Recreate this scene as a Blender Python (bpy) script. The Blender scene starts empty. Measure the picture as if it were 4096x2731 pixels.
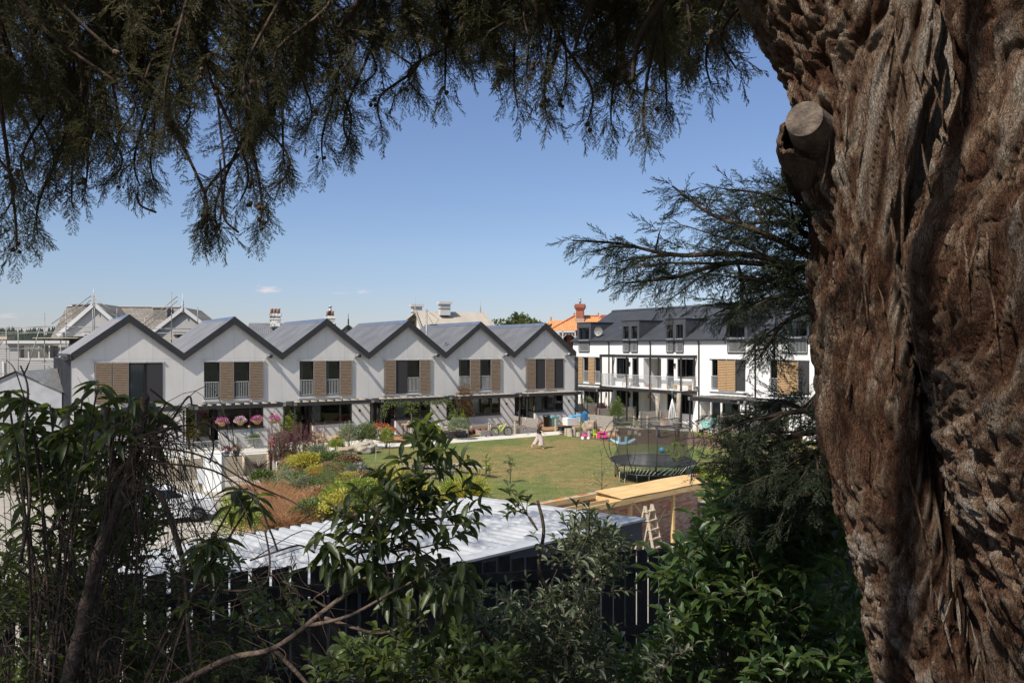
import bpy, bmesh, math, random
import numpy as np
from mathutils import Vector, Matrix, noise, Quaternion
R=math.radians
rnd=random.Random(7)
SC=bpy.context.scene; COL=SC.collection
F=3150.0; HZ=1390.0; H=6.25
U=Vector((.8387,.5445,0)); V=Vector((-.5445,.8387,0))
P0=Vector((-20.05,48.03,0))            # front corner between the first two houses
Q2=Vector((5.84,75.4,0))               # far corner of the second building
US=Vector((.7387,.6740,0)); VS=Vector((-.6740,.7387,0))
ANG=math.atan2(U.y,U.x); ANGS=math.atan2(US.y,US.x)
def at(px,py,Y): return Vector(((px-2048)/F*Y, Y, H-(py-HZ)/F*Y))
def gd(px,py,z=0.0):
    Y=(H-z)*F/(py-HZ); return Vector(((px-2048)/F*Y,Y,z))
# ------------------------------------------------------------ materials
MATS={}
def mat(name,c,rough=.7,c2=None,scale=5,bump=0,bscale=None,metal=0,stretch=None,detail=5,spec=.5,bd=.02,lo=.35,hi=.65):
    m=bpy.data.materials.new(name); m.use_nodes=True; nt=m.node_tree; N=nt.nodes; L=nt.links
    b=N['Principled BSDF']; b.inputs['Roughness'].default_value=rough; b.inputs['Metallic'].default_value=metal
    b.inputs['Specular IOR Level'].default_value=spec
    b.inputs['Base Color'].default_value=(*c,1)
    if c2 or bump:
        tc=N.new('ShaderNodeTexCoord'); mp=N.new('ShaderNodeMapping'); L.new(tc.outputs['Object'],mp.inputs[0])
        if stretch: mp.inputs['Scale'].default_value=stretch
    if c2:
        n=N.new('ShaderNodeTexNoise'); n.inputs['Scale'].default_value=scale; n.inputs['Detail'].default_value=detail
        L.new(mp.outputs[0],n.inputs[0]); r=N.new('ShaderNodeValToRGB'); L.new(n.outputs[0],r.inputs[0])
        r.color_ramp.elements[0].color=(*c,1); r.color_ramp.elements[1].color=(*c2,1)
        r.color_ramp.elements[0].position=lo; r.color_ramp.elements[1].position=hi
        L.new(r.outputs[0],b.inputs['Base Color'])
    if bump:
        n2=N.new('ShaderNodeTexNoise'); n2.inputs['Scale'].default_value=bscale or scale*4; n2.inputs['Detail'].default_value=6
        L.new(mp.outputs[0],n2.inputs[0]); bp=N.new('ShaderNodeBump'); bp.inputs['Strength'].default_value=bump; bp.inputs['Distance'].default_value=bd
        L.new(n2.outputs[0],bp.inputs['Height']); L.new(bp.outputs[0],b.inputs['Normal'])
    MATS[name]=m; return m
def leafmat(name,c,c2,rough=.45,trans=.25,tc=None,spec=.5):
    m=bpy.data.materials.new(name); m.use_nodes=True; nt=m.node_tree; N=nt.nodes; L=nt.links
    b=N['Principled BSDF']; b.inputs['Roughness'].default_value=rough; b.inputs['Specular IOR Level'].default_value=spec
    g=N.new('ShaderNodeNewGeometry'); r=N.new('ShaderNodeValToRGB'); L.new(g.outputs['Random Per Island'],r.inputs[0])
    r.color_ramp.elements[0].color=(*c,1); r.color_ramp.elements[1].color=(*c2,1); L.new(r.outputs[0],b.inputs['Base Color'])
    if trans:
        t=N.new('ShaderNodeBsdfTranslucent'); t.inputs[0].default_value=(*(tc or [min(1,x*1.6) for x in c2]),1)
        mx=N.new('ShaderNodeMixShader'); mx.inputs[0].default_value=trans
        L.new(b.outputs[0],mx.inputs[1]); L.new(t.outputs[0],mx.inputs[2]); L.new(mx.outputs[0],N['Material Output'].inputs[0])
    MATS[name]=m; return m
def glassmat(name,tint,rough=.02,extra=.0):
    m=bpy.data.materials.new(name); m.use_nodes=True; nt=m.node_tree; N=nt.nodes; L=nt.links
    N.remove(N['Principled BSDF'])
    t=N.new('ShaderNodeBsdfTransparent'); t.inputs[0].default_value=(*tint,1)
    g=N.new('ShaderNodeBsdfGlossy'); g.inputs['Roughness'].default_value=rough; g.inputs[0].default_value=(.9,.93,.95,1)
    f=N.new('ShaderNodeFresnel'); f.inputs[0].default_value=1.6
    a=N.new('ShaderNodeMath'); a.operation='ADD'; a.inputs[1].default_value=extra; L.new(f.outputs[0],a.inputs[0])
    mx=N.new('ShaderNodeMixShader'); L.new(a.outputs[0],mx.inputs[0]); L.new(t.outputs[0],mx.inputs[1]); L.new(g.outputs[0],mx.inputs[2])
    L.new(mx.outputs[0],N['Material Output'].inputs[0]); MATS[name]=m
def netmat(name,c,alpha):
    m=bpy.data.materials.new(name); m.use_nodes=True; nt=m.node_tree; N=nt.nodes; L=nt.links
    b=N['Principled BSDF']; b.inputs['Base Color'].default_value=(*c,1); b.inputs['Alpha'].default_value=alpha
    MATS[name]=m
mat('render_white',(.57,.535,.485),.8,(.635,.60,.555),1.6,.15,30,stretch=(1,1,.35),lo=.3,hi=.7)
mat('render_cream',(.68,.655,.615),.8,(.73,.705,.665),.5,.1,30)
mat('joint',(.40,.39,.38),.8)
mat('dark_trim',(.022,.021,.022),.5,(.03,.028,.028),3)
mat('dark_clad',(.045,.045,.05),.55,(.06,.06,.065),2)
mat('frame_dark',(.018,.015,.014),.45)
mat('roof_metal',(.21,.20,.195),.42,(.27,.26,.255),.8,metal=.6)
mat('roof_slate',(.032,.034,.04),.55,(.045,.046,.052),.8,metal=.0)
mat('ridge_metal',(.12,.14,.19),.35,(.16,.18,.23),2,metal=.4)
mat('shutter_grey',(.20,.135,.085),.8,(.36,.26,.17),9,.3,40,stretch=(.3,1,6))
mat('shutter_warm',(.36,.205,.09),.75,(.56,.37,.19),9,.3,40,stretch=(.3,1,6))
mat('steel',(.42,.42,.43),.4,metal=.6)
mat('white_metal',(.52,.52,.51),.45,(.46,.46,.45),2)
mat('screen',(.03,.027,.027),.75)
mat('interior',(.16,.145,.13),.9,(.26,.23,.2),1.5)
mat('curtain',(.62,.63,.58),.9,(.5,.52,.48),8,stretch=(6,1,.1))
mat('grey_timber',(.22,.19,.16),.85,(.36,.32,.275),4,.4,30,stretch=(1,1,8))
mat('deck_timber',(.24,.12,.055),.75,(.36,.2,.1),4,.3,20,stretch=(1,8,8))
mat('pale_timber',(.34,.28,.20),.8,(.46,.39,.29),5,.3,30,stretch=(6,6,.8))
mat('dark_timber',(.03,.027,.027),.8,(.06,.052,.05),4,.5,30,stretch=(1,1,6))
mat('new_pine',(.52,.33,.13),.65,(.66,.46,.22),3,.2,30,stretch=(1,6,6))
mat('plywood',(.50,.31,.12),.6,(.64,.42,.18),2.2,.1,30,stretch=(.5,3,1))
mat('fence_black',(.010,.009,.009),.9,(.028,.023,.02),12,.8,60,stretch=(3,3,.6))
mat('stump_wood',(.17,.135,.095),.85,(.34,.29,.23),7,.3,40)
mat('teal',(.03,.22,.24),.4); mat('teal_pale',(.18,.42,.38),.45); mat('plastic_white',(.72,.72,.69),.45)
mat('plastic_black',(.02,.02,.02),.4); mat('plastic_green',(.30,.42,.34),.5); mat('pink',(.75,.03,.22),.4)
mat('lime',(.50,.62,.03),.4); mat('blue_toy',(.06,.28,.50),.4); mat('blue_pale',(.30,.52,.62),.5); mat('purple',(.25,.06,.35),.4)
mat('red_toy',(.55,.04,.03),.4); mat('terracotta',(.52,.17,.06),.7,(.42,.14,.05),8); mat('terracotta_pale',(.42,.24,.15),.8)
mat('orange_wood',(.50,.27,.09),.6,(.62,.37,.15),6,stretch=(1,1,5)); mat('rubber',(.02,.02,.02),.8)
mat('concrete',(.24,.21,.165),.9,(.33,.29,.235),1.5,.25,40)
mat('gravel_path',(.43,.39,.325),.95,(.58,.54,.465),26,.5,60,lo=.3,hi=.7)
mat('mulch',(.05,.028,.018),.95,(.17,.10,.065),28,.9,50,bd=.05)
mat('soil',(.09,.06,.035),.95,(.2,.15,.09),6,.7,30,bd=.05)
mat('boulder',(.22,.18,.135),.9,(.42,.36,.28),3,.7,14,bd=.05)
mat('boulder_orange',(.24,.17,.115),.9,(.36,.285,.20),3,.7,14,bd=.05)
mat('chimney_paint',(.30,.26,.20),.9,(.66,.63,.58),5,.4,20,lo=.4,hi=.5)
mat('shingle',(.13,.115,.095),.9,(.24,.21,.175),5,.4,20)
mat('villa_roof_beige',(.32,.27,.22),.6,(.36,.31,.25),1,.1)
mat('villa_wall',(.30,.285,.27),.85,(.34,.325,.31),1); mat('villa_white',(.47,.455,.44),.7)
mat('galv',(.19,.18,.165),.55,(.30,.285,.26),4,metal=.4)
mat('garage_grey',(.28,.28,.285),.8,(.36,.355,.36),1.5)
mat('car_paint',(.74,.74,.73),.25,spec=.8); mat('car_glass',(.015,.02,.022),.05); mat('tyre',(.015,.015,.015),.85); mat('rim',(.18,.18,.18),.35,metal=.8)
mat('cotta_pot',(.30,.05,.03),.5); mat('skin',(.56,.36,.27),.6); mat('hair',(.14,.06,.03),.7,(.20,.09,.045),30); mat('top_black',(.015,.013,.013),.9); mat('culottes',(.42,.34,.30),.9,(.48,.39,.35),6)
mat('towel_red',(.55,.05,.05),.95); mat('rust',(.14,.06,.04),.9); mat('basket_coir',(.30,.17,.07),.95,(.42,.27,.13),20,.6,40)
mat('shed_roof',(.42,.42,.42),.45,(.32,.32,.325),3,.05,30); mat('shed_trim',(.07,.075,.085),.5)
mat('brown_leaf_litter',(.07,.04,.025),.95,(.14,.09,.05),20)
mat('ground_far',(.12,.115,.07),.95,(.19,.17,.12),.02,.2,2)
mat('bank_soil',(.022,.018,.012),.95,(.06,.045,.03),5,.8,20,bd=.06)
mat('forest',(.010,.020,.014),.95,(.022,.036,.024),.05,1,.2,bd=4)
mat('hill_green',(.025,.045,.03),.95,(.05,.065,.04),.01)
mat('line_paint',(.7,.7,.68),.8)
mat('vine_twig',(.035,.021,.014),.9,(.075,.045,.028),20); mat('twig_brown',(.05,.032,.022),.85,(.12,.08,.055),30,.6,60)
mat('cut_wood',(.065,.045,.033),.85,(.16,.12,.09),18,.6,60)
mat('cone',(.10,.055,.03),.8,(.16,.10,.06),40,.5,90)
glassmat('glass',(.55,.57,.56)); glassmat('glass_dark',(.25,.26,.26),.03,.06)
netmat('netting',(.03,.027,.025),.38); netmat('swing_net',(.05,.05,.04),.5)
leafmat('leaf_cypress',(.014,.015,.008),(.080,.072,.035),.6,.27,(.22,.20,.07),.3)
leafmat('leaf_cypress_blue',(.013,.019,.010),(.055,.066,.034),.6,.2,(.12,.15,.05),.3)
leafmat('leaf_laurel',(.018,.030,.009),(.066,.086,.030),.45,.30,(.28,.34,.06))
leafmat('leaf_olive',(.05,.068,.038),(.17,.19,.12),.45,.28,(.30,.36,.12))
leafmat('leaf_elder',(.024,.050,.018),(.085,.135,.045),.42,.30,(.28,.38,.08))
leafmat('leaf_small',(.028,.048,.012),(.095,.125,.034),.45,.32,(.33,.40,.08))
leafmat('leaf_bright',(.10,.16,.02),(.30,.33,.05),.6,.3); leafmat('leaf_mid',(.05,.09,.02),(.15,.18,.05),.6,.25)
leafmat('leaf_yellow',(.26,.24,.03),(.42,.36,.05),.6,.25); leafmat('leaf_sage',(.12,.15,.08),(.24,.27,.15),.7,.2)
leafmat('leaf_purple',(.05,.015,.02),(.22,.05,.07),.6,.2); leafmat('leaf_rust',(.20,.10,.05),(.38,.24,.12),.7,.25)
leafmat('leaf_straw',(.42,.20,.09),(.62,.42,.24),.8,.35); leafmat('leaf_dark_flax',(.03,.02,.02),(.09,.06,.05),.5,.1)
leafmat('leaf_orange',(.30,.14,.02),(.44,.24,.05),.7,.25); leafmat('leaf_autumn',(.10,.07,.03),(.24,.15,.07),.7,.2)
leafmat('flower_red',(.62,.02,.015),(.8,.06,.03),.6,.2); leafmat('flower_mix',(.55,.03,.16),(.75,.42,.55),.6,.2); e_=MATS['flower_mix'].node_tree.nodes['Color Ramp'].color_ramp; e_.interpolation='CONSTANT'; e_.elements[0].color=(.55,.01,.06,1); e_.elements[1].position=.85; e_.elements[1].color=(.8,.75,.78,1); x_=e_.elements.new(.4); x_.color=(.6,.04,.3,1); x_=e_.elements.new(.65); x_.color=(.32,.06,.42,1); leafmat('flower_mauve',(.35,.25,.5),(.5,.42,.6),.6,.2)
leafmat('leaf_tree',(.03,.05,.012),(.12,.14,.035),.55,.25); leafmat('flower_white',(.5,.12,.25),(.85,.7,.75),.6,.2)
def bandmat(name,c,cm,rx,rz,off=.5,c2=None,mortar=.02,bump=.5,axis='xz'):
    m=mat(name,c,.85); nt=m.node_tree; N=nt.nodes; L=nt.links; b=N['Principled BSDF']
    tc=N.new('ShaderNodeTexCoord'); sp=N.new('ShaderNodeSeparateXYZ'); cb=N.new('ShaderNodeCombineXYZ'); L.new(tc.outputs['Object'],sp.inputs[0])
    L.new(sp.outputs['X' if axis[0]=='x' else 'Y'],cb.inputs[0]); L.new(sp.outputs['Z' if axis[1]=='z' else 'Y'],cb.inputs[1])
    br=N.new('ShaderNodeTexBrick'); br.offset=off; br.inputs['Scale'].default_value=1; br.inputs['Brick Width'].default_value=rx; br.inputs['Row Height'].default_value=rz
    br.inputs['Mortar Size'].default_value=mortar; br.inputs['Color1'].default_value=(*c,1); br.inputs['Color2'].default_value=(*(c2 or c),1); br.inputs['Mortar'].default_value=(*cm,1); br.inputs['Bias'].default_value=-.1
    L.new(cb.outputs[0],br.inputs[0]); L.new(br.outputs['Color'],b.inputs['Base Color'])
    bp=N.new('ShaderNodeBump'); bp.inputs['Strength'].default_value=bump; bp.inputs['Distance'].default_value=-.02; L.new(br.outputs['Fac'],bp.inputs['Height']); L.new(bp.outputs[0],b.inputs['Normal'])
    return m
bandmat('brick_mixed',(.40,.13,.06),(.36,.33,.29),.23,.085,.5,(.46,.40,.30),.008)
bandmat('brick_red',(.26,.07,.035),(.22,.12,.09),.23,.085,.5,(.34,.1,.05),.008)
bandmat('tile_orange',(.55,.21,.07),(.30,.10,.035),.28,.30,0,(.62,.27,.10),.02,.8)
bandmat('weatherboard',(.34,.325,.315),(.15,.14,.135),30,.18,0,(.34,.325,.315),.012,.6)
bandmat('weatherboard_white',(.66,.64,.61),(.3,.3,.3),30,.18,0,(.66,.64,.61),.012,.6)
bandmat('shingle_rows',(.15,.13,.105),(.08,.07,.06),.35,.2,.5,(.22,.195,.165),.015,.6)
bandmat('blocks',(.36,.355,.35),(.27,.27,.265),.4,.2,.5,(.40,.39,.38),.01,.4)
def lawnmat():
    m=mat('grass_lawn',(.1,.1,.03),.95); nt=m.node_tree; N=nt.nodes; L=nt.links; b=N['Principled BSDF']
    tc=N.new('ShaderNodeTexCoord')
    def nz(s,d=6):
        n=N.new('ShaderNodeTexNoise'); n.inputs['Scale'].default_value=s; n.inputs['Detail'].default_value=d; L.new(tc.outputs['Object'],n.inputs[0]); return n
    a=nz(.16,4); bb=nz(1.7); c=nz(10)
    r=N.new('ShaderNodeValToRGB'); L.new(a.outputs[0],r.inputs[0]); e=r.color_ramp.elements
    e[0].position=.36; e[0].color=(.078,.108,.020,1); e[1].position=.6; e[1].color=(.160,.128,.050,1)
    r2=N.new('ShaderNodeValToRGB'); L.new(bb.outputs[0],r2.inputs[0]); e=r2.color_ramp.elements
    e[0].position=.3; e[0].color=(.62,.76,.5,1); e[1].position=.72; e[1].color=(1.5,1.2,1.1,1)
    r3=N.new('ShaderNodeValToRGB'); L.new(c.outputs[0],r3.inputs[0]); e=r3.color_ramp.elements
    e[0].position=.36; e[0].color=(.5,.55,.42,1); e[1].position=.64; e[1].color=(1.5,1.42,1.4,1)
    m1=N.new('ShaderNodeMix'); m1.data_type='RGBA'; m1.blend_type='MULTIPLY'; m1.inputs[0].default_value=1
    L.new(r.outputs[0],m1.inputs[6]); L.new(r2.outputs[0],m1.inputs[7])
    m2=N.new('ShaderNodeMix'); m2.data_type='RGBA'; m2.blend_type='MULTIPLY'; m2.inputs[0].default_value=1
    L.new(m1.outputs[2],m2.inputs[6]); L.new(r3.outputs[0],m2.inputs[7]); L.new(m2.outputs[2],b.inputs['Base Color'])
    bp=N.new('ShaderNodeBump'); bp.inputs['Strength'].default_value=.6; bp.inputs['Distance'].default_value=.04; L.new(c.outputs[0],bp.inputs['Height']); L.new(bp.outputs[0],b.inputs['Normal'])
lawnmat()
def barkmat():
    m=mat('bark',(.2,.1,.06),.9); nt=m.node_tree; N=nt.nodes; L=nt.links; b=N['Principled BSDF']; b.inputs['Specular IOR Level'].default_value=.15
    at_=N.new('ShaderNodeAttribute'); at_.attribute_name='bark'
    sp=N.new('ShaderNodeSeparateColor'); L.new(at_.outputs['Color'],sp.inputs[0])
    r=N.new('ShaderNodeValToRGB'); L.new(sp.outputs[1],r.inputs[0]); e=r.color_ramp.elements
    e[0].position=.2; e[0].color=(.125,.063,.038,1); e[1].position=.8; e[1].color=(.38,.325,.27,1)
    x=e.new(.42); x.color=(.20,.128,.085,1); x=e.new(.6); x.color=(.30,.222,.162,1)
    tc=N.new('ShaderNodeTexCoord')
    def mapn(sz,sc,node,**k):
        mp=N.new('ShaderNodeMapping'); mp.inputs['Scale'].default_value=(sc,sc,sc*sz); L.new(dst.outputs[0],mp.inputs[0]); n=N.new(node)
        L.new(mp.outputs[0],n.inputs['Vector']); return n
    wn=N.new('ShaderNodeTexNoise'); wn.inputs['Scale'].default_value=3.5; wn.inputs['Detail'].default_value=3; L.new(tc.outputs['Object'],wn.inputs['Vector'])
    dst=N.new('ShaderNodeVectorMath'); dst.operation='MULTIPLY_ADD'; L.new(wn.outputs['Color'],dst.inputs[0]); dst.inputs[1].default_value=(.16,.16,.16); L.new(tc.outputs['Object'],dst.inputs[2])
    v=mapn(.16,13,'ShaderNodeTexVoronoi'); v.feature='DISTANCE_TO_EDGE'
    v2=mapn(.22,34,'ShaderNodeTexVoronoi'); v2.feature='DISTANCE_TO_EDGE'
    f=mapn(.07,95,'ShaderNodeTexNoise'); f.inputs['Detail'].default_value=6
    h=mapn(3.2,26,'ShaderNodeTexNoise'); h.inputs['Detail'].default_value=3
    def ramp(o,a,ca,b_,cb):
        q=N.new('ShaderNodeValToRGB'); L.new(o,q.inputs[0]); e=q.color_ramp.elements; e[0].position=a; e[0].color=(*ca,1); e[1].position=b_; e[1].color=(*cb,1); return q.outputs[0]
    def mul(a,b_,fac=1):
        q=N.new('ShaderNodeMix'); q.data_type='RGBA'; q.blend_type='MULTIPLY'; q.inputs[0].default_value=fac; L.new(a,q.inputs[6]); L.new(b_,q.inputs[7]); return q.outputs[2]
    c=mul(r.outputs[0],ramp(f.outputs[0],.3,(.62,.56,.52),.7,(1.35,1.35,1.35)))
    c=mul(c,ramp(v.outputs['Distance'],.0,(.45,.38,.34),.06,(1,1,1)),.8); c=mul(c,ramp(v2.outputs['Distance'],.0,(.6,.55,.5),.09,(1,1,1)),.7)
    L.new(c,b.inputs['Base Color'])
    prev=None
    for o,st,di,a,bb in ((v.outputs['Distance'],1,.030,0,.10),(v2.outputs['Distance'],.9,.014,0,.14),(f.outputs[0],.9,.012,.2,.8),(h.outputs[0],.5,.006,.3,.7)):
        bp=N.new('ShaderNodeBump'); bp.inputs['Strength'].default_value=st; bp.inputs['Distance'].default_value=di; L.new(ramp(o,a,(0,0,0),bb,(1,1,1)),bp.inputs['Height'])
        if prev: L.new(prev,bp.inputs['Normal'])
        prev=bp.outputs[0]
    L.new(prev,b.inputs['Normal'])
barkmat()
# ------------------------------------------------------------ objects
def tag(o,label=None,cat=None,group=None,kind=None):
    if label: o['label']=label
    if cat: o['category']=cat
    if group: o['group']=group
    if kind: o['kind']=kind
    return o
def thing(name,label,cat,loc=(0,0,0),rz=0,group=None):
    o=bpy.data.objects.new(name,None); COL.objects.link(o); o.location=loc; o.rotation_euler=(0,0,rz); o.empty_display_size=.1
    return tag(o,label,cat,group)
class MB:
    def __init__(s): s.v=[];s.f=[];s.m=[];s.sm=[];s.T=None
    def add(s,vs,fs,m=0,sm=False):
        o=len(s.v)
        s.v+= [tuple(s.T@Vector(v)) for v in vs] if s.T is not None else [tuple(v) for v in vs]
        s.f+=[tuple(i+o for i in f) for f in fs]; s.m+=[m]*len(fs); s.sm+=[sm]*len(fs); return s
    def quad(s,a,b,c,d,m=0): return s.add([a,b,c,d],[(0,1,2,3)],m)
    def box(s,x0,x1,y0,y1,z0,z1,m=0):
        return s.add([(x0,y0,z0),(x1,y0,z0),(x1,y1,z0),(x0,y1,z0),(x0,y0,z1),(x1,y0,z1),(x1,y1,z1),(x0,y1,z1)],
          [(0,3,2,1),(4,5,6,7),(0,1,5,4),(1,2,6,5),(2,3,7,6),(3,0,4,7)],m)
    def beam(s,p,q,w,h,m=0,up=(0,0,1)):
        p=Vector(p);q=Vector(q);d=(q-p).normalized();up=Vector(up)
        if abs(d.dot(up))>.99: up=Vector((1,0,0))
        a=d.cross(up).normalized()*w/2; b=a.cross(d).normalized()*h/2
        return s.add([p-a-b,p+a-b,p+a+b,p-a+b,q-a-b,q+a-b,q+a+b,q-a+b],[(0,1,2,3),(7,6,5,4),(0,4,5,1),(1,5,6,2),(2,6,7,3),(3,7,4,0)],m)
    def tube(s,pts,r,n=6,m=0,cap=True,sm=True):
        pts=[Vector(p) for p in pts]; k=len(pts)
        if not hasattr(r,'__len__'): r=[r]*k
        vs=[];fs=[]; pa=None
        for i,p in enumerate(pts):
            d=(pts[min(i+1,k-1)]-pts[max(i-1,0)]); d=d.normalized() if d.length>1e-9 else Vector((0,0,1))
            if pa is None:
                a=d.cross(Vector((0,0,1))); a=a if a.length>.05 else d.cross(Vector((1,0,0)))
            else: a=pa-d*pa.dot(d)
            a=a.normalized() if a.length>1e-6 else Vector((1,0,0)); pa=a; b=d.cross(a)
            for j in range(n):
                t=2*math.pi*j/n; vs.append(p+(a*math.cos(t)+b*math.sin(t))*r[i])
        for i in range(k-1):
            for j in range(n): fs.append((i*n+j,i*n+(j+1)%n,(i+1)*n+(j+1)%n,(i+1)*n+j))
        if cap: fs+=[tuple(range(n))[::-1],tuple((k-1)*n+j for j in range(n))]
        return s.add(vs,fs,m,sm)
    def lathe(s,pr,n=16,c=(0,0,0),m=0,sm=True,sq=0):
        vs=[];fs=[];k=len(pr)
        for r,z in pr:
            for j in range(n):
                t=2*math.pi*(j+.5)/n; vs.append((c[0]+r*math.cos(t),c[1]+r*math.sin(t),c[2]+z))
        for i in range(k-1):
            for j in range(n): fs.append((i*n+j,i*n+(j+1)%n,(i+1)*n+(j+1)%n,(i+1)*n+j))
        fs+=[tuple(range(n))[::-1],tuple((k-1)*n+j for j in range(n))]
        return s.add(vs,fs,m,sm)
    def ball(s,c,r,nu=12,nv=8,m=0,amp=0,fr=1,seed=0,flat=None):
        if not hasattr(r,'__len__'): r=(r,r,r)
        vs=[];fs=[]
        for i in range(nv+1):
            ph=math.pi*i/nv
            for j in range(nu):
                t=2*math.pi*j/nu; d=Vector((math.sin(ph)*math.cos(t),math.sin(ph)*math.sin(t),math.cos(ph)))
                k=1+(amp*noise.fractal(d*fr+Vector((seed,seed*2,0)),1,2,4) if amp else 0)
                z=c[2]+d.z*r[2]*k
                if flat is not None: z=max(z,flat)
                vs.append((c[0]+d.x*r[0]*k,c[1]+d.y*r[1]*k,z))
        for i in range(nv):
            for j in range(nu): fs.append((i*nu+j,(i+1)*nu+j,(i+1)*nu+(j+1)%nu,i*nu+(j+1)%nu))
        return s.add(vs,fs,m,True)
    def prism(s,poly,y0,y1,m=0):   # polygon in xz extruded along y
        n=len(poly); vs=[(x,y0,z) for x,z in poly]+[(x,y1,z) for x,z in poly]
        return s.add(vs,[tuple(range(n)),tuple(range(2*n-1,n-1,-1))]+[(i,i+n,(i+1)%n+n,(i+1)%n) for i in range(n)],m)
    def build(s,name,mats,parent=None,label=None,loc=None,rz=None):
        me=bpy.data.meshes.new(name); me.from_pydata(s.v,[],s.f)
        if not isinstance(mats,(list,tuple)): mats=[mats]
        for x in mats: me.materials.append(MATS[x])
        me.polygons.foreach_set('material_index',s.m); me.polygons.foreach_set('use_smooth',s.sm); me.update()
        o=bpy.data.objects.new(name,me); COL.objects.link(o)
        if parent: o.parent=parent
        if label: o['label']=label
        if loc is not None: o.location=loc
        if rz is not None: o.rotation_euler=(0,0,rz)
        return o
def solo(mb,name,mats,label,cat,loc=(0,0,0),rz=0,group=None,kind=None):
    o=mb.build(name,mats,None,None,loc,rz); return tag(o,label,cat,group,kind)
def struct(mb,name,mats): o=mb.build(name,mats); o['kind']='structure'; return o
def copy_tree(o,parent=None):
    c=o.copy(); COL.objects.link(c)
    if parent: c.parent=parent
    for ch in [x for x in ALLCH.get(o.name,[])]: copy_tree(ch,c)
    return c
ALLCH={}
def dup(o,label,loc,rz=None,scale=None):
    ALLCH.clear()
    for x in bpy.data.objects:
        if x.parent: ALLCH.setdefault(x.parent.name,[]).append(x)
    c=copy_tree(o); c['label']=label; c.location=loc
    if rz is not None: c.rotation_euler=(0,0,rz)
    if scale: c.scale=(scale,)*3
    return c
# numpy instancer: many placed copies of a small prototype in one mesh
def npmesh(name,protos,items,matn,parent=None,smooth=False):
    """protos: list of (V(n,3),F(m,4)); items: list of (proto index, 4x4 ndarray)"""
    vs=[];fs=[];off=0
    for k,(pv,pf) in enumerate(protos):
        M=[it[1] for it in items if it[0]==k]
        if not M: continue
        M=np.array(M); n=len(pv); c=len(M)
        w=np.einsum('cij,nj->cni',M[:,:3,:3],pv)+M[:,None,:3,3]
        vs.append(w.reshape(-1,3)); f=pf[None]+(np.arange(c)*n)[:,None,None]+off
        fs.append(f.reshape(-1,4)); off+=n*c
    if not vs: return None
    vs=np.concatenate(vs).astype(np.float32); fs=np.concatenate(fs).astype(np.int32)
    me=bpy.data.meshes.new(name); me.vertices.add(len(vs)); me.vertices.foreach_set('co',vs.ravel())
    me.loops.add(fs.size); me.loops.foreach_set('vertex_index',fs.ravel()); me.polygons.add(len(fs))
    me.polygons.foreach_set('loop_start',np.arange(0,fs.size,4,dtype=np.int32))
    try: me.polygons.foreach_set('loop_total',np.full(len(fs),4,np.int32))
    except Exception: pass
    me.materials.append(MATS[matn]); me.update(calc_edges=True)
    if smooth: me.polygons.foreach_set('use_smooth',[True]*len(fs))
    o=bpy.data.objects.new(name,me); COL.objects.link(o)
    if parent: o.parent=parent
    return o
def frameM(p,d,up,s=1.0,roll=0.0,sy=None):
    d=Vector(d).normalized(); up=Vector(up); y=up.cross(d)
    if y.length<1e-3: y=Vector((1,0,0)).cross(d)
    y.normalize(); z=d.cross(y)
    if roll:
        q=Quaternion(d,roll); y=q@y; z=q@z
    sy=s if sy is None else sy
    return np.array([[d.x*s,y.x*sy,z.x*s,p[0]],[d.y*s,y.y*sy,z.y*s,p[1]],[d.z*s,y.z*sy,z.z*s,p[2]],[0,0,0,1]])
def leafproto(w=.28,droop=.25,fold=.12,seg=4,peak=.5,wave=0):
    vs=[];fs=[]
    for i in range(seg+1):
        t=i/seg; ww=w*.5*(math.sin(math.pi*t**(math.log(.5)/math.log(peak)))**.8 if 0<t<1 else .02)
        z=-droop*t*t; wv=wave*math.sin(t*9)
        vs+=[(t,-ww*(1+wv),z+fold*ww*2),(t,0,z),(t,ww*(1-wv),z+fold*ww*2)]
    for i in range(seg):
        a=i*3; fs+=[(a,a+3,a+4,a+1),(a+1,a+4,a+5,a+2)]
    return np.array(vs,float),np.array(fs,int)
LEAF=[leafproto(.30,.30,.5,4,.5),leafproto(.30,.12,.6,4,.45)]
LEAFL=[leafproto(.26,.55,.4,5,.42),leafproto(.24,.35,.5,5,.45)]
LEAFR=[leafproto(.48,.12,.4,4,.58,.15),leafproto(.50,.22,.3,4,.6,.1)]
LEAFT=[leafproto(.42,.10,.5,2,.5)]
BLADE=[leafproto(.07,.35,.5,4,.3),leafproto(.06,.7,.5,4,.3)]
def rdir(zlo=-1,zhi=1):
    z=rnd.uniform(zlo,zhi); t=rnd.uniform(0,6.2832); r=math.sqrt(max(0,1-z*z)); return Vector((r*math.cos(t),r*math.sin(t),z))
SKY_DUST=.1; SKY_OZ=4.0; SKY_STR=.11; SKY_TINT=(.93,.87,.93); SKY_MID=(.76,.71,.76); SKY_LOW=(.53,.52,.66); SKY_TOP_FILL=(3.4,2.45,1.65); SUN_STR=4.8; EXPO=0.42; CROWN_N=2000; CROWN_T=-.0
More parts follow.
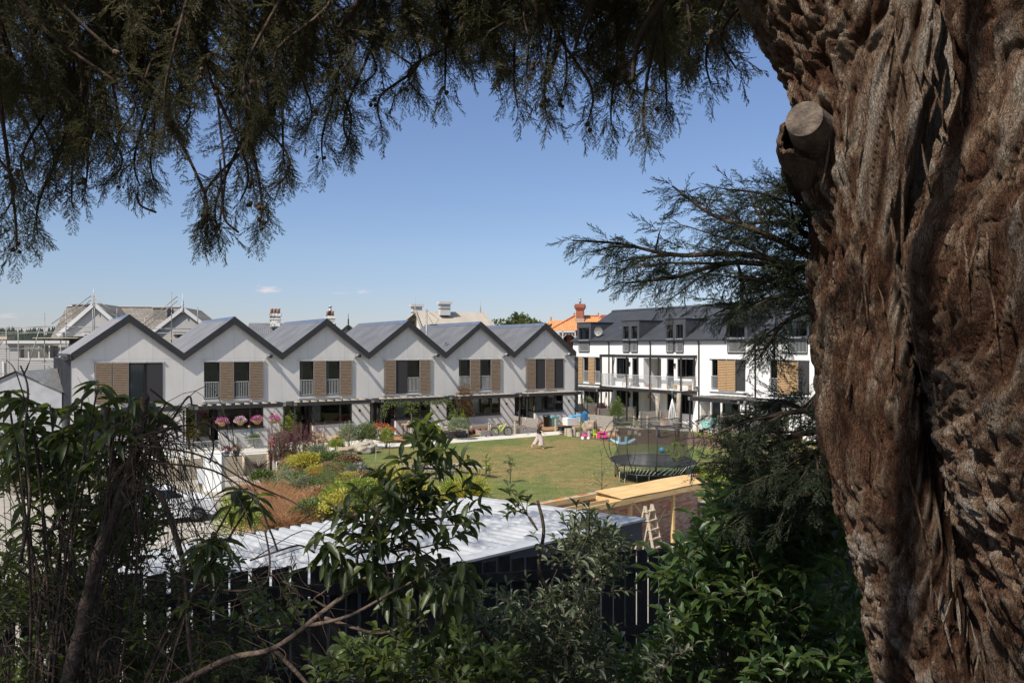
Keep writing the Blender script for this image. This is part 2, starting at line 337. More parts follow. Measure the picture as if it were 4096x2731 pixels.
# ------------------------------------------------------------ architecture helpers
def wall_sheet(mb,x0,x1,z0,z1,ops,y=0,m=0,rev=.22):
    xs=sorted({x0,x1,*[o[0] for o in ops],*[o[1] for o in ops]}); zs=sorted({z0,z1,*[o[2] for o in ops],*[o[3] for o in ops]})
    for i in range(len(xs)-1):
        for j in range(len(zs)-1):
            cx=(xs[i]+xs[i+1])/2; cz=(zs[j]+zs[j+1])/2
            if any(o[0]<cx<o[1] and o[2]<cz<o[3] for o in ops): continue
            mb.quad((xs[i],y,zs[j]),(xs[i+1],y,zs[j]),(xs[i+1],y,zs[j+1]),(xs[i],y,zs[j+1]),m)
    for a,b,c,d in [o[:4] for o in ops]:
        e=y+rev
        mb.quad((a,y,c),(a,y,d),(a,e,d),(a,e,c),m); mb.quad((b,y,c),(b,e,c),(b,e,d),(b,y,d),m)
        mb.quad((a,y,c),(a,e,c),(b,e,c),(b,y,c),m); mb.quad((a,y,d),(b,y,d),(b,e,d),(a,e,d),m)
def window(parent,x0,x1,z0,z1,y=.1,panes=1,fw=.07,name='window',glass='glass',split=None,curtain=0,label=None):
    mb=MB(); d0,d1=y-.03,y+.04
    mb.box(x0,x0+fw,d0,d1,z0,z1); mb.box(x1-fw,x1,d0,d1,z0,z1); mb.box(x0+fw,x1-fw,d0,d1,z0,z0+fw); mb.box(x0+fw,x1-fw,d0,d1,z1-fw,z1)
    cuts=split or [x0+(x1-x0)*k/panes for k in range(1,panes)]
    for c in cuts: mb.box(c-fw*.6,c+fw*.6,d0-.002,d1+.002,z0+fw,z1-fw)
    w=mb.build(name,'frame_dark',parent,label)
    e=[x0+fw]+list(cuts)+[x1-fw]
    for k in range(len(e)-1):
        g=MB(); t=rnd.uniform(-.006,.006); a,b=e[k]+(.0 if k==0 else fw*.6),e[k+1]-(0 if k==len(e)-2 else fw*.6)
        g.quad((a,y+t,z0+fw),(b,y-t,z0+fw),(b,y-t*.5,z1-fw),(a,y+t*1.5,z1-fw)); g.build('pane',glass,w)
    if curtain:
        g=MB(); n=14; vs=[]; a=x0+fw+.02; b=x0+(x1-x0)*curtain
        for k in range(n*2+1): vs+=[(a+(b-a)*k/(n*2),y+.12+.03*(k%2),z0+.1),(a+(b-a)*k/(n*2),y+.12+.03*(k%2),z1-.1)]
        g.add(vs,[(2*k,2*k+2,2*k+3,2*k+1) for k in range(n*2)],0,True); g.build('curtain','curtain',w)
    return w
def shutter(parent,x0,x1,z0,z1,y,matn,pitch=.1,label=None):
    mb=MB()
    mb.box(x0,x0+.045,y-.03,y,z0,z1,1); mb.box(x1-.045,x1,y-.03,y,z0,z1,1)
    z=z0+.01
    while z<z1-.05:
        mb.box(x0+.01,x1-.01,y-.06,y-.032,z,z+pitch*.68); z+=pitch
    mb.box(x0+.02,x1-.02,y-.028,y-.02,z0,z1,2)
    return mb.build('shutter',[matn,'steel','frame_dark'],parent,label)
def railing(parent,x0,x1,z0,z1,y,pitch=.11,name='balustrade',side=None,flat=.014):
    mb=MB(); mb.box(x0,x1,y-.02,y+.02,z1-.035,z1); mb.box(x0,x1,y-.02,y+.02,z0,z0+.03)
    n=max(2,round((x1-x0)/pitch))
    for k in range(n+1):
        x=x0+(x1-x0)*k/n; mb.box(x-flat/2,x+flat/2,y-.015,y+.015,z0+.03,z1-.035)
    if side:
        for xs in side[0]:
            mb.box(xs-.02,xs+.02,y+.02,side[1],z1-.035,z1); mb.box(xs-.02,xs+.02,y+.02,side[1],z0,z0+.03)
            m=round((side[1]-y)/pitch)
            for k in range(1,m): yy=y+(side[1]-y)*k/m; mb.box(xs-.015,xs+.015,yy-flat/2,yy+flat/2,z0+.03,z1-.035)
    return mb.build(name,'white_metal' if flat<.03 else 'galv',parent)
def ribs(mb,x0,z0,x1,z1,y0,y1,pitch,h,fl=.6,m=0):
    """ribbed sheet: ribs run from (x0,z0) to (x1,z1), repeated along y"""
    ys=[]; n=round((y1-y0)/pitch)
    for k in range(n):
        a=y0+(y1-y0)*k/n; p=(y1-y0)/n
        ys+=[(a,0),(a+p*fl,0),(a+p*(fl+.08),h),(a+p*(1-.08),h)]
    ys.append((y1,0))
    nx,nz=-(z1-z0),(x1-x0); l=math.hypot(nx,nz); nx/=l;nz/=l
    if nz<0: nx,nz=-nx,-nz
    vs=[]
    for y,hh in ys: vs+=[(x0+nx*hh,y,z0+nz*hh),(x1+nx*hh,y,z1+nz*hh)]
    mb.add(vs,[(2*k,2*k+2,2*k+3,2*k+1) for k in range(len(ys)-1)],m)
def pergola(parent,x0,x1,dep,ztop,nr,posts,beam=.24,name='pergola',raf='pale_timber',zb=0,one=False):
    mb=MB()
    mb.box(x0,x1,-dep-.025,-dep+.025,ztop-beam,ztop)
    mb.box(x0,x0+.05,-dep+.027,-.01,ztop-beam,ztop-.003); mb.box(x1-.05,x1,-dep+.027,-.01,ztop-beam,ztop-.003)
    mb.box(x0+.052,x1-.052,-.05,-.003,ztop-beam+.02,ztop-.006)
    p=mb.build(name,'dark_trim',parent)
    for k in range(nr):
        r=MB(); x=x0+(x1-x0)*(k+1)/(nr+1); r.box(x-.025,x+.025,-dep+.03,-.055,ztop-.13,ztop+.03); r.build('rafter',raf,p)
    for x in posts:
        r=MB(); r.box(x-.045,x+.045,-dep+.03,-dep+.12,zb,ztop-.005); r.box(x-.1,x+.1,-dep-.032,-dep-.027,ztop-beam+.03,ztop-.03,1)
        r.build('post',['dark_trim','galv'],p)
    return p
# ------------------------------------------------------------ the six gabled houses
desc=['dark cladding on its side','flower baskets under its pergola','two blond wooden chairs outside','a creeper over its pergola','a tall bronze shrub before it','its wall meeting the long building']
def weldbox(s): return s
def weld(o,d=.0005):
    b=bmesh.new(); b.from_mesh(o.data); bmesh.ops.remove_doubles(b,verts=b.verts,dist=d); b.to_mesh(o.data); b.free(); return o
order=['First','Second','Third','Fourth','Fifth','Sixth']
def house(i):
    base=P0+U*(6*(i-1))
    t=thing('gabled_house',f'{order[i]} gabled white house from the left, with {desc[i]}','house',base,ANG,'gabled terrace houses in a row')
    M4=[(1.2,2.1),(2.1,3.0),(3.0,3.92),(3.92,4.83)]
    kinds=['SSCD','WSWS','WSWS','SDWS','WSWS','SDSD'][i]
    ops=[(1.2,4.83,3.05,5.35),(.15,2.1,.02,2.62),(2.1,4.83,1.17,2.62)]
    mb=MB()
    wall_sheet(mb,0,6,0,5.6,[ops[0],ops[1],ops[2]])
    mb.add([(0,0,5.6),(6,0,5.6),(6,0,5.83),(3,0,8.09),(0,0,5.83)],[(0,1,2,3,4)])
    # recess behind the door, back wall, sides
    mb.quad((.15,0,.02),(.15,1.3,.02),(.15,1.3,2.62),(.15,0,2.62)); mb.quad((2.32,.22,.02),(2.32,1.3,.02),(2.32,1.3,1.17),(2.32,.22,1.17))
    mb.quad((.15,.22,2.62),(2.4,.22,2.62),(2.4,1.3,2.62),(.15,1.3,2.62)); 
    mb.quad((2.1,.22,.02),(2.32,.22,.02),(2.32,.22,1.17),(2.1,.22,1.17))
    wl=weld(mb.build('wall','render_white',t)); mb=MB(); mb.quad((0,10,0),(0,10,5.8),(6,10,5.8),(6,10,0)); mb.build('rear_wall','render_white',t)
    j=MB()
    for x in (.02,1.75,3.0,4.3): j.box(x-.008,x+.008,-.002,0,5.37 if 1<x<5 else 2.78,5.83+min(x,6-x)*.753-.1)
    j.box(0,6,-.0025,0,5.56,5.572); j.build('joint','joint',wl)
    f=MB(); f.box(.02,5.98,1.32,9.9,2.72,2.95); f.box(.02,5.98,.24,1.32,2.72,2.95); f.box(.02,5.98,.25,9.9,-.03,.01); f.box(2.34,2.4,1.3,9.9,.02,2.7)
    f.box(.02,5.98,4.0,4.05,0.02,2.7); f.box(.02,5.98,3.4,3.45,2.96,5.6); f.box(.02,5.98,.24,9.9,5.62,5.7)
    # furniture shapes seen dimly inside
    f.box(3.2,4.4,2.2,3.0,.02,.78); f.box(1.4,2.9,2.4,3.3,2.96,3.6)
    f.build('interior','interior',t)
    # roof
    r=MB()
    ribs(r,0,5.88,3,8.14,-.19,9.1,.30,.05); ribs(r,6,5.88,3,8.14,-.19,9.1,.30,.05)
    rf=r.build('roof','roof_metal',t)
    c=MB(); c.add([(2.68,-.2,7.96),(3,-.2,8.22),(3.32,-.2,7.96),(2.68,9.12,7.94),(3,9.12,8.2),(3.32,9.12,7.94)],[(0,1,4,3),(1,2,5,4)]); c.build('ridge_cap','ridge_metal',rf)
    b=MB(); pg=[(0,5.45),(3,7.73),(6,5.45),(6,5.92),(3,8.2),(0,5.92)]
    b.prism([(0,5.45),(3,7.73),(3,8.2),(0,5.92)],-.24,-.19); b.prism([(3,7.73),(6,5.45),(6,5.92),(3,8.2)],-.24,-.19)
    b.add([(0,-.19,5.8),(3,-.19,8.06),(3,-.01,8.06),(0,-.01,5.8)],[(0,1,2,3)]); b.add([(6,-.19,5.8),(3,-.19,8.06),(3,-.01,8.06),(6,-.01,5.8)],[(3,2,1,0)])
    b.build('barge_board','dark_trim',rf)
    g=MB(); g.box(-.09,.09,-.18,9.1,5.80,5.84) ; g.build('valley_gutter','dark_trim',rf)
    # upper storey
    for (a,c_),k in zip(M4,kinds):
        if k=='S': shutter(t,a+.02,c_-.02,2.98,5.34,-.05,'shutter_grey')
        if k in 'WSC':
            window(t,a+.01,c_-.01,3.05,5.35,.1,1,.08,curtain=(.98 if k=='C' else (.3 if i in(2,4) else 0)))
        if k=='W': railing(t,a+.03,c_-.03,3.12,4.12,-.03)
        if k=='D':
            s=MB(); s.box(a+.02,c_-.02,-.04,-.02,3.0,5.34); s.box(a,a+.03,-.05,-.015,3.0,5.34,1); s.box(c_-.03,c_,-.05,-.015,3.0,5.34,1); s.build('insect_screen',['screen','frame_dark'],t)
    s=MB(); s.box(1.1,4.9,-.075,-.035,5.38,5.43)
    for x in (1.12,2.1,3.0,3.9,4.88): s.box(x-.03,x+.03,-.08,-.001,5.35,5.46)
    weldbox(s).build('shutter_rail','white_metal',t)
    for a,c_ in ((1.1,2.2),(2.9,3.95)): s=MB(); s.box(a,c_,-.13,-.003,2.9,2.93); s.build('lower_rail','white_metal',t)
    # ground floor
    w=window(t,2.13,4.81,1.19,2.6,.02,1,.09,split=[4.0],curtain=(0,.12,.2,.3,.35,.25)[i],glass='glass')
    s=MB(); s.box(2.06,4.88,-.06,.0,1.1,1.165); s.box(2.055,2.13,-.003,.1,1.166,2.615); s.build('sill','frame_dark',w)
    s=MB(); s.box(2.14,2.2,.11,1.28,1.19,1.27); s.box(2.14,2.2,.11,1.28,2.52,2.6); s.box(2.14,2.2,1.18,1.28,1.27,2.52); s.quad((2.17,.11,1.27),(2.17,1.18,1.27),(2.17,1.18,2.52),(2.17,.11,2.52),1)
    s.build('side_window',['frame_dark','glass'],w)
    window(t,.17,1.05,.03,2.6,1.25,1,.09,glass='glass_dark',name='side_light')
    d=window(t,1.07,2.1,.03,2.6,1.25,1,.13,glass='glass_dark',name='door')
    s=MB(); s.box(1.12,1.15,1.18,1.2,.95,1.15); s.box(1.12,1.24,1.16,1.18,1.05,1.07); s.build('handle','steel',d)
    pergola(t,.28,5.88,1.3,2.74,9,[.5,5.8])
    s=MB(); s.box(5.32,5.44,-.1,-.002,1.86,2.0); s.box(5.35,5.41,-.13,-.1,1.88,1.98); s.build('wall_light','frame_dark',t)
    if i>0:
        s=MB(); s.box(4.98,5.25,-.25,-.003,5.58,5.84); s.tube([(5.12,-.25,5.71),(5.12,-.6,5.71)],.11,12); s.tube([(5.12,-.6,5.71),(5.12,-.68,5.71)],.13,12,1); s.build('flue',['steel','dark_trim'],t)
    if i==0:
        s=MB(); wall_sheet(s,0,10,0,2.72,[]); 
        s.T=None
        s=MB(); s.quad((0,0,0),(0,10,0),(0,10,5.83),(0,0,5.83)); s.build('side_wall','render_white',t)
        s=MB(); s.box(-.35,-.01,-.02,10,2.62,5.62)
        for k in range(34): s.box(-.375,-.352,.1+k*.29,.13+k*.29,2.64,5.6)
        for y in (1.6,4.4): s.box(-.39,-.356,y,y+.5,3.2,5.1,1)
        s.build('side_cladding',['dark_clad','frame_dark'],t)
        s=MB(); s.box(-.2,.0,-.36,9.1,5.72,5.86); s.tube([(-.1,-.3,5.75),(-.1,-.08,5.6),(-.3,-.06,5.5)],.05); s.build('gutter','dark_trim',t)
    if i==5:
        s=MB(); s.quad((6,0,0),(6,10,0),(6,10,5.83),(6,0,5.83)); s.build('side_wall','render_white',t)
        s=MB(); s.box(6.003,6.3,-.1,9.8,0,5.5); s.build('side_cladding','dark_clad',t)
    return t
for i in range(6): house(i)
# ------------------------------------------------------------ the long building
ANG2=math.atan2(-.8387,.5445)
def X2(px,front=0):
    r=(px-2048)/F; q=Vector((9.2,70.2,0))-U*front
    return 6.17+(q.y*r-q.x)/(.5445+.8387*r)
b2=thing('long_apartment_building','Long white three-storey building with dark seamed roof, box dormers and railed balcony','building',Q2,ANG2)
LX=32.0
def fix(a,b): return (X2(a),X2(b))
dorm=[(2310,2365,[(2318,2358)]),(2488,2559,[(2495,2517),(2528,2551)]),(2662,2744,[(2669,2694),(2707,2734)]),(2905,2992,[(2914,2981)]),(3146,3240,[(3157,3230)])]
ops=[]
ff=[(2334,2358),(2380,2401),(2465,2516),(2528,2555),(2574,2645),(2667,2696),(2709,2774),(2847,2982),(3080,3238)]
gf=[(2334,2396),(2465,2516),(2528,2555),(2574,2640),(2667,2696),(2709,2772),(2803,2842),(2844,2882),(2888,2955),(3028,3062),(3068,3122)]
z1={0:3.05,1:3.05,2:3.55,3:2.9,4:2.9,5:2.9,6:3.75,7:3.05,8:3.05}
for k,(a,c) in enumerate(ff): ops.append((*fix(a,c),z1[k],5.35))
g1=[1.0,.95,.05,.05,.05,.95,.05,.05,1.0,.05,.05]
for k,(a,c) in enumerate(gf): ops.append((*fix(a,c),g1[k],2.5))
dops=[]
for a,c,ws in dorm:
    for w0,w1 in ws: dops.append((*fix(w0,w1),5.92,6.93))
mb=MB(); wall_sheet(mb,0,LX,0,6.93,ops+dops)
mb.quad((0,0,0),(0,10.2,0),(0,10.2,6.93),(0,0,6.93)); mb.add([(0,0,6.93),(0,10.24,6.93),(0,5.12,9.88)],[(0,1,2)])
mb.quad((LX,0,0),(LX,10.2,0),(LX,10.2,6.93),(LX,0,6.93)); mb.quad((0,10.2,0),(LX,10.2,0),(LX,10.2,6.93),(0,10.2,6.93))
for k in (6,9): # porch recesses
    a,c=fix(*gf[k]); mb.quad((a,.22,.0),(a,2.2,.0),(a,2.2,2.5),(a,.22,2.5)); mb.quad((c,.22,0),(c,2.2,0),(c,2.2,2.5),(c,.22,2.5)); mb.quad((a,2.2,0),(c,2.2,0),(c,2.2,2.5),(a,2.2,2.5))
a,c=fix(*ff[4])
mb.quad((a,.22,0),(a,4,0),(a,4,5.35),(a,.22,5.35)); mb.quad((c,.22,0),(c,4,0),(c,4,5.35),(c,.22,5.35)); mb.quad((a,4,0),(c,4,0),(c,4,5.35),(a,4,5.35)); mb.quad((a,.22,5.35),(c,.22,5.35),(c,4,5.35),(a,4,5.35))
w2=weld(mb.build('wall','render_cream',b2))
m=MB()
for k,(x0,x1) in enumerate([(.02,a-.05),(c+.05,LX-.02)]):
    m.box(x0,x1,.25,9.9,2.62,2.85); m.box(x0,x1,.25,9.9,5.5,5.8); m.box(x0,x1,3.5,3.6,.02,2.6); m.box(x0,x1,3.2,3.3,2.86,5.48); m.box(x0,x1,3.0,3.1,5.82,8)
    x=x0+3
    while x<x1: m.box(x,x+.1,2.3,3.4,.02,2.6); m.box(x+.7,x+.8,.3,3.1,2.86,5.48); x+=4.2
m.build('interior','interior',b2)
# roof with seams, split around nothing: dormers stand through it
r=MB(); T=Matrix(((0,1,0,0),(1,0,0,0),(0,0,1,0),(0,0,0,1))); r.T=T
ribs(r,-.15,6.90,5.12,9.91,-.15,LX,.30,.04,.82); ribs(r,10.4,6.9,5.12,9.91,-.15,LX,.30,.04,.82)
rf2=r.build('roof','roof_slate',b2)
r=MB(); r.add([(-.2,4.85,9.82),(-.2,5.12,9.98),(-.2,5.4,9.82),(LX,4.85,9.82),(LX,5.12,9.98),(LX,5.4,9.82)],[(0,1,4,3),(1,2,5,4)])
xx=X2(2600); r.add([(xx-.35,2.6,8.56),(xx+.35,2.6,8.56),(xx+.35,4.9,9.87),(xx-.35,4.9,9.87)],[(0,1,2,3)]); r.build('ridge_cap','roof_slate',rf2)
r=MB(); r.box(-.15,LX,-.27,-.15,6.78,6.9); r.box(-.1,LX,-.149,-.003,6.85,6.88); r.build('gutter','dark_trim',rf2)
for pxx,yy in ((2450,1.9),(2701,3.1),(2742,3.1),(3000,3.1)):
    r=MB(); x=X2(pxx)-.8; z=6.98+yy*.575; r.tube([(x,yy,z-.1),(x,yy,z+.42)],.06,8); r.box(x-.15,x+.15,yy-.15,yy+.15,z-.05,z+.02,1); r.build('roof_vent',['dark_trim','galv'],rf2)
r=MB(); x=X2(2464); r.lathe([(.0,0),(.14,0),(.14,.18),(.26,.2),(.26,.3),(.1,.36),(0,.36)],12,(x,1.6,7.9)); r.build('whirly_vent','galv',rf2)
dl=['leftmost','second','third','fourth','rightmost']
for k,(a,c,ws) in enumerate(dorm):
    x0,x1=fix(a,c); d=MB()
    wo=[(*fix(p,q),5.92,8.1) for p,q in ws]
    wall_sheet(d,x0,x1,6.93,8.58,[(o[0],o[1],6.93,8.1) for o in wo],y=-.06,rev=.3)
    lo=min(o[0] for o in wo)-.03; hi=max(o[1] for o in wo)+.03
    for o in wo: d.box(o[0]-.04,o[1]+.04,-.09,-.004,5.84,5.915)
    d.box(lo-.02,lo+.03,-.058,-.004,5.92,6.93); d.box(hi-.03,hi+.02,-.058,-.004,5.92,6.93)
    if len(wo)>1: d.box(wo[0][1],wo[1][0],-.05,-.003,5.92,6.93)
    zr=8.55; yb=(8.58-6.9)/.5713-.15
    for x in (x0,x1): d.add([(x,-.06,6.93),(x,yb,8.58),(x,-.06,8.58)],[(0,1,2)])
    d.box(x0-.05,x1+.05,-.12,yb+.1,8.582,8.63)
    D=d.build('dormer','dark_clad',b2)
    for o in wo:
        window(D,o[0]+.01,o[1]-.01,5.93,8.09,.1,2 if len(wo)==1 else 1,.07,curtain=.3 if k%2==0 else 0)
        railing(D,o[0]-.02,o[1]+.02,5.92,6.95,-.12,.11)
# first floor
def zz(a,c): return fix(a,c)
for a,c in ((2312,2334),(2357,2381)): x0,x1=fix(a,c); shutter(b2,x0,x1,3.0,5.34,-.05,'shutter_warm',.13)
for a,c,cu in ((2334,2358,.9),(2380,2401,.9)):
    x0,x1=fix(a,c); window(b2,x0,x1,3.05,5.35,.12,1,.07,curtain=cu); railing(b2,x0,x1,3.1,4.1,-.04)
for a,c in ((2874,2909),(2909,2945),(3113,3153),(3153,3197)): x0,x1=fix(a,c); shutter(b2,x0+.01,x1-.01,3.0,5.34,-.05,'shutter_warm',.12)
for a,c in ((2847,2874),(3080,3112)): x0,x1=fix(a,c); window(b2,x0,x1,3.06,5.34,.12,1,.07,curtain=.25); railing(b2,x0,x1,3.1,4.1,-.04)
for a,c in ((2946,2982),(3198,3238)):
    x0,x1=fix(a,c); s=MB(); s.box(x0,x1,-.04,-.02,3.05,5.34); s.box(x0-.02,x0+.02,-.06,-.01,3.0,5.34,1); s.build('insect_screen',['screen','frame_dark'],b2)
for a,c in ((2310,2402),(2840,2984),(3074,3240)):
    x0,x1=fix(a,c); s=MB(); s.box(x0,x1,-.12,-.003,2.88,2.92); s.build('lower_rail','white_metal',b2); s=MB(); s.box(x0,x1,-.1,-.05,5.38,5.43)
    n=5
    for k in range(n): x=x0+.05+(x1-x0-.1)*k/(n-1); s.box(x-.03,x+.03,-.105,-.002,5.35,5.46)
    s.build('shutter_rail','white_metal',b2)
x0,x1=fix(2465,2516); window(b2,x0,x1,3.55,5.33,.1,2,.08,curtain=.3)
for a,c in ((2528,2555),(2667,2696)):
    for zb,zt in ((2.9,5.33),(.06,2.48)):
        x0,x1=fix(a,c); d=window(b2,x0,x1,zb,zt,.12,1,.12,name='door',glass='glass_dark'); s=MB(); s.box(x0+.05,x0+.2,.03,.06,zb+1.0,zb+1.03); s.build('handle','steel',d)
x0,x1=fix(2709,2774); window(b2,x0,x1,3.75,5.33,.1,2,.08)
x0,x1=fix(2465,2516); window(b2,x0,x1,.97,2.48,.1,2,.08)
x0,x1=fix(2709,2772); window(b2,x0,x1,.97,2.48,.1,2,.08)
x0,x1=fix(2334,2396); window(b2,x0,x1,1.02,2.48,.1,3,.08)
x0,x1=fix(2888,2955); window(b2,x0,x1,1.02,2.48,.1,2,.08,curtain=.5)
for a,c in ((2844,2882),(3068,3122)): x0,x1=fix(a,c); window(b2,x0,x1,.07,2.48,.15,1,.14,name='door',glass='glass_dark',curtain=.97)
for p in (2438,2604,2798,3024):
    s=MB(); x=X2(p); s.tube([(x,-.2,6.8),(x,-.1,6.6),(x,-.08,6.4),(x,-.08,.1)],.055,8); s.build('downpipe','dark_trim',b2)
for p,z in ((2521,4.9),(2702,4.85),(2521,2.2),(2703,2.1),(3001,2.0),(2427,2.1)):
    s=MB(); x=X2(p); s.box(x-.05,x+.05,-.12,-.003,z-.1,z+.12); s.box(x-.03,x+.03,-.115,-.01,z-.3,z-.1); s.build('wall_light','frame_dark',b2)
# stairs in the recess
s=MB(); a,c=fix(2574,2645); n=12
for k in range(n): s.box(a+.4+k*.2,a+.62+k*.2,1.2,2.2,.1+k*.22,.16+k*.22)
s.beam((a+.3,1.15,.1),(a+.3+n*.2,1.15,2.75),.05,.25); s.build('stair','dark_trim',b2)
s=MB()
for k in range(n*2): s.box(a+.45+k*.1,a+.465+k*.1,1.1,1.12,.25+k*.11,1.2+k*.11)
s.beam((a+.4,1.11,1.2),(a+.4+n*.2,1.11,1.2+n*.22),.04,.04); s.build('stair_balustrade','white_metal',b2)
s=MB(); s.box(a+.1,a+.4,.4,.42,1.9,2.2); s.build('wall_box','terracotta',b2)
# balcony
fx=lambda p: 6.17+((69.3*(p-2048)/F)-7.77)/(.5445+.8387*(p-2048)/F)
BX0,BX1=fx(2402),fx(2724)
s=MB(); s.box(BX0,BX1,-1.7,-.004,2.72,2.86,1); s.box(BX0-.06,BX1+.06,-1.78,-1.72,2.6,2.88); s.box(BX0-.06,BX0-.002,-1.718,-.004,2.6,2.88); s.box(BX1+.002,BX1+.06,-1.718,-.004,2.6,2.88)
bal=s.build('balcony',['dark_trim','render_cream'],b2)
railing(bal,BX0,BX1,2.98,3.98,-1.68,.115,side=[(BX0+.03,BX1-.03),-.02])
s=MB(); s.box(BX0-.06,BX1+.06,-1.78,-1.72,5.42,5.66); s.box(BX0-.06,BX0-.01,-1.718,-.004,5.42,5.655); s.box(BX1+.01,BX1+.06,-1.718,-.004,5.42,5.655)
for k in range(5): x=BX0+(BX1-BX0)*(k+.5)/5; s.box(x-.02,x+.02,-1.717,-.01,5.5,5.6)
s.box(BX0+.06,BX1-.06,-.06,-.004,5.45,5.6); s.build('balcony_beam','dark_trim',bal)
for p in (2403,2505,2599,2722):
    s=MB(); x=fx(p); s.box(x-.055,x+.055,-1.71,-1.6,0,2.598); s.box(x-.055,x+.055,-1.715,-1.605,2.885,5.418); s.build('balcony_post','dark_trim',bal)
for x in (fix(2480,2553)[0]-.9,fix(2551,2553)[1],fix(2636,2640)[0],fix(2776,2780)[1]):
    s=MB(); s.box(x-.06,x+.06,-.11,-.004,2.9,5.4); s.build('wall_post','dark_trim',bal)
# ground floor pergolas
def perg2(x0,x1,dep=3.0,posts=None,nr=9):
    o=pergola(b2,x0,x1,dep,2.62,nr,posts,.3,raf='grey_timber'); return o
fx3=lambda p: 6.17+(((70.2-.5445*3)*(p-2048)/F)-(9.2-.8387*3))/(.5445+.8387*(p-2048)/F)
perg2(fx3(2753),fx3(2960),3.0,[fx3(2757),fx3(2954)],10); perg2(fx3(2977),fx3(3256),3.0,[fx3(2980),fx3(3200)],12)
perg2(-1.2,fx(2402)-.3,1.7,[.8,BX0-.5],7)
s=MB(); x=X2(2402)+1.5
# satellite dish on the roof edge
for k in range(7):
    r0,r1=.42*k/7,.42*(k+1)/7; n=20
    vs=[];
    for rr in (r0,r1):
        for j in range(n): t_=6.2832*j/n; vs.append((rr*math.cos(t_),-.35*rr*rr*1.5,rr*math.sin(t_)))
    s.add(vs,[(j,(j+1)%n,n+(j+1)%n,n+j) for j in range(n)],0,True)
s.beam((0,0,-.1),(0,-.42,-.25),.03,.03); s.box(-.05,.05,-.5,-.4,-.3,-.2); s.beam((0,.05,0),(.05,.35,-.55),.04,.04); s.beam((0,.05,0),(.3,.3,-.55),.03,.03); s.beam((0,.05,0),(-.3,.3,-.55),.03,.03)
dz=at(2378,1342,74.2); lx=X2(2383)
solo(s,'satellite_dish','galv','Grey satellite dish on the roof edge beside the leftmost dormer','satellite dish',Q2+V*(-lx)+U*(.35)+Vector((0,0,7.75)),ANG2+.5)
def fr(s_,d,z=0): return P0+U*s_+V*d+Vector((0,0,z))
def poly(pts,name,matn,z=None,kind='structure'):
    m=MB(); m.add([(p[0],p[1],(p[2] if z is None else z)) for p in pts],[tuple(range(len(pts)))]); o=m.build(name,matn); o['kind']=kind
    b=bmesh.new(); b.from_mesh(o.data); bmesh.ops.triangulate(b,faces=b.faces); bmesh.ops.recalc_face_normals(b,faces=b.faces)
    for f in b.faces:
        if f.normal.z<0: f.normal_flip()
    b.to_mesh(o.data); b.free(); return o
def smooth(pts,n=5):
    out=[];k=len(pts)
    for i in range(k-1):
        p0,p1,p2,p3=[Vector(pts[min(max(j,0),k-1)]) for j in (i-1,i,i+1,i+2)]
        for q in range(n):
            t=q/n; out.append(.5*((2*p1)+(p2-p0)*t+(2*p0-5*p1+4*p2-p3)*t*t+(3*p1-p0-3*p2+p3)*t**3))
    out.append(Vector(pts[-1])); return out
# far ground, hills
m=MB(); m.quad((-3000,-200,-1.2),(3000,-200,-1.2),(3000,4000,-1.2),(-3000,4000,-1.2)); struct(m,'ground','ground_far')
m=MB(); nx,ny=110,14; vs=[]
for i in range(nx+1):
    for j in range(ny+1):
        x=-900+1500*i/nx; y=620+240*j/ny; t=math.sin(math.pi*min(1,j/ny*.9+.02))
        vs.append((x,y,-2+t*(12+10*noise.fractal(Vector((x*.006,y*.01,0)),1,2,4)+(5 if x<-330 else -8 if x>-100 else 0)+3.0*noise.noise(Vector((x*.12,y*.1,3))))))
m.add(vs,[(i*(ny+1)+j,(i+1)*(ny+1)+j,(i+1)*(ny+1)+j+1,i*(ny+1)+j+1) for i in range(nx) for j in range(ny)],0,True); struct(m,'hill','hill_green')
its=[]
cone=(np.array([(0,0,1)]+[(.28*math.cos(a),.28*math.sin(a),0) for a in (0,1.57,3.14,4.71)],float),np.array([(0,1,2,2),(0,2,3,3),(0,3,4,4),(0,4,1,1)]))
cone=(np.array([(0,0,1),(.01,0,1)]+[(.3*math.cos(a),.3*math.sin(a),0) for a in (0,2.1,4.2)],float),np.array([(0,1,3,2),(0,1,4,3),(0,1,2,4)]))
for k in range(1500):
    x=rnd.uniform(-620,-330); y=rnd.uniform(640,740); j=(y-620)/240
    z=-2+math.sin(math.pi*min(1,j*.9+.02))*(12+5+10*noise.fractal(Vector((x*.006,y*.01,0)),1,2,4))
    h=rnd.uniform(7,13); M=np.eye(4)*h; M[3,3]=1; M[:3,3]=(x,y,z-1.5); its.append((0,M))
o=npmesh('forest',[cone],its,'forest'); tag(o,'Dark conifer forest on the distant hill at the left','forest',None,'stuff')
# plateau of the lawn
FX=lambda x: P_B+US*x
P_B=Vector((.219*30.5,30.5,0))
up=[fr(4.95,-4.65),gd(1180,1822),gd(1300,1832),gd(1420,1856),gd(1480,1905),gd(1600,1960),gd(1740,2000)]
wl=[P_B+US*(-10.6),P_B+US*0.0]
pl=[fr(-9,-4.65)]+up+wl+[P_B+US*3,P_B+US*14-VS*2,Vector((60,40,0)),Vector((90,120,0)),Vector((-20,130,0)),fr(-9,12)]
poly(pl,'lawn','grass_lawn',0.0)
# carpark
poly([Vector((-60,20,0)),Vector((-8,6,0)),Vector((14,8,0)),Vector((30,18,0)),Vector((20,34,0)),Vector((0,34,0)),fr(8,-8),fr(6,-4.4),fr(-9,-4.4),fr(-9,12),Vector((-60,90,0))],'carpark','concrete',-1.1)
m=MB()
for a in range(5):
    p=gd(560+a*10,2135+a*42,-1.09); q=gd(960+a*10,2085+a*42,-1.09); m.beam(p,q,.1,.004)
struct(m,'road_marking','line_paint')
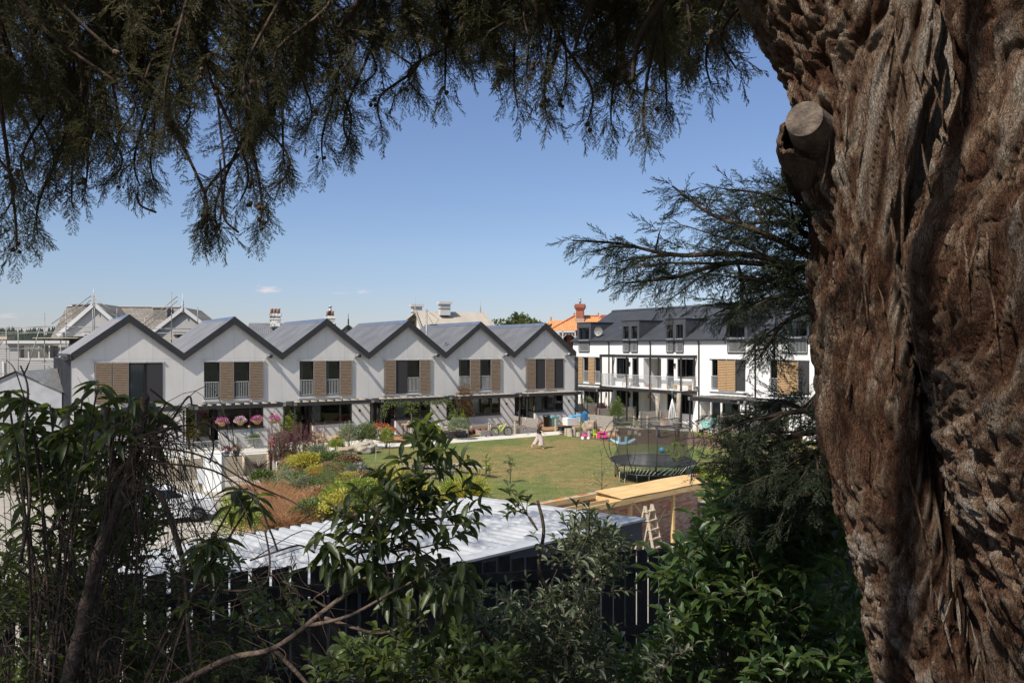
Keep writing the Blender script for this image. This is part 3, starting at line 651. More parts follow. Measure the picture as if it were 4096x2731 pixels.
# garden slope
low=[fr(5.3,-6.9,-1.1)]+[gd(a,b,-1.1) for a,b in ((1015,1975),(1060,2035),(1130,2100),(1290,2150),(1500,2150),(1800,2120))]
low=smooth(low,6); upp=smooth(up[:1]+up[1:],6)
m=MB(); n=len(upp); K=12; vs=[]
for i in range(n):
    for j in range(K+1):
        t=j/K; p=Vector(upp[i]).lerp(low[i],t); p.z=-1.1*t*t*(3-2*t)+.10*noise.noise(p*1.3)*math.sin(math.pi*t)+.02*(1-t); vs.append(p)
m.add(vs,[(i*(K+1)+j,(i+1)*(K+1)+j,(i+1)*(K+1)+j+1,i*(K+1)+j+1) for i in range(n-1) for j in range(K)],0,True)
struct(m,'garden_slope','soil')
def slope_pt(t,s_):   # t along, s_ down
    k=t*(n-1); i=int(min(k,n-2)); f=k-i; p=Vector(upp[i]).lerp(upp[i+1],f); q=Vector(low[i]).lerp(low[i+1],f); r=p.lerp(q,s_); r.z=-1.1*s_*s_*(3-2*s_); return r
# paths, decks, mulch
poly([fr(-9,-4.6),fr(4.9,-4.6),fr(7.5,-5.9),fr(27,-5.55),fr(33,-7.6),fr(36.5,-14),fr(36,-24),Vector((22,33,0)),Vector((34,38,0)),fr(40,-3),fr(31.5,-3.7),fr(-9,-3.5)],'path','gravel_path',.006)
inner=[gd(a,b) for a,b in ((2235,1737),(2330,1752),(2460,1766),(2620,1776),(2800,1782),(2960,1798),(3100,1822),(3230,1850),(3400,1900))]
outer=[gd(a,b) for a,b in ((2270,1722),(2400,1714),(2560,1712),(2700,1722),(2830,1742),(2990,1765),(3120,1795),(3260,1828),(3450,1860))]
poly(smooth(inner,4)+smooth(outer,4)[::-1],'mulch_bed','mulch',.012)
poly([fr(-8.9,-3.5),fr(11.9,-3.5),fr(11.9,0),fr(-8.9,0)],'patio_gravel','gravel_path',.010)
for i,(a,b) in enumerate(((12.1,17.9),(18.1,23.9),(24.1,29.8))):
    m=MB(); T=Matrix.Translation(P0)@Matrix.Rotation(ANG,4,'Z'); m.T=T
    for k in range(26):
        y=-3.4+k*.131; m.box(a,b,y,y+.122,.05,.10)
    m.box(a+.05,b-.05,-3.35,-.05,.012,.048)
    solo(m,'deck','deck_timber',f'Brown timber deck in front of the {("fourth","fifth","sixth")[i]} gabled house from the left','deck',group='timber decks before the houses')
# camera bank
m=MB(); vs=[]; ds=[-6,-3,0,2,3,4,5,6,6.6,7.0,7.3,7.8,8.3,9]; zs=[4.6,4.6,4.45,4.4,4.1,3.6,3.0,2.4,2.2,2.1,1.7,.2,-.8,-1.3]; ns=60
for i in range(ns+1):
    s_=-16+36*i/ns
    for d,z in zip(ds,zs):
        p=U*s_+V*d; vs.append((p.x,p.y,z-.1*max(-3,min(s_-2,12))*(1 if d<7.6 else .2)+.10*noise.noise(p*1.1)))
kk=len(ds); m.add(vs,[(i*kk+j,(i+1)*kk+j,(i+1)*kk+j+1,i*kk+j+1) for i in range(ns) for j in range(kk-1)],0,True); struct(m,'bank','bank_soil')
m=MB(); vs=[]
for x in (-40,-16,20,40):
    for y in (-40,-6): vs.append((x,y,4.6))
m=MB(); a_=P_B+US*.9; b_=P_B+US*14-VS*2
m.beam((a_.x,a_.y,-.5),(b_.x,b_.y,-.5),.25,1.3); solo(m,'low_wall','concrete','Low concrete retaining wall continuing right from the brick wall','wall')
# ------------------------------------------------------------ boundary fence in front of the camera
def zrb(s_): return 4.02-.1*(s_-2.35) if s_>-1 else 4.355
fc=thing('paling_fence','Black timber paling fence with gaps, behind the foreground shrubs','fence',V*6.95,ANG)
s_=-4.6; k=0
fm=None
while s_<12.5:
    b=MB(); wd=rnd.uniform(.145,.155)*(.72 if rnd.random()<.12 else 1); zt=zrb(s_)+.10+.13+rnd.uniform(-.03,.035); sk_=rnd.uniform(-.012,.02)
    b.add([(s_,0,zrb(s_)-1.75),(s_+wd,0,zrb(s_)-1.75),(s_+wd,.018,zrb(s_)-1.75),(s_,.018,zrb(s_)-1.75),(s_,0,zt),(s_+wd,0,zt+sk_),(s_+wd,.018,zt+sk_),(s_,.018,zt)],[(0,3,2,1),(4,5,6,7),(0,1,5,4),(1,2,6,5),(2,3,7,6),(3,0,4,7)])
    b.build('paling','fence_black',fc); s_+=wd+rnd.uniform(.018,.034); k+=1
for dz in (0,-.72,-1.35):
    for a,b_ in ((-4.6,-1),(-1,2.2),(2.2,5.4),(5.4,8.6),(8.6,12.5)):
        b=MB(); b.beam((a+.003,-.03,zrb(a)+.05+dz),(b_-.003,-.03,zrb(b_)+.05+dz),.05,.1); b.build('rail','fence_black',fc)
for a in (-2.6,.6,3.8,7.0,10.2):
    b=MB(); b.box(a,a+.1,.02,.12,zrb(a)-1.9,zrb(a)-.05); b.build('post','fence_black',fc)
# ------------------------------------------------------------ carport with white ribbed roof
C=Vector((-1.106,20.6,0)); LN=9.1; DP=5.55
cp=thing('carport','White ribbed metal carport roof dappled with tree shade, behind the black fence','carport',C-US*LN,ANGS)
m=MB(); T=Matrix(((1,0,0,0),(0,1,0,0),(0,0,1,0),(0,0,0,1)))
# ribs run along y (down the slope), repeated along x : build with the x/y swapped helper
m.T=Matrix(((0,1,0,0),(1,0,0,0),(0,0,1,0),(0,0,0,1)))
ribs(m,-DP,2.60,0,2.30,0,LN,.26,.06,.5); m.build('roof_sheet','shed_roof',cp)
m=MB(); m.box(0,LN,.0,.13,2.12,2.24); m.box(-.02,LN,.13,.15,2.1,2.31); m.build('gutter','shed_trim',cp)
m=MB(); m.box(-.05,LN+.05,-DP-.08,-DP-.02,2.15,2.69); m.build('fascia','shed_trim',cp)

for xx_ in (LN+.001,-.05):
    m=MB(); m.add([(xx_,-DP-.02,2.2),(xx_+.049,-DP-.02,2.2),(xx_+.049,.13,2.05),(xx_,.13,2.05),(xx_,-DP-.02,2.68),(xx_+.049,-DP-.02,2.68),(xx_+.049,.13,2.37),(xx_,.13,2.37)],[(0,3,2,1),(4,5,6,7),(0,1,5,4),(1,2,6,5),(2,3,7,6),(3,0,4,7)]); m.build('barge','shed_roof',cp)
m=MB(); m.box(-.04,LN+.04,-DP-.2,-DP+.1,2.66,2.70); m.build('flashing','shed_roof',cp)
for x in (.1,3,6,LN-.2):
    for y in (-DP+.1,-.15):
        m=MB(); m.box(x,x+.1,y,y+.1,-1.1,2.2); m.build('post','galv',cp)
m=MB(); m.quad((0,-DP+.25,-1.1),(LN,-DP+.25,-1.1),(LN,-DP+.25,2.1),(0,-DP+.25,2.1)); m.build('rear_wall','galv',cp)
# litter on the roof
its=[]
for k in range(2600):
    x=rnd.uniform(.1,LN-.1); y=rnd.uniform(-DP+.1,-.1); x=round(x/.26)*.26+.03+rnd.gauss(0,.02); x=max(.05,min(LN-.05,x))
    p=C-US*LN+US*x+VS*y; z=2.30-.30*y/DP+.006; a=rnd.uniform(0,6.28); its.append((0,frameM((p.x,p.y,z),(-VS.x*.9+rnd.uniform(-.3,.3),-VS.y+rnd.uniform(-.3,.3),.054),(0,0,1),rnd.uniform(.02,.10),sy=rnd.uniform(.03,.09))))
o=npmesh('leaf_litter',[LEAFT[0]],its,'brown_leaf_litter'); tag(o,'Brown leaf litter lying in the channels of the white carport roof','leaf litter',None,'stuff')
# ------------------------------------------------------------ brick wall and timber frame
bw=thing('brick_wall','Recycled mixed-brick wall along the near edge of the lawn','wall',P_B,ANGS)
m=MB(); m.box(-11.5,0.9,.0,.22,-1.1,1.17); m.build('wall','brick_mixed',bw)
x=-11.5
while x<.85:
    m=MB(); l=.225; m.box(x,x+l,-.006+rnd.uniform(-.004,.004),.226,1.173,1.25+rnd.uniform(-.006,.006)); o=m.build('coping_brick',rnd.choice(['terracotta','brick_red','concrete','terracotta_pale','terracotta']),bw); x+=l+.02
    if len([c for c in bw.children])>98: break
ps=thing('plywood_lean_to','Half-built pine frame lean-to with a plywood roof panel against the brick wall','shed',P_B+Vector((0,0,0)),ANGS)
def pb(name,a,matn='new_pine'): m=MB(); m.box(*a); return m.build(name,matn,ps)
m=MB(); nn=12
vs=[]
for k in range(nn+1):
    x=-5.2+5.2*k/nn; zz_=1.335+.008*math.sin(k*.9); vs+=[(x,-1.2,zz_-.10),(x,-.0,zz_+.0)]
m.add(vs,[(2*k,2*k+1,2*k+3,2*k+2) for k in range(nn)],0,True); m.add([(a,b,c-.018) for a,b,c in vs],[(2*k,2*k+2,2*k+3,2*k+1) for k in range(nn)],0,True); m.build('roof_panel','plywood',ps)
pb('beam',(-9.4,0,-1.2,-1.15,1.02,1.19)); pb('beam',(-9.4,0,-.06,-.006,1.1,1.262)); pb('beam',(-9.4,-9.35,-1.148,-.062,1.04,1.19)); pb('beam',(-5.22,-5.17,-1.148,-.062,1.04,1.19)); pb('beam',(-.05,0,-1.148,-.062,1.04,1.19))
pb('beam',(-9.34,-5.24,-.66,-.61,1.04,1.16))
for x in (-.12,-2.3,-4.7,-7.0,-9.3): pb('post',(x,x+.11,-1.149,-1.04,-1.1,1.018))
m=MB(); m.beam((-4.3,-.9,1.0),(-2.9,-.9,-.3),.04,.07); m.build('brace','new_pine',ps)
m=MB(); m.beam((-2.3,-.8,.5),(-3.6,-.8,-.9),.04,.06); m.build('brace','pale_timber',ps)
pb('plate',(-4.72,-4.60,-1.206,-1.2,.95,1.05),'galv'); pb('plate',(-9.42,-9.3,-1.206,-1.2,.95,1.05),'galv')
# stamped handling marks on the sheet: arrows, glass, box
m=MB(); zt=1.342
def mark(x,y,pts): m.add([(x+a*.16,y+b*.12,1.337-.0035+ (y+b*.12)*.083+.008*math.sin((x+5.2)/5.2*nn*.9)+.006) for a,b in pts],[tuple(range(len(pts)))])
mark(-.5,-.8,[(0,0),(.3,0),(.3,1.2),(.7,1.2),(.15,2),(-.4,1.2),(0,1.2)]); mark(-.8,-.8,[(0,0),(.8,0),(.8,.2),(.5,.3),(.5,.9),(.9,1.6),(-.1,1.6),(.3,.9),(.3,.3),(0,.2)]); mark(-1.12,-.8,[(0,0),(.9,0),(.9,.9),(0,.9)]); mark(-1.4,-.85,[(0,0),(.8,0),(.4,.5)])
m.build('stamp','plastic_black',ps)
# step ladder
sl=thing('step_ladder','Pale wooden step ladder standing under the lean-to by the brick wall','ladder',P_B+US*(-4.4)-VS*1.9+Vector((0,0,-1.1)),ANGS+.1)
for x in (-.28,.28):
    m=MB(); m.beam((x,-.3,0),(x*.75,.2,2.1),.03,.1); m.build('side_rail','pale_timber',sl)
    m=MB(); m.beam((x,.7,0),(x*.75,.23,2.1),.03,.05); m.build('back_rail','pale_timber',sl)
for k in range(7):
    t=(k+.6)/7.3; m=MB(); m.box(-.27,.27,-.3+.5*t-.07,-.3+.5*t+.08,2.1*t,2.1*t+.03); m.build('tread','pale_timber',sl)
m=MB()
for r_ in range(11):
    for c_ in range(4):
        o_=.0 if r_%2 else .05
        m.box(c_*.24+o_,c_*.24+.225+o_,rnd.uniform(-.02,.02),.22,r_*.08,r_*.08+.074,rnd.randint(0,2))
        if r_<9: m.box(c_*.24+o_,c_*.24+.225+o_,.25,.46,r_*.08,r_*.08+.074,rnd.randint(0,2))
solo(m,'brick_stack',['terracotta','brick_red','terracotta_pale'],'Stack of loose red bricks beside the pine post of the lean-to','bricks',P_B+US*(-.9)-VS*2.6+Vector((0,0,-1.1)),ANGS)
tr=thing('trestle','Metal work trestle with plank beside the step ladder','trestle',P_B+US*(-3.2)-VS*2.5+Vector((0,0,-1.1)),ANGS)
m=MB(); m.box(-.9,.9,-.12,.12,.78,.82); m.build('plank','pale_timber',tr)
for x in (-.7,.7):
    m=MB()
    for y in (-.3,.3): m.tube([(x,y,0),(x,y*.2,.78)],.02)
    m.tube([(x,-.2,.3),(x,.2,.3)],.015); m.build('leg','galv',tr)
# white boards behind the fence at the right
wf=thing('white_board_fence','Cream vertical board fence glimpsed beyond the black palings beside the trunk','fence',at(3150,2190,17.5)*1.0,ANG)
wf.location=(at(3150,2190,17.5).x,17.5,-1.1)
for k in range(16):
    m=MB(); m.box(k*.31,k*.31+.3,0,.03,0,3.4); m.build('board','plastic_white',wf)
# ------------------------------------------------------------ retaining wall, steps, rail fence
rw=thing('retaining_wall','Timber sleeper retaining wall under the railed walkway','wall',P0,ANG)
for k in range(6):
    m=MB(); z=-1.08+k*.18; m.box(-8.9,3.9,-4.72,-4.66,z,z+.172); m.build('sleeper','pale_timber',rw)
for x in (-7.2,-5.2,-3.2,-1.2,.8,2.4,3.8):
    m=MB(); m.tube([(x,-4.82,-1.1),(x,-4.82,.12)],.09,10); m.build('post','pale_timber',rw)
st=thing('garden_steps','Pale concrete steps climbing to the walkway beside the purple plants','steps',P0,ANG)
for k in range(6):
    m=MB(); m.box(4.0,5.35,-4.66-(6-k)*.33,-4.66-(5-k)*.33+.02,-1.1,-1.1+(k+1)*.18); m.build('step','concrete',st)
hr=MB(); T=Matrix.Translation(P0)@Matrix.Rotation(ANG,4,'Z'); hr.T=T
hr.tube(smooth([(3.6,-7.1,-1.1),(3.6,-7.1,-.3),(3.65,-6.95,-.16),(3.9,-6.6,-.12),(4.0,-5.2,.72),(4.05,-4.7,.95),(4.1,-4.5,.9)],4),.025,8); hr.tube([(3.95,-5.6,.45),(3.95,-5.6,-.7)],.02,6)
solo(hr,'handrail','plastic_white','White bent tube handrail beside the concrete steps','handrail')
tw=MB(); tw.T=T
vs=[]
for i in range(9):
    for j in range(6):
        a=i/8*math.pi*2; vs.append((4.03+.10*math.cos(a)*(1-.03*j)+.02*math.sin(j*3+i*2),-4.85+.14*math.sin(a)*(1+.05*j),.98-.1*j+.008*math.sin(i*1.7)))
tw.add(vs,[(i*6+j,(i+1)*6+j,(i+1)*6+j+1,i*6+j+1) for i in range(8) for j in range(5)],0,True)
solo(tw,'towel','towel_red','Red cloth hung over the top of the white handrail','towel')
rf_=thing('rail_fence','Low galvanised wire mesh fence along the walkway above the retaining wall','fence',P0,ANG)
for a in range(5):
    x0=-7.9+a*2.5; railing(rf_,x0+.03,x0+2.45,.12,.98,-4.56,.075,name='mesh_panel')
for k,x in enumerate((-7.9,-5.4,-2.9,-.4,2.1,4.6)):
    m=MB(); m.box(x-.05,x+.05,-4.6,-4.5,-.05,1.08); m.build('post','pale_timber' if k%2 else 'galv',rf_)
# timber bollards beside the path
bl=[(1293,1785,'before the blond garden chairs','leftmost'),(1646,1766,'before the dark planter',''),(1769,1759,'at the right part of the dark planter',''),(1957,1742,'beside the lime bicycle rear wheel',''),(2060,1736,'between the lime bicycle and the walker',''),(2223,1725,'at the deck before the sixth house',''),(2320,1716,'near the blue shell',''),(2537,1712,'behind the trampoline net, left',''),(2590,1712,'behind the trampoline net beside the yellow flower',''),(2788,1728,'left of the green garden chairs',''),(2933,1745,'before the right timber screen','')]
proto=None
for px,py,tx,_ in bl:
    p=gd(px,py)
    lab=f'Short square timber post {tx}'
    if proto is None:
        m=MB(); m.box(-.06,.06,-.06,.06,-.1,.93); m.box(-.055,.055,-.055,.055,.93,.945); proto=solo(m,'bollard','pale_timber',lab,'post',p,ANG,'square timber posts beside the path')
    else: dup(proto,lab,p)
# ------------------------------------------------------------ timber privacy screens
def screen(a,b,h0,h1,label,matn='grey_timber',nb=7):
    a=Vector(a); b=Vector(b); L=(b-a).length; t=thing('timber_screen',label,'screen',a,math.atan2((b-a).y,(b-a).x),'timber screens between the patios')
    for k in range(nb):
        z=.04+k*(min(h0,h1)-.04)/nb; m=MB(); m.box(0,L,-.02,.02,z,z+(min(h0,h1)-.04)/nb-.012); m.build('board',matn,t)
    for x in (.06,L*.5,L-.06): m=MB(); m.box(x-.045,x+.045,-.065,-.021,0,max(h0,h1)); m.build('post',matn,t)
    if h1>h0: pass
    return t
screen(fr(12.0,-3.45),fr(12.0,-.2),.95,1.0,'Grey timber screen beside the red geraniums, before the fourth house')
screen(fr(18.0,-3.45),fr(18.0,-.2),.95,1.0,'Grey timber screen behind the tall bronze shrub')
screen(fr(24.0,-3.45),fr(24.0,-.2),.98,1.0,'Grey timber screen left of the walking woman')
screen(fr(30.2,-4.6),fr(30.0,-.2),.95,1.0,'Grey timber screen behind the teal pots')
def q2(x,d,z=0): return Q2+V*(-x)-U*d+Vector((0,0,z))
xa=X2(2402)
screen(q2(xa-3.4,4.8),q2(xa-3.4,.2),1.35,1.4,'Grey timber screen behind the red-leaved shrub, left of the balcony posts')
screen(q2(xa+.9,4.6),q2(xa+.9,.2),1.3,1.35,'Grey timber screen left of the leafy green bush under the balcony')
screen(q2(xa+5.0,4.4),q2(xa+5.0,.2),1.2,1.25,'Brown timber screen between the two swing poles and the bush')
screen(q2(xa+10.3,4.6),q2(xa+10.3,.2),1.3,1.35,'Timber screen behind the right swing pole')
screen(gd(2868,1738),gd(2868,1738)+U*3.6,1.35,1.4,'Timber screen right of the green garden chairs')
screen(q2(xa+20.5,3.6),q2(xa+20.5,.2),1.3,1.35,'Timber screen behind the conifer branches')
# electrical cabinet, meter boxes
m=MB(); m.box(-.45,.45,-.3,.3,0,1.95); m.box(-.47,.47,-.32,.32,1.95,2.0); m.box(-.02,.02,-.306,-.301,.1,1.9,1); m.box(.2,.26,-.32,-.301,.9,1.05,1)
solo(m,'electrical_cabinet',['plastic_white','joint'],'Tall white electrical cabinet before the retaining wall','cabinet',gd(857,1962,-1.1),ANG-.5)
def pbox(px,py,h,label,w=.35):
    t=thing('meter_box',label,'box',gd(px,py,-1.1),ANG-.2,'white boxes on timber posts'); m=MB(); m.box(-.06,.06,-.06,.06,0,h); m.build('post','pale_timber',t); m=MB(); m.box(-w/2,w/2,-.2,-.062,h-.75,h-.1); m.build('cabinet','plastic_white',t)
pbox(803,2010,1.7,'White meter box on a timber post left of the electrical cabinet'); pbox(1022,2165,1.75,'White box on a timber post beside the leafy bush at the carport edge')
# ------------------------------------------------------------ car
car=thing('parked_car','White hatchback parked in the yard behind the twisted vine','car',Vector((at(630,2100,33).x,33.3,-1.1)),ANG)
prof=[(-2.1,.35),(-2.15,.75),(-2.1,1.0),(-1.85,1.12),(-1.25,1.5),(-.5,1.56),(.3,1.5),(1.05,1.05),(1.7,.92),(2.1,.72),(2.15,.4),(2.0,.25),(-1.95,.25)]
def carbody(w,prof,taper):
    vs=[];n=len(prof)
    ys=[-w/2,-w/2+.06,-.3,.3,w/2-.06,w/2]
    for y in ys:
        k=.97 if abs(y)==w/2 else 1
        for x,z in prof:
            yy=y*(1-taper*max(0,z-.95)); vs.append((x*k,yy,.3+(z-.3)*(.985 if k<1 else 1)))
    fs=[(i*n+j,i*n+(j+1)%n,(i+1)*n+(j+1)%n,(i+1)*n+j) for i in range(len(ys)-1) for j in range(n)]
    fs+=[tuple(range(n))[::-1],tuple((len(ys)-1)*n+j for j in range(n))]
    return vs,fs
m=MB(); m.add(*carbody(1.75,prof,.35),0,False); m.build('body','car_paint',car)
for sy in (-1,1):
    m=MB(); f_=lambda x,z: (x,sy*(.875*(1-.35*max(0,z-.95))+.004),z)
    m.add([f_(-1.55,1.08),f_(-.35,1.08),f_(-.35,1.46),f_(-1.2,1.42)],[(0,1,2,3)]); m.add([f_(-.27,1.08),f_(.85,1.08),f_(.28,1.43),f_(-.27,1.46)],[(0,1,2,3)]); m.build('side_window','car_glass',car)
m=MB(); m.add([(.36,-.62,1.49),(.36,.62,1.49),(1.02,.74,1.09),(1.02,-.74,1.09)],[(0,1,2,3)]); m.build('windscreen','car_glass',car)
m=MB(); m.add([(-1.3,-.62,1.49),(-1.3,.62,1.49),(-1.84,.72,1.14),(-1.84,-.72,1.14)],[(3,2,1,0)]); m.build('rear_window','car_glass',car)
for x in (-1.35,1.3):
    for y in (-.88,.88):
        m=MB(); m.T=Matrix.Translation((x,y,.32))@Matrix.Rotation(R(90),4,'X'); m.lathe([(.2,-.1),(.3,-.11),(.32,-.08),(.32,.08),(.3,.11),(.2,.1)],24); w_=m.build('wheel','tyre',car)
        m=MB(); sg=-1 if y<0 else 1; m.T=Matrix.Translation((x,y+sg*.03,.32))@Matrix.Rotation(R(90),4,'X'); m.lathe([(.0,-.09),(.19,-.085),(.2,.085),(0,.09)],16); m.build('rim','rim',w_)
for y in (-.6,.6):
    m=MB(); m.box(2.04,2.13,y-.16,y+.16,.62,.74); m.build('headlight','glass',car)
    m=MB(); m.box(-2.16,-2.1,y-.12,y+.12,.75,.95); m.build('tail_light','red_toy',car)
m=MB(); m.box(.75,.95,-1.0,-.86,1.02,1.14); m.build('wing_mirror','car_paint',car)
# ------------------------------------------------------------ garage at the left
g0=at(-118,1563,44); ga=thing('garage','Grey gabled garage with roller door at the left edge','garage',(g0.x,44,-1.1),.12)
m=MB(); W=4.8; m.quad((0,0,0),(W,0,0),(W,0,4.85),(0,0,4.85)); m.add([(0,0,4.85),(W,0,4.85),(W/2,0,5.95)],[(0,1,2)]); m.quad((W,0,0),(W,7,0),(W,7,4.85),(W,0,4.85)); m.quad((0,0,0),(0,7,0),(0,7,4.85),(0,0,4.85))
weld(m.build('wall','garage_grey',ga)); m=MB()
for k in range(22): m.box(.5,W-.5,-.05-.012*(k%2),-.003,.05+k*.17,.05+k*.17+.165)
m.build('roller_door','garage_grey',ga)
m=MB(); m.add([(-.15,-.15,4.83),(W/2,-.15,6.05),(W+.15,-.15,4.83),(-.15,7,4.83),(W/2,7,6.05),(W+.15,7,4.83)],[(0,1,4,3),(1,2,5,4)]); m.build('roof','galv',ga)
# ------------------------------------------------------------ background houses
def gable_roof(mb,x0,x1,y0,y1,ze,zr,ov=.3,m=0,th=.08):
    ym=(y0+y1)/2; k=(zr-ze)/((y1-y0)/2)
    for ya,s_ in ((y0-ov,1),(y1+ov,-1)):
        mb.add([(x0-ov,ya,ze-ov*k),(x1+ov,ya,ze-ov*k),(x1+ov,ym,zr),(x0-ov,ym,zr),(x0-ov,ya,ze-ov*k-th),(x1+ov,ya,ze-ov*k-th),(x1+ov,ym,zr-th),(x0-ov,ym,zr-th)],[(0,1,2,3),(7,6,5,4),(0,4,5,1),(1,5,6,2),(3,7,4,0)],m)
def finial(parent,p,h=1.0,matn='villa_white'):
    m=MB(); m.lathe([(.05,-.6),(.07,-.2),(.05,0),(.11,.12),(.05,.22),(.09,.35),(.035,.5),(.02,h)],8,p); m.build('finial',matn,parent)
# scaffolded villa
vY=66
v1=thing('weathered_villa','Old villa with worn shingle roof and twin gables behind scaffolding','house',(at(225,1228,vY).x,vY,0),.12)
k=vY/F
def vx(px): return (px-225)*k
def vz(py): return H-(py-HZ)*k
m=MB(); x0,x1=vx(228)-1.3,vx(712)-2.0; zr=vz(1227)+.30; ze=vz(1345)+.1
m.box(x0,x1,2.6,8.5,-1.2,ze); m.build('wall','weatherboard',v1)
m=MB(); gable_roof(m,x0,x1,2.6,8.5,ze,zr,.25); m.build('roof','shingle_rows',v1)
m=MB(); m.box(x0-.2,x1+.2,5.4,5.7,zr,zr+.1); m.build('ridge','villa_white',v1)
for gx,gp in ((373,1207),(715,1223)):
    a,b=vx(gx-135),vx(gx+135); zb=vz(1335); zp=vz(gp+4); c=(a+b)/2
    m=MB(); m.add([(a+.25,0,-1.2),(b-.25,0,-1.2),(b-.25,0,zb),(c,0,zp-.1),(a+.25,0,zb)],[(0,1,2,3,4)]); m.quad((b-.25,0,-1.2),(b-.25,5,-1.2),(b-.25,5,zb),(b-.25,0,zb)); m.quad((a+.25,0,-1.2),(a+.25,5,-1.2),(a+.25,5,zb),(a+.25,0,zb)); weld(m.build('gable_wall','villa_wall',v1))
    m=MB()
    for p,q in (((a,-.1,zb-.05),(c,-.1,zp)),((b,-.1,zb-.05),(c,-.1,zp))):
        m.add([(p[0],-.25,p[2]),(q[0],-.25,q[2]),(q[0],5.4,q[2]),(p[0],5.4,p[2])],[(0,1,2,3)])
    m.build('gable_roof','shingle_rows',v1)
    m=MB(); m.beam((a-.05,-.3,zb-.15),(c,-.3,zp-.1),.06,.3); m.beam((b+.05,-.3,zb-.15),(c,-.3,zp-.1),.06,.3); m.build('barge_board','villa_white',v1)
    finial(v1,(c,-.36,zp+.1),1.1)
    m=MB(); m.box(c-.9,c+1.1,-.5,-.05,vz(1336),vz(1332)); m.box(c-.8,c+1.0,-.42,-.03,vz(1332),vz(1326),1); m.box(c-.5,c+.7,-.1,-.01,vz(1375),vz(1340),2); m.build('bay_hood',['villa_white','shingle','frame_dark'],v1)
for cx,cy in ((362,1208),(690,1219)):
    cx-=130; m=MB(); m.box(vx(cx)-.6,vx(cx)+.6,4.2,5.2,vz(1280),vz(cy)); m.box(vx(cx)-.68,vx(cx)+.68,4.1,5.3,vz(cy),vz(cy)+.12,1); m.build('chimney',['shingle','garage_grey'],v1)
an=thing('weatherboard_annex','Grey weatherboard annex with a long white window at the left edge','annex',(at(38,1360,60).x,60,0),.1)
k=60/F; W=(262-38)*k
m=MB(); wall_sheet(m,-3,W,-1.2,H-(1362-HZ)*k,[((70-38)*k,(228-38)*k,H-(1436-HZ)*k,H-(1378-HZ)*k)]); m.quad((W,0,-1.2),(W,8,-1.2),(W,8,6.5),(W,0,6.5)); weld(m.build('wall','weatherboard',an))
m=MB(); m.add([(-.3,-.3,H-(1366-HZ)*k),(W+.2,-.3,H-(1346-HZ)*k),(W+.2,8,H-(1335-HZ)*k),(-.3,8,H-(1350-HZ)*k)],[(0,1,2,3)]); m.box(-.3,W+.2,-.35,-.3,H-(1366-HZ)*k-.15,H-(1362-HZ)*k); m.build('roof','villa_white',an)
o=window(an,(70-38)*k,(228-38)*k,H-(1436-HZ)*k,H-(1378-HZ)*k,.05,4,.07,curtain=.12); o.data.materials[0]=MATS['villa_white']
m=MB(); m.box(-3,W,.3,6,H-(1500-HZ)*k,H-(1440-HZ)*k); m.quad((-3,5,-1),(W,5,-1),(W,5,6.6),(-3,5,6.6)); m.build('interior','interior',an)
m=MB(); m.tube([(W*.02-3+2.6,-.1,2),( -.4,-.1,5.2)],.05); m.build('downpipe','villa_white',an)
# scaffold
sc=thing('scaffold','Galvanised tube scaffolding around the old villa and annex','scaffold',(0,57.5,0),0)
k=57.5/F
def spx(px,py,dy=0): return Vector(((px-2048)*k,dy,H-(py-HZ)*k))
def pole(a,b,r=.03,mn='galv'): m=MB(); m.tube([a,b],r,6); m.build('pole',mn,sc)
for px,y0,y1 in ((25,1305,1600),(73,1308,1600),(178,1250,1640),(264,1233,1560),(371,1170,1470),(378,1190,1400),(468,1232,1380),(580,1268,1420),(686,1166,1420),(791,1228,1330),(243,1350,1560)): pole(spx(px,y0),spx(px,y1))
for a,b,c,d in ((0,1313,178,1305),(178,1305,500,1310),(0,1330,500,1330),(0,1340,180,1326),(560,1313,780,1315),(560,1332,780,1332),(0,1394,300,1394),(0,1436,240,1446),(170,1446,240,1446),(0,1494,240,1496),(180,1540,240,1540)): pole(spx(a,b),spx(c,d,.4))
for a,b,c,d in ((216,1296,373,1184),(236,1306,373,1200),(373,1184,488,1265),(373,1200,470,1272),(580,1297,716,1187),(590,1310,716,1204),(107,1512,170,1312),(0,1400,24,1355),(175,1446,225,1480)): pole(spx(a,b,-.3),spx(c,d,-.3))
m=MB(); m.box(spx(140,0).x,spx(320,0).x,-.3,.6,spx(0,1353).z,spx(0,1350).z); m.build('plank','pale_timber',sc); m=MB(); m.box(spx(590,0).x,spx(760,0).x,-.3,.6,spx(0,1356).z,spx(0,1352).z); m.build('plank','pale_timber',sc)
m=MB(); m.box(spx(-10,0).x,spx(38,0).x,-.3,.6,spx(0,1358).z,spx(0,1345).z); m.build('plank','pale_timber',sc)
# chimney helper
def chimney(par,x,y,z0,z1,w,d,matn,pots=0,flare=.12,pm='terracotta_pale'):
    m=MB(); m.box(x-w/2,x+w/2,y-d/2,y+d/2,z0,z1); f=flare
    m.box(x-w/2-f*.5,x+w/2+f*.5,y-d/2-f*.5,y+d/2+f*.5,z0+(z1-z0)*.52,z0+(z1-z0)*.58); m.box(x-w/2-f,x+w/2+f,y-d/2-f,y+d/2+f,z1-.28,z1); c=m.build('chimney',matn,par)
    for q in range(pots):
        m=MB(); xx=x+(q-(pots-1)/2)*w/pots; m.lathe([(.17,0),(.14,.35),(.19,.42),(.19,.5),(.1,.5)],10,(xx,y,z1)); m.build('chimney_pot',pm,c)
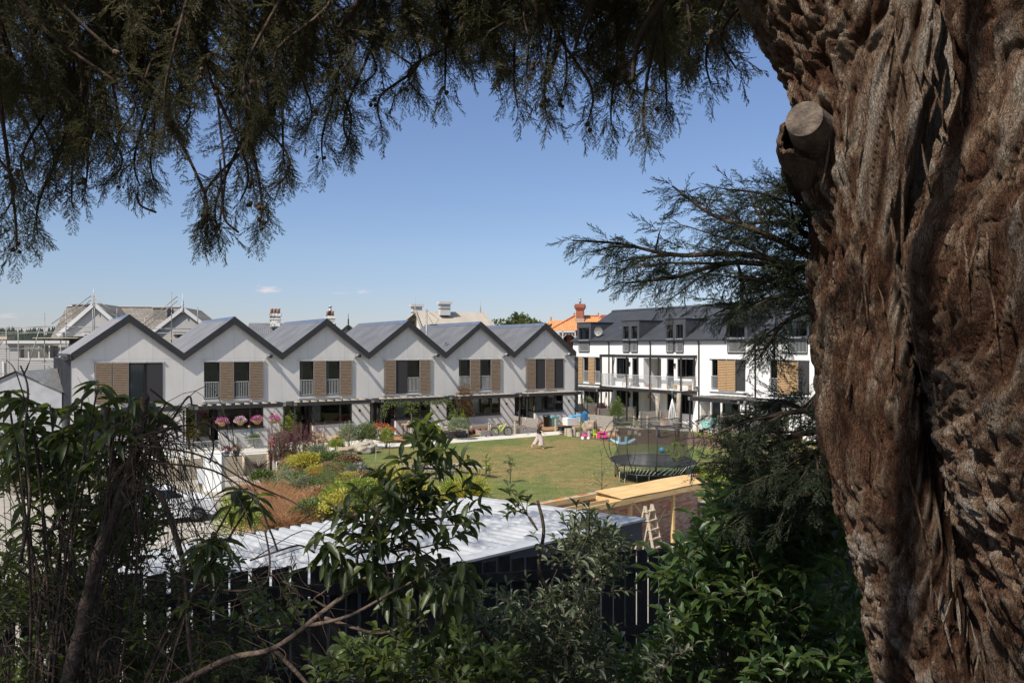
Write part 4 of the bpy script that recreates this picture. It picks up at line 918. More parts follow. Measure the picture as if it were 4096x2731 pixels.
# grey corrugated villa
Y3=76; k=Y3/F
v2=thing('grey_roofed_villa','House with grey corrugated roof and two flaking white chimneys behind the row','house',((983-2048)*k,Y3,0),.25)
zr=H-(1287-HZ)*k; ze=H-(1372-HZ)*k; W=(1340-983)*k
m=MB(); m.T=Matrix(((0,1,0,0),(1,0,0,0),(0,0,1,0),(0,0,0,1))); ribs(m,0,ze,4,zr,0,W,.2,.03); ribs(m,8,ze,4,zr,0,W,.2,.03); m.build('roof','roof_metal',v2)
m=MB(); m.box(0.2,W-.2,.3,7.7,-1,ze); m.add([(.05,.2,ze),(.05,7.8,ze),(.05,4,zr-.1)],[(0,1,2)]); m.build('wall','villa_wall',v2)
chimney(v2,(1083-983)*k+.2,2.6,H-(1302-HZ)*k,H-(1248-HZ)*k,1.0,.9,'chimney_paint',3,.1); chimney(v2,(1303-983)*k+.3,3.6,H-(1302-HZ)*k,H-(1254-HZ)*k,.95,.9,'chimney_paint',2,.1)
m=MB(); x=(1303-983)*k+.3; m.lathe([(.12,0),(.12,.5),(.2,.52),(.2,.6),(.14,.62),(.14,.9),(.22,.92),(.22,1.0)],10,(x,3.6,H-(1254-HZ)*k)); m.build('flue','steel',v2)
c=(1350-983)*k+.8; m=MB(); zp=H-(1297-HZ)*k; m.add([(c-3,-1,zp-2.6),(c,-1,zp),(c+3,-1,zp-2.6),(c-3,4,zp-2.6),(c,4,zp),(c+3,4,zp-2.6)],[(0,1,4,3),(1,2,5,4)]); m.add([(c-2.8,-.9,zp-2.5),(c+2.8,-.9,zp-2.5),(c,-.9,zp-.08)],[(0,1,2)],1)
m.beam((c-3,-1.05,zp-2.7),(c,-1.05,zp-.1),.05,.25,2); m.beam((c+3,-1.05,zp-2.7),(c,-1.05,zp-.1),.05,.25,2); m.build('porch_gable',['roof_metal','weatherboard','dark_trim'],v2); finial(v2,(c,-1.05,zp+.1),1.0,'dark_trim')
# beige villa
Y4=84; k=Y4/F
v3=thing('beige_roofed_villa','Villa with beige corrugated roof, spiked finials and two white chimneys','house',((1690-2048)*k,Y4,0),.33)
zr=H-(1238-HZ)*k; ze=H-(1335-HZ)*k; W=(1962-1690)*k*1.06
m=MB(); m.T=Matrix(((0,1,0,0),(1,0,0,0),(0,0,1,0),(0,0,0,1))); ribs(m,0,ze,4.2,zr,.3,W+.6,.22,.02); m.build('roof','villa_roof_beige',v3)
m=MB(); m.add([(.3,4.2,zr),(W,4.2,zr),(W+1.6,9,ze),(-2.6,9,ze),(-2.6,3,ze+.4),(W+2.0,0.2,ze-.1),(W+.6,0,ze)],[(0,1,2,3),(0,3,4),(1,6,5),(1,5,2)]); m.build('rear_roof','villa_roof_beige',v3)
m=MB(); m.box(.4,W,.5,8.5,-1,ze); m.add([(.28,-.0,ze-.6),(.28,8,ze-.6),(.28,4.2,zr-.15)],[(0,1,2)]); m.build('wall','weatherboard_white',v3)
m=MB(); m.beam((W+.7,-.2,ze-.2),(W+.2,4.2,zr),.08,.25); m.build('barge_board','villa_roof_beige',v3); m=MB(); m.beam((.1,-.2,ze-.2),(.1,4.2,zr),.08,.35); m.beam((.1,8.4,ze-.2),(.1,4.2,zr),.08,.35); m.beam((.1,2.2,zr-2.3),(.1,6.2,zr-2.3),.06,.15); m.build('barge_board','villa_roof_beige',v3)
finial(v3,(.1,4.2,zr+.2),1.4,'villa_roof_beige'); finial(v3,(W,4.2,zr+.2),1.6,'villa_roof_beige')
chimney(v3,.55,5.6,zr-1,H-(1206-HZ)*k,1.1,.9,'villa_white',0,.18); chimney(v3,(1810-1690)*k,3.2,H-(1255-HZ)*k,H-(1198-HZ)*k,1.15,.9,'villa_white',0,.18)
m=MB(); p=at(1706,1302,58); m.tube([(p.x,58,3),(p.x,58,at(0,1237,58).z)],.06,8); m.build('pole','galv',None)
o=bpy.data.objects[-1] if False else None
for ob in bpy.data.objects:
    if ob.name.startswith('pole') and ob.parent is None:
        ob.name='service_pole'; tag(ob,'Grey steel service pole with stay wires before the beige villa','pole')
        m=MB(); zt=at(0,1240,58).z; m.tube([(p.x,58,zt),(p.x+.9,58.2,zt-.7)],.012,4); m.tube([(p.x+.9,58.2,zt-.7),(p.x+.6,58.1,zt-1.05)],.012,4); m.tube([(p.x,58,zt-.2),(p.x+.5,58,zt-1.05)],.012,4); m.box(p.x+.25,p.x+.8,57.9,58.1,zt-1.12,zt-1.05); q=m.build('stay_wire','frame_dark',ob)
# orange tiled house
Y5=98; k=Y5/F
v4=thing('orange_tiled_house','Red brick house with orange tiled hip roof, lace verandah and brick chimneys','house',((2206-2048)*k,Y5,0),-.2)
W=(2440-2206)*k; ze=H-(1322-HZ)*k; zr=H-(1262-HZ)*k
m=MB(); m.add([(-.3,-.5,ze),(W,-.5,ze),(W,8,ze),(-.3,8,ze),(2.4,3.6,zr),(W-1.8,3.6,zr)],[(0,1,5,4),(1,2,5),(2,3,4,5),(3,0,4)])
m.add([(-2.5,1.2,ze+.3),(1.5,1.2,ze+.3),(1.0,3.5,zr-.5),(-.6,3.5,zr-.5),(-2.5,7,ze+.3)],[(0,1,2,3),(0,3,4)]); m.build('roof','tile_orange',v4)
m=MB(); m.tube([(2.4,3.6,zr+.05),(W-1.8,3.6,zr+.05)],.12,6); m.tube([(-.3,-.5,ze+.05),(2.4,3.6,zr+.05)],.12,6); m.tube([(W,-.5,ze+.05),(W-1.8,3.6,zr+.05)],.12,6)
for x in (2.4,W-1.8,-.6): m.lathe([(.1,0),(.06,.2),(.15,.35),(.02,.55)],8,(x,3.6 if x>0 else 3.5,zr if x>0 else zr-.5))
m.build('ridge_tiles','terracotta',v4)
m=MB(); m.box(.8,W-.2,1.2,7.6,-1,ze-.05); m.box(3.1,W,-.2,1.2,-1,ze-.06); m.build('wall','brick_red',v4)
for x in (1.2,2.4):
    m=MB(); m.box(x,x+.55,1.14,1.19,ze-2.8,ze-.7); m.build('window','car_glass',v4)
m=MB(); m.box(-.2,3.1,-.5,-.42,ze-.25,ze-.02); m.box(-.2,3.1,-.46,-.42,ze-2.5,ze-2.42); m.box(-.2,3.1,-.46,-.42,ze-3.1,ze-3.02)
for q in range(18): m.box(-.2+q*.18,-.16+q*.18,-.45,-.43,ze-3.02,ze-2.5); m.box(-.2+q*.18,-.17+q*.18,-.45,-.43,ze-.55,ze-.25)
for x in (-.2,1.4,2.95): m.box(x,x+.14,-.5,-.38,-1,ze-.03); m.beam((x+.1,-.44,ze-.9),(x+.5,-.44,ze-.5),.04,.06); m.beam((x+.04,-.44,ze-.9),(x-.36,-.44,ze-.5),.04,.06)
m.box(-.2,3.1,-.5,1.1,ze-3.3,ze-3.15); m.build('verandah','villa_white',v4)
def cb(x,y,z0,z1,w):
    m=MB(); m.box(x-w/2,x+w/2,y-w/2,y+w/2,z0,z1-1.0); m.box(x-w/2+.02,x+w/2-.02,y-w/2+.02,y+w/2-.02,z1-1.0,z1-.75)
    for q,f in enumerate((.06,.14,.2,.2,.12)): m.box(x-w/2-f,x+w/2+f,y-w/2-f,y+w/2+f,z1-.75+q*.15,z1-.6+q*.15-.002)
    return m.build('chimney','brick_red',v4)
c_=cb((2311-2206)*k,2.6,H-(1296-HZ)*k,H-(1213-HZ)*k,.95); m=MB(); m.lathe([(.1,0),(.1,.3),(.2,.32),(.2,.42),(.12,.44),(.12,.6),(.2,.62),(.1,.75)],8,((2311-2206)*k,2.6,H-(1213-HZ)*k)); m.build('flue','steel',c_)
cb((2408-2206)*k,4.2,H-(1290-HZ)*k,H-(1256-HZ)*k,.75)
m=MB(); x=(2311-2206)*k; m.box(x-.6,x+.6,1.95,3.2,H-(1300-HZ)*k,H-(1272-HZ)*k); m.build('chimney_base','concrete',v4)
# ------------------------------------------------------------ courtyard props
def kit(name,label,cat,loc,rz=0,group=None): return thing(name,label,cat,loc,rz,group)
def pt(par,name,matn,fn): m=MB(); fn(m); return m.build(name,matn,par)
# adirondack chair
def adir(loc,rz,label,matn,group=None,name='garden_armchair'):
    t=kit(name,label,'chair',loc,rz,group)
    for k in range(6): pt(t,'seat_slat' ,matn,lambda m:m.beam((-.27,-.28+k*.1,.40-k*.022),(.27,-.28+k*.1,.40-k*.022),.09,.02))
    for k in range(5): x=-.22+k*.11; pt(t,'back_slat',matn,lambda m:m.beam((x*.9,.22,.28),(x*1.15,.52,1.0-.05*abs(k-2)),.095,.02,0,(0,1,0)))
    for s in (-1,1):
        pt(t,'arm',matn,lambda m:m.box(s*.36-.07,s*.36+.07,-.4,.4,.58,.605))
        pt(t,'leg',matn,lambda m:m.box(s*.31-.02,s*.31+.02,-.36,-.26,0,.578))
        pt(t,'leg',matn,lambda m:m.beam((s*.28,.5,.0),(s*.28,-.3,.36),.03,.11))
    pt(t,'back_rail',matn,lambda m:m.beam((-.3,.36,.575),(.3,.36,.575),.05,.06))
    return t
g='blond wooden garden armchairs'
adir(gd(1275,1769),ANG+1.1,'Blond wooden garden armchair with its back to the third house door','orange_wood',g)
adir(gd(1372,1764),ANG-1.0,'Blond wooden garden armchair facing left, right of its twin','orange_wood',g)
t=kit('low_table','Low wooden bench table between the two blond armchairs','table',gd(1325,1768),ANG)
pt(t,'top','orange_wood',lambda m:m.box(-.55,.55,-.25,.25,.33,.37))
for x in (-.48,.48): pt(t,'leg','orange_wood',lambda m:m.box(x-.04,x+.04,-.2,.2,0,.33))
g='weathered grey garden armchairs on the lawn'
adir(gd(1728,1898),ANG-.3,'Weathered grey armchair on the lawn facing the camera behind the laurel tip','grey_timber',g)
adir(gd(1640,1908),ANG+1.2,'Weathered grey armchair on the lawn at the left of its group','grey_timber',g)
adir(gd(1790,1925),ANG+2.8,'Weathered grey armchair on the lawn turned away from the camera','grey_timber',g)
t=kit('lawn_table','Small weathered grey table amid the grey lawn armchairs','table',gd(1735,1916),ANG)
pt(t,'top','grey_timber',lambda m:m.box(-.3,.3,-.3,.3,.46,.5))
for x in (-.25,.25):
    for y in (-.25,.25): pt(t,'leg','grey_timber',lambda m:m.box(x-.03,x+.03,y-.03,y+.03,0,.46))
t=kit('plank_bench','Long grey plank bench on thin metal legs on the lawn','bench',gd(1872,1897),ANG-1.25)
for k in range(3): pt(t,'plank','grey_timber',lambda m:m.box(-1.3,1.3,-.22+k*.15,-.08+k*.15,.42,.45))
for x in (-1.2,-.6,0,.6,1.2):
    pt(t,'leg','galv',lambda m:m.tube([(x,-.2,0),(x,-.2,.41),(x,.2,.41),(x,.2,0)],.015,5))
t=kit('stone_bench','Heavy pale timber bench on two blocks at the right end of the lawn','bench',gd(3032,1836),-.12)
pt(t,'seat','stump_wood',lambda m:(m.box(-.95,.95,-.28,-.01,.36,.5),m.box(-.93,.96,.01,.26,.36,.5)))
for x in (-.55,.5): pt(t,'leg','stump_wood',lambda m:m.box(x-.25,x+.25,-.2,.2,0,.36))
# folding chairs and table of the fourth house
def folding(loc,rz,label,group):
    t=kit('folding_chair',label,'chair',loc,rz,group)
    for k in range(5): pt(t,'seat_slat','orange_wood',lambda m:m.box(-.2,.2,-.2+k*.085,-.13+k*.085,.44,.455))
    for k in range(4): pt(t,'back_slat','orange_wood',lambda m:m.box(-.2,.2,.215+k*.012,.235+k*.012,.6+k*.085,.665+k*.085))
    for s in (-1,1):
        pt(t,'leg','orange_wood',lambda m:m.beam((s*.21,-.25,0),(s*.21,.27,.95),.025,.04)); pt(t,'leg','orange_wood',lambda m:m.beam((s*.18,.28,0),(s*.18,-.18,.44),.025,.04))
    return t
g='folding timber chairs by the small dining table'
folding(gd(1598,1735,.1),ANG+2.0,'Folding timber chair left of the small dining table, nearest the screen',g); folding(gd(1622,1731,.1),ANG+1.9,'Folding timber chair tucked under the small dining table',g)
t=kit('dining_table','Small timber dining table carrying a white flower pot','table',gd(1640,1738,.1),ANG)
pt(t,'top','orange_wood',lambda m:m.box(-.45,.45,-.4,.4,.72,.75))
for x in (-.38,.38):
    for y in (-.33,.33): pt(t,'leg','frame_dark',lambda m:m.box(x-.025,x+.025,y-.025,y+.025,0,.72))
# pots
def pot(name,loc,r,h,matn,label,group=None):
    m=MB(); m.lathe([(r*.68,0),(r*.8,h*.3),(r,h*.92),(r*1.08,h*.93),(r*1.08,h),(r*.92,h),(r*.9,h*.88),(0,h*.86)],18); return solo(m,name,matn,label,'pot',loc,0,group)
p=gd(1640,1738,.1)+Vector((-.15,.1,.75)); pot('flower_pot',p,.11,.18,'plastic_white','White pot with dry yellow flowers on the small dining table')
tl=gd(2373,1700); pot('glazed_pot',tl,.27,.62,'teal','Teal glazed pot before the screen, left of the taller one'); pot('glazed_pot',gd(2398,1706),.30,.68,'teal_pale','Larger pale teal glazed pot in front of the screen')
# dark planter with soil
def planter(a,b,w,h,matn,label,soil=True):
    a=Vector(a);b=Vector(b);L=(b-a).length; t=kit('planter_box',label,'planter',a,math.atan2((b-a).y,(b-a).x))
    for y in (0,w): pt(t,'side',matn,lambda m:[m.box(0,L,y-.02,y+.02,.0+k*h/3,(k+1)*h/3-.01) for k in range(3)])
    for x in (0,L): pt(t,'end',matn,lambda m:[m.box(x-.02,x+.02,.022,w-.022,.0+k*h/3,(k+1)*h/3-.01) for k in range(3)])
    if soil: pt(t,'soil','soil',lambda m:m.box(.03,L-.03,.03,w-.03,.02,h-.06))
    return t
planter(fr(13.3,-3.55,.0),fr(17.8,-3.55,.0),.7,.5,'dark_timber','Long black planter box with shrubs before the fourth house')
planter(fr(19.0,-3.5,.0),fr(23.8,-3.5,.0),1.6,.42,'grey_timber','Grey timber sandpit box behind the lime bicycle')
planter(fr(19.4,-1.6,.1),fr(21.8,-1.6,.1),.6,.5,'pale_timber','Pale raised timber bed under the fifth house window')
t=kit('garden_cart','Rusty brown corrugated tubs beside the bronze shrub','tub',gd(1880,1742),ANG)
for k in range(3): pt(t,'tub','rust',lambda m:m.lathe([(.2,0),(.25,.3),(.27,.5),(.24,.5),(.2,.1)],14,(k*.55,0,0)))
# barbecue
t=kit('outdoor_chest','Black outdoor chest with two pale lids against the fourth house','chest',gd(1772,1712,.1),ANG)
pt(t,'body','dark_clad',lambda m:m.box(-1.0,1.0,-.4,.4,.05,1.05))
for x in (-1.0,.03): pt(t,'lid','garage_grey',lambda m:m.add([(x,-.45,1.06),(x+.97,-.45,1.06),(x+.97,.45,1.14),(x,.45,1.14),(x,-.45,1.11),(x+.97,-.45,1.11),(x+.97,.45,1.19),(x,.45,1.19)],[(0,3,2,1),(4,5,6,7),(0,1,5,4),(1,2,6,5),(2,3,7,6),(3,0,4,7)]))
t=kit('white_lounger','White cushioned garden lounger behind the dark planter','lounger',gd(1765,1733,.1),ANG+.5)
pt(t,'cushion','plastic_white',lambda m:m.tube([(-.8,0,.75),(-.5,0,.5),(-.1,0,.38),(.5,0,.42),(.8,0,.36)],[.05,.08,.08,.08,.05],8)); 
for y in (-.28,.28): pt(t,'cushion','plastic_white',lambda m:m.tube([(-.8,y,.75),(-.5,y,.5),(-.1,y,.38),(.5,y,.42),(.8,y,.36)],[.04,.07,.07,.07,.04],8))
for x in (-.5,.5): pt(t,'leg','galv',lambda m:m.tube([(x,-.35,0),(x,-.35,.36),(x,.35,.36),(x,.35,0)],.02,6))
# bins and boxes by the sixth house
m=MB(); m.lathe([(.2,0),(.26,.75),(.3,.76),(.3,.86),(.2,.92),(0,.93)],14); solo(m,'bin','plastic_black','Black lidded bin on the sixth deck, left of the teal tub','bin',gd(2186,1706,.1))
m=MB(); m.box(-.45,.45,-.3,.3,0,.7); m.box(-.48,.48,-.33,.33,.62,.72); solo(m,'storage_tub','teal_pale','Pale teal storage tub leaning beside the black bin','tub',gd(2209,1702,.1),ANG+.3)
t=kit('storage_bench','White slatted storage bench heaped with blue cloth','storage box',gd(2300,1698,.1),ANG)
pt(t,'box','plastic_white',lambda m:[m.box(-1.0,1.0,-.35,.35,.02+k*.15,.15+k*.15) for k in range(4)])
pt(t,'cloth','blue_toy',lambda m:(m.ball((-.3,0,.66),(.35,.3,.12),12,6,0,.3,3),m.ball((.35,0,.68),(.45,.3,.14),12,6,0,.35,3,5)))
t=kit('shell_pool','Blue shell-shaped paddling pool standing on edge against a pergola post','toy',gd(2344,1704,.05),ANG+.4)
vs=[(0,0,.1)];n=18
for k in range(n+1): a=R(200)-R(220)*k/n; q=1+.07*(k%2); vs.append((.62*q*math.cos(a),.1*(k%2)+.1,.55+.62*q*math.sin(a)))
pt(t,'shell','blue_toy',lambda m:m.add(vs,[(0,k+1,k+2) for k in range(n)],0))
m=MB(); m.box(-.5,.5,-.25,.25,0,.32); m.box(-.54,.54,-.29,.29,.3,.34); solo(m,'trough_planter','plastic_black','Black plastic trough planter at the front edge of the sixth deck','planter',gd(2260,1722,.1),ANG)
m=MB(); m.ball((0,0,.18),(.35,.3,.2),12,8,0,.2,2); solo(m,'toy_sack','lime','Lime green toy lying before the white storage bench','toy',gd(2286,1698,.1),ANG)
m=MB(); m.lathe([(.12,0),(.17,.28),(.19,.3),(.16,.3),(.13,.05)],12); solo(m,'bucket','red_toy','Small red bucket against the third house wall','bucket',gd(1420,1748,.05))
m=MB(); m.lathe([(.3,0),(.36,.5),(.38,.55),(.3,.55),(.28,.1)],14); solo(m,'planter_bag','plastic_green','Grey-green planter bag beside the red bucket','planter',gd(1445,1752,.05))
# patio of the second house
def sling(loc,rz,label):
    t=kit('sling_chair',label,'chair',loc,rz,'grey sling chairs at the flower-basket house')
    pt(t,'sling','garage_grey',lambda m:m.add([(-.25,-.25,.42),(.25,-.25,.42),(.25,.2,.38),(-.25,.2,.38),(.25,.45,1.0),(-.25,.45,1.0),(.22,.52,1.08),(-.22,.52,1.08)],[(0,1,2,3),(3,2,4,5),(5,4,6,7)],0,True))
    for s in (-1,1):
        pt(t,'frame','plastic_white',lambda m:m.tube([(s*.27,-.3,0),(s*.27,-.3,.4),(s*.27,.2,.36),(s*.27,.5,1.05)],.018,6)); pt(t,'frame','plastic_white',lambda m:m.tube([(s*.3,-.28,.62),(s*.3,.3,.66)],.02,6)); pt(t,'leg','plastic_white',lambda m:m.tube([(s*.27,.45,0),(s*.27,-.1,.64)],.018,6))
sling(gd(930,1790,.02),ANG+1.2,'Grey sling chair left of the hose reel'); sling(gd(1062,1772,.02),ANG-1.2,'Grey sling chair right of the hose reel')
t=kit('garden_table','White garden table between the two grey sling chairs','table',gd(1000,1786,.02),ANG); pt(t,'top','garage_grey',lambda m:m.lathe([(.55,.68),(.56,.7),(.56,.72),(0,.72)],20))
for a in range(4): pt(t,'leg','plastic_white',lambda m:m.tube([(.42*math.cos(a*1.57+.78),.42*math.sin(a*1.57+.78),0),(.2*math.cos(a*1.57+.78),.2*math.sin(a*1.57+.78),.69)],.018,6))
t=kit('hose_reel','Green coiled garden hose with orange tap on the second house wall','hose',fr(3.9,-.12,1.1),ANG)
for k in range(4): pt(t,'hose','teal',lambda m:m.tube([((.16+.015*k)*math.cos(a*.45),-.05-.03*k,-.35+(.38+.02*k)*math.sin(a*.45)) for a in range(15)],.014,5,cap=False))
pt(t,'tap','terracotta',lambda m:m.lathe([(.06,0),(.09,.1),(.05,.16),(0,.16)],10,(0,-.05,.05)))
# hanging baskets
def basket(px,label,fl,seed):
    r=(px-2048)/F; q=P0-V*1.3; s_=(r*q.y-q.x)/(.8387-.5445*r); p=q+U*s_; z=H-(1668-HZ)/F*p.y+.0
    t=kit('hanging_basket',label,'flower basket',(p.x,p.y,1.72),0,'flower baskets hanging from the second pergola')
    pt(t,'basket','basket_coir',lambda m:m.lathe([(.02,-.27),(.14,-.24),(.25,-.12),(.29,0),(.27,0),(.2,-.06)],16))
    for a in range(3): pt(t,'chain','frame_dark',lambda m:m.tube([(.26*math.cos(a*2.09),.26*math.sin(a*2.09),0),(0,0,.6),(0,0,.8)],.006,4))
    its=[];it2=[]; rr=random.Random(seed)
    for k in range(420):
        d=rdir(-.25,1); rad=.36*rr.uniform(.6,1.05); its.append((0,frameM((d.x*rad,d.y*rad,.02+d.z*rad*.75),d+rdir()*.6,rdir(),rr.uniform(.05,.09))))
    npmesh('blossom',[LEAFR[0]],its,fl,t)
    for k in range(150): d=rdir(-.4,.9); rad=.33*rr.uniform(.5,1); it2.append((0,frameM((d.x*rad,d.y*rad,d.z*rad*.6),d+rdir()*.6,rdir(),rr.uniform(.06,.1))))
    npmesh('leaves',[LEAFR[0]],it2,'leaf_mid',t)
basket(888,'Leftmost hanging basket of red and pink flowers','flower_mix',1); basket(961,'Second hanging basket from the left, mostly white and pink flowers','flower_white',2)
basket(1029,'Third hanging basket from the left, mauve and red flowers','flower_mix',3); basket(1097,'Rightmost hanging basket, red and pink flowers against the wall','flower_mix',4)
# bicycle
def bike(loc,rz,label,mt,s=1.0,tw=.05):
    t=kit('bicycle',label,'bicycle',loc,rz); w=.30*s
    for x in (-.5*s,.5*s):
        m=MB(); n=24; m.tube([(x+w*math.cos(6.2832*k/n),0,w+w*math.sin(6.2832*k/n)) for k in range(n+1)],tw,6,cap=False); wh=m.build('wheel','tyre',t)
        m=MB(); m.tube([(x+(w-tw)*math.cos(6.2832*k/n),0,w+(w-tw)*math.sin(6.2832*k/n)) for k in range(n+1)],.012,4,cap=False)
        for k in range(8): m.tube([(x,0,w),(x+(w-.02)*math.cos(k*.785),0,w+(w-.02)*math.sin(k*.785))],.004,3)
        m.build('rim','steel',wh)
    a=(-.5*s,0,w);b=(-.05*s,0,w*.95);c=(-.18*s,0,.78*s);d=(.33*s,0,.80*s);e=(.5*s,0,w)
    pt(t,'frame',mt,lambda m:(m.tube([a,b],.016),m.tube([b,c],.02),m.tube([b,d],.032*s),m.tube([a,(-.14*s,0,.66*s)],.014),m.tube([(-.14*s,0,.66*s),d],.024*s)))
    pt(t,'fork','rim',lambda m:m.tube([(.31*s,0,.88*s),e],.02)); pt(t,'seat','rubber',lambda m:(m.ball((-.2*s,0,.84*s),(.13,.06,.04),10,6),m.tube([c,(-.2*s,0,.83*s)],.014)))
    pt(t,'handlebar','rubber',lambda m:m.tube([(.27*s,-.3,.96*s),(.31*s,-.1,.93*s),(.31*s,.1,.93*s),(.27*s,.3,.96*s)],.014)); pt(t,'crank','rim',lambda m:(m.lathe([(.08,-.01),(.08,.01)],12,(b[0],0,b[2])),m.tube([(b[0]-.12,-.08,b[2]-.1),(b[0],-.03,b[2]),(b[0],.03,b[2]),(b[0]+.12,.08,b[2]+.1)],.012)))
    return t
p=(gd(1982,1744)+gd(2028,1741))/2; bike(p,math.atan2(.52,.85)-.2,'Lime green child bicycle with fat black tyres parked by the path','lime',1.0,.045)
bike(gd(2855,1740),1.2,'Small red child bicycle beside the green garden chairs','red_toy',.75,.03)
def scooter(loc,rz,label,mt):
    t=kit('kick_scooter',label,'scooter',loc,rz); pt(t,'deck',mt,lambda m:m.box(-.3,.25,-.06,.06,.08,.1)); pt(t,'stem','steel',lambda m:m.tube([(.28,0,.1),(.22,0,.85)],.018)); pt(t,'handlebar','rubber',lambda m:m.tube([(.22,-.2,.85),(.22,.2,.85)],.018))
    for x in (-.32,.3): pt(t,'wheel','tyre',lambda m:m.add(*(lambda q:(q.v,q.f))(MB().tube([(x,-.015,.06),(x,.015,.06)],.06,12))))
scooter(gd(1955,1746),1.0,'Purple kick scooter leaning by the timber post left of the lime bicycle','purple'); scooter(gd(2098,1716,.4),1.3,'Purple kick scooter standing in the grey sandpit box','purple')
# children's toys
t=kit('ride_on_trike','Pink and purple ride-on trike on the mulch edge','toy',gd(2340,1756),-.1); pt(t,'body','pink',lambda m:(m.ball((0,0,.3),(.28,.13,.1),12,8),m.tube([(.22,0,.3),(.28,0,.12)],.04),m.ball((-.2,0,.42),(.06,.13,.12),8,6)))
pt(t,'handlebar','purple',lambda m:(m.tube([(.2,0,.3),(.14,0,.55)],.03),m.tube([(.14,-.18,.57),(.14,.18,.57)],.022)))
for x,y in ((.28,0),(-.22,-.2),(-.22,.2)):
    wv=MB().tube([(x,y-.04,.13),(x,y+.04,.13)],.13,14); pt(t,'wheel','plastic_white',lambda m:m.add(wv.v,wv.f))
t=kit('toy_chair','Lime green plastic child chair beside the pink play table','toy',gd(2385,1750),.8)
pt(t,'seat','lime',lambda m:m.box(-.18,.18,-.18,.18,.28,.33)); pt(t,'backrest','lime',lambda m:m.box(-.18,.18,.15,.2,.33,.72))
for x in (-.15,.15):
    for y in (-.14,.14): pt(t,'leg','lime',lambda m:m.beam((x*1.3,y*1.3,0),(x,y,.28),.05,.05))
t=kit('play_table','Pink plastic child play table with a pink toy car beneath','toy',gd(2407,1753),.1)
pt(t,'top','pink',lambda m:m.box(-.36,.36,-.28,.28,.5,.58))
for x in (-.3,.3):
    for y in (-.22,.22): pt(t,'leg','pink',lambda m:m.beam((x*1.12,y*1.1,0),(x,y,.5),.09,.09))
t=kit('toy_car','Pink toy car under the edge of the pink play table','toy',gd(2418,1756),.1); pt(t,'body','pink',lambda m:(m.ball((0,0,.18),(.26,.14,.11),12,8),m.ball((-.03,0,.28),(.13,.11,.1),10,6)))
for x in (-.15,.15): 
    wv=MB().tube([(x,-.14,.07),(x,.14,.07)],.07,12); pt(t,'wheel','tyre',lambda m:m.add(wv.v,wv.f))
t=kit('seesaw_rocker','Pale blue boat-shaped rocker at the left foot of the trampoline','toy',gd(2490,1778),.05)
vs=[];n=12
for y in (-.2,.2):
    for k in range(n+1): a=-1+2*k/n; vs+=[(a*1.05,y,.42*a*a+.04),(a*1.0,y*.8,.42*a*a*.6+.22+.06*abs(a))]
pt(t,'hull','blue_pale',lambda m:m.add(vs,[(2*k,2*k+2,2*k+3,2*k+1) for k in range(n)]+[(2*n+2+2*k,2*n+2+2*k+1,2*n+2+2*k+3,2*n+2+2*k+2) for k in range(n)]+[(2*k+1,2*k+3,2*n+2+2*k+3,2*n+2+2*k+1) for k in range(n)]+[(2*k,2*n+2+2*k,2*n+2+2*k+2,2*k+2) for k in range(n)]))
for x in (-.28,.28): pt(t,'backrest','blue_pale',lambda m:m.box(x-.09,x+.09,-.12,.12,.24,.66))
for o_ in list(bpy.data.objects):
    if o_.parent is None and o_.get('category')=='toy' and 'shell' not in o_['label']: o_.scale=(.78,)*3
# stumps (little log posts along the mulch)
lg=[(2264,1741,.5,.11),(2279,1744,.55,.2),(2285,1745,.24,.1),(2296,1743,.62,.15),(2307,1741,.42,.13),(2314,1746,.3,.17),(2357,1744,.36,.12),(2366,1742,.3,.12),(2437,1746,.3,.13),(2460,1742,.22,.14),(2520,1738,.3,.16),(2545,1736,.26,.16),(2560,1742,.2,.14),(2470,1734,.3,.15),(2424,1738,.3,.12)]
mids=['leftmost, thin','short thick one behind the leftmost','tiny one','tallest of the left cluster','mid-height one right of the tallest','broad low one','one before the big boulder','thin one before the big boulder','one left of the trampoline net','broad low one behind the net','one behind the net near its left side','one behind the blue rocker','small one behind the rocker','one before the flat boulder','one between the two boulders']
pr=None
for (px,py,h,r),tx in zip(lg,mids):
    m=MB(); m.tube([(0,0,-.05),(0,0,h)],r,14,1,cap=False); m.lathe([(r,h),(r*.99,h+.01),(0,h+.012)],14,(0,0,0),0)
    solo(m,'log_stepper',['stump_wood','pale_timber'],f'Upright play log along the mulch edge, {tx}','log',gd(px,py),rnd.uniform(0,3),'upright play logs along the mulch bed')
def boulder(px,py,r,label,matn='boulder',seed=0,rz=0):
    m=MB(); m.ball((0,0,r[2]*.62),r,40,24,0,.34,1.5,seed,flat=-.05); p=gd(px,py)
    # chip flats
    m.v=[(x,y,min(z,r[2]*1.25+.1*x)) for x,y,z in m.v]
    return solo(m,'boulder',matn,label,'boulder',p,rz)
boulder(1392,1815,(.75,.45,.32),'Flat orange boulder at the left of the garden edge','boulder_orange',3,ANG); boulder(1460,1812,(.70,.55,.50),'Large grey boulder beside the flat orange one','boulder',8,ANG)
boulder(2358,1738,(.52,.45,.80),'Tall pale boulder behind the play logs','boulder_orange',5,.2); boulder(2432,1736,(.65,.45,.40),'Low pale boulder between the tall boulder and the trampoline','boulder_orange',12,.1)
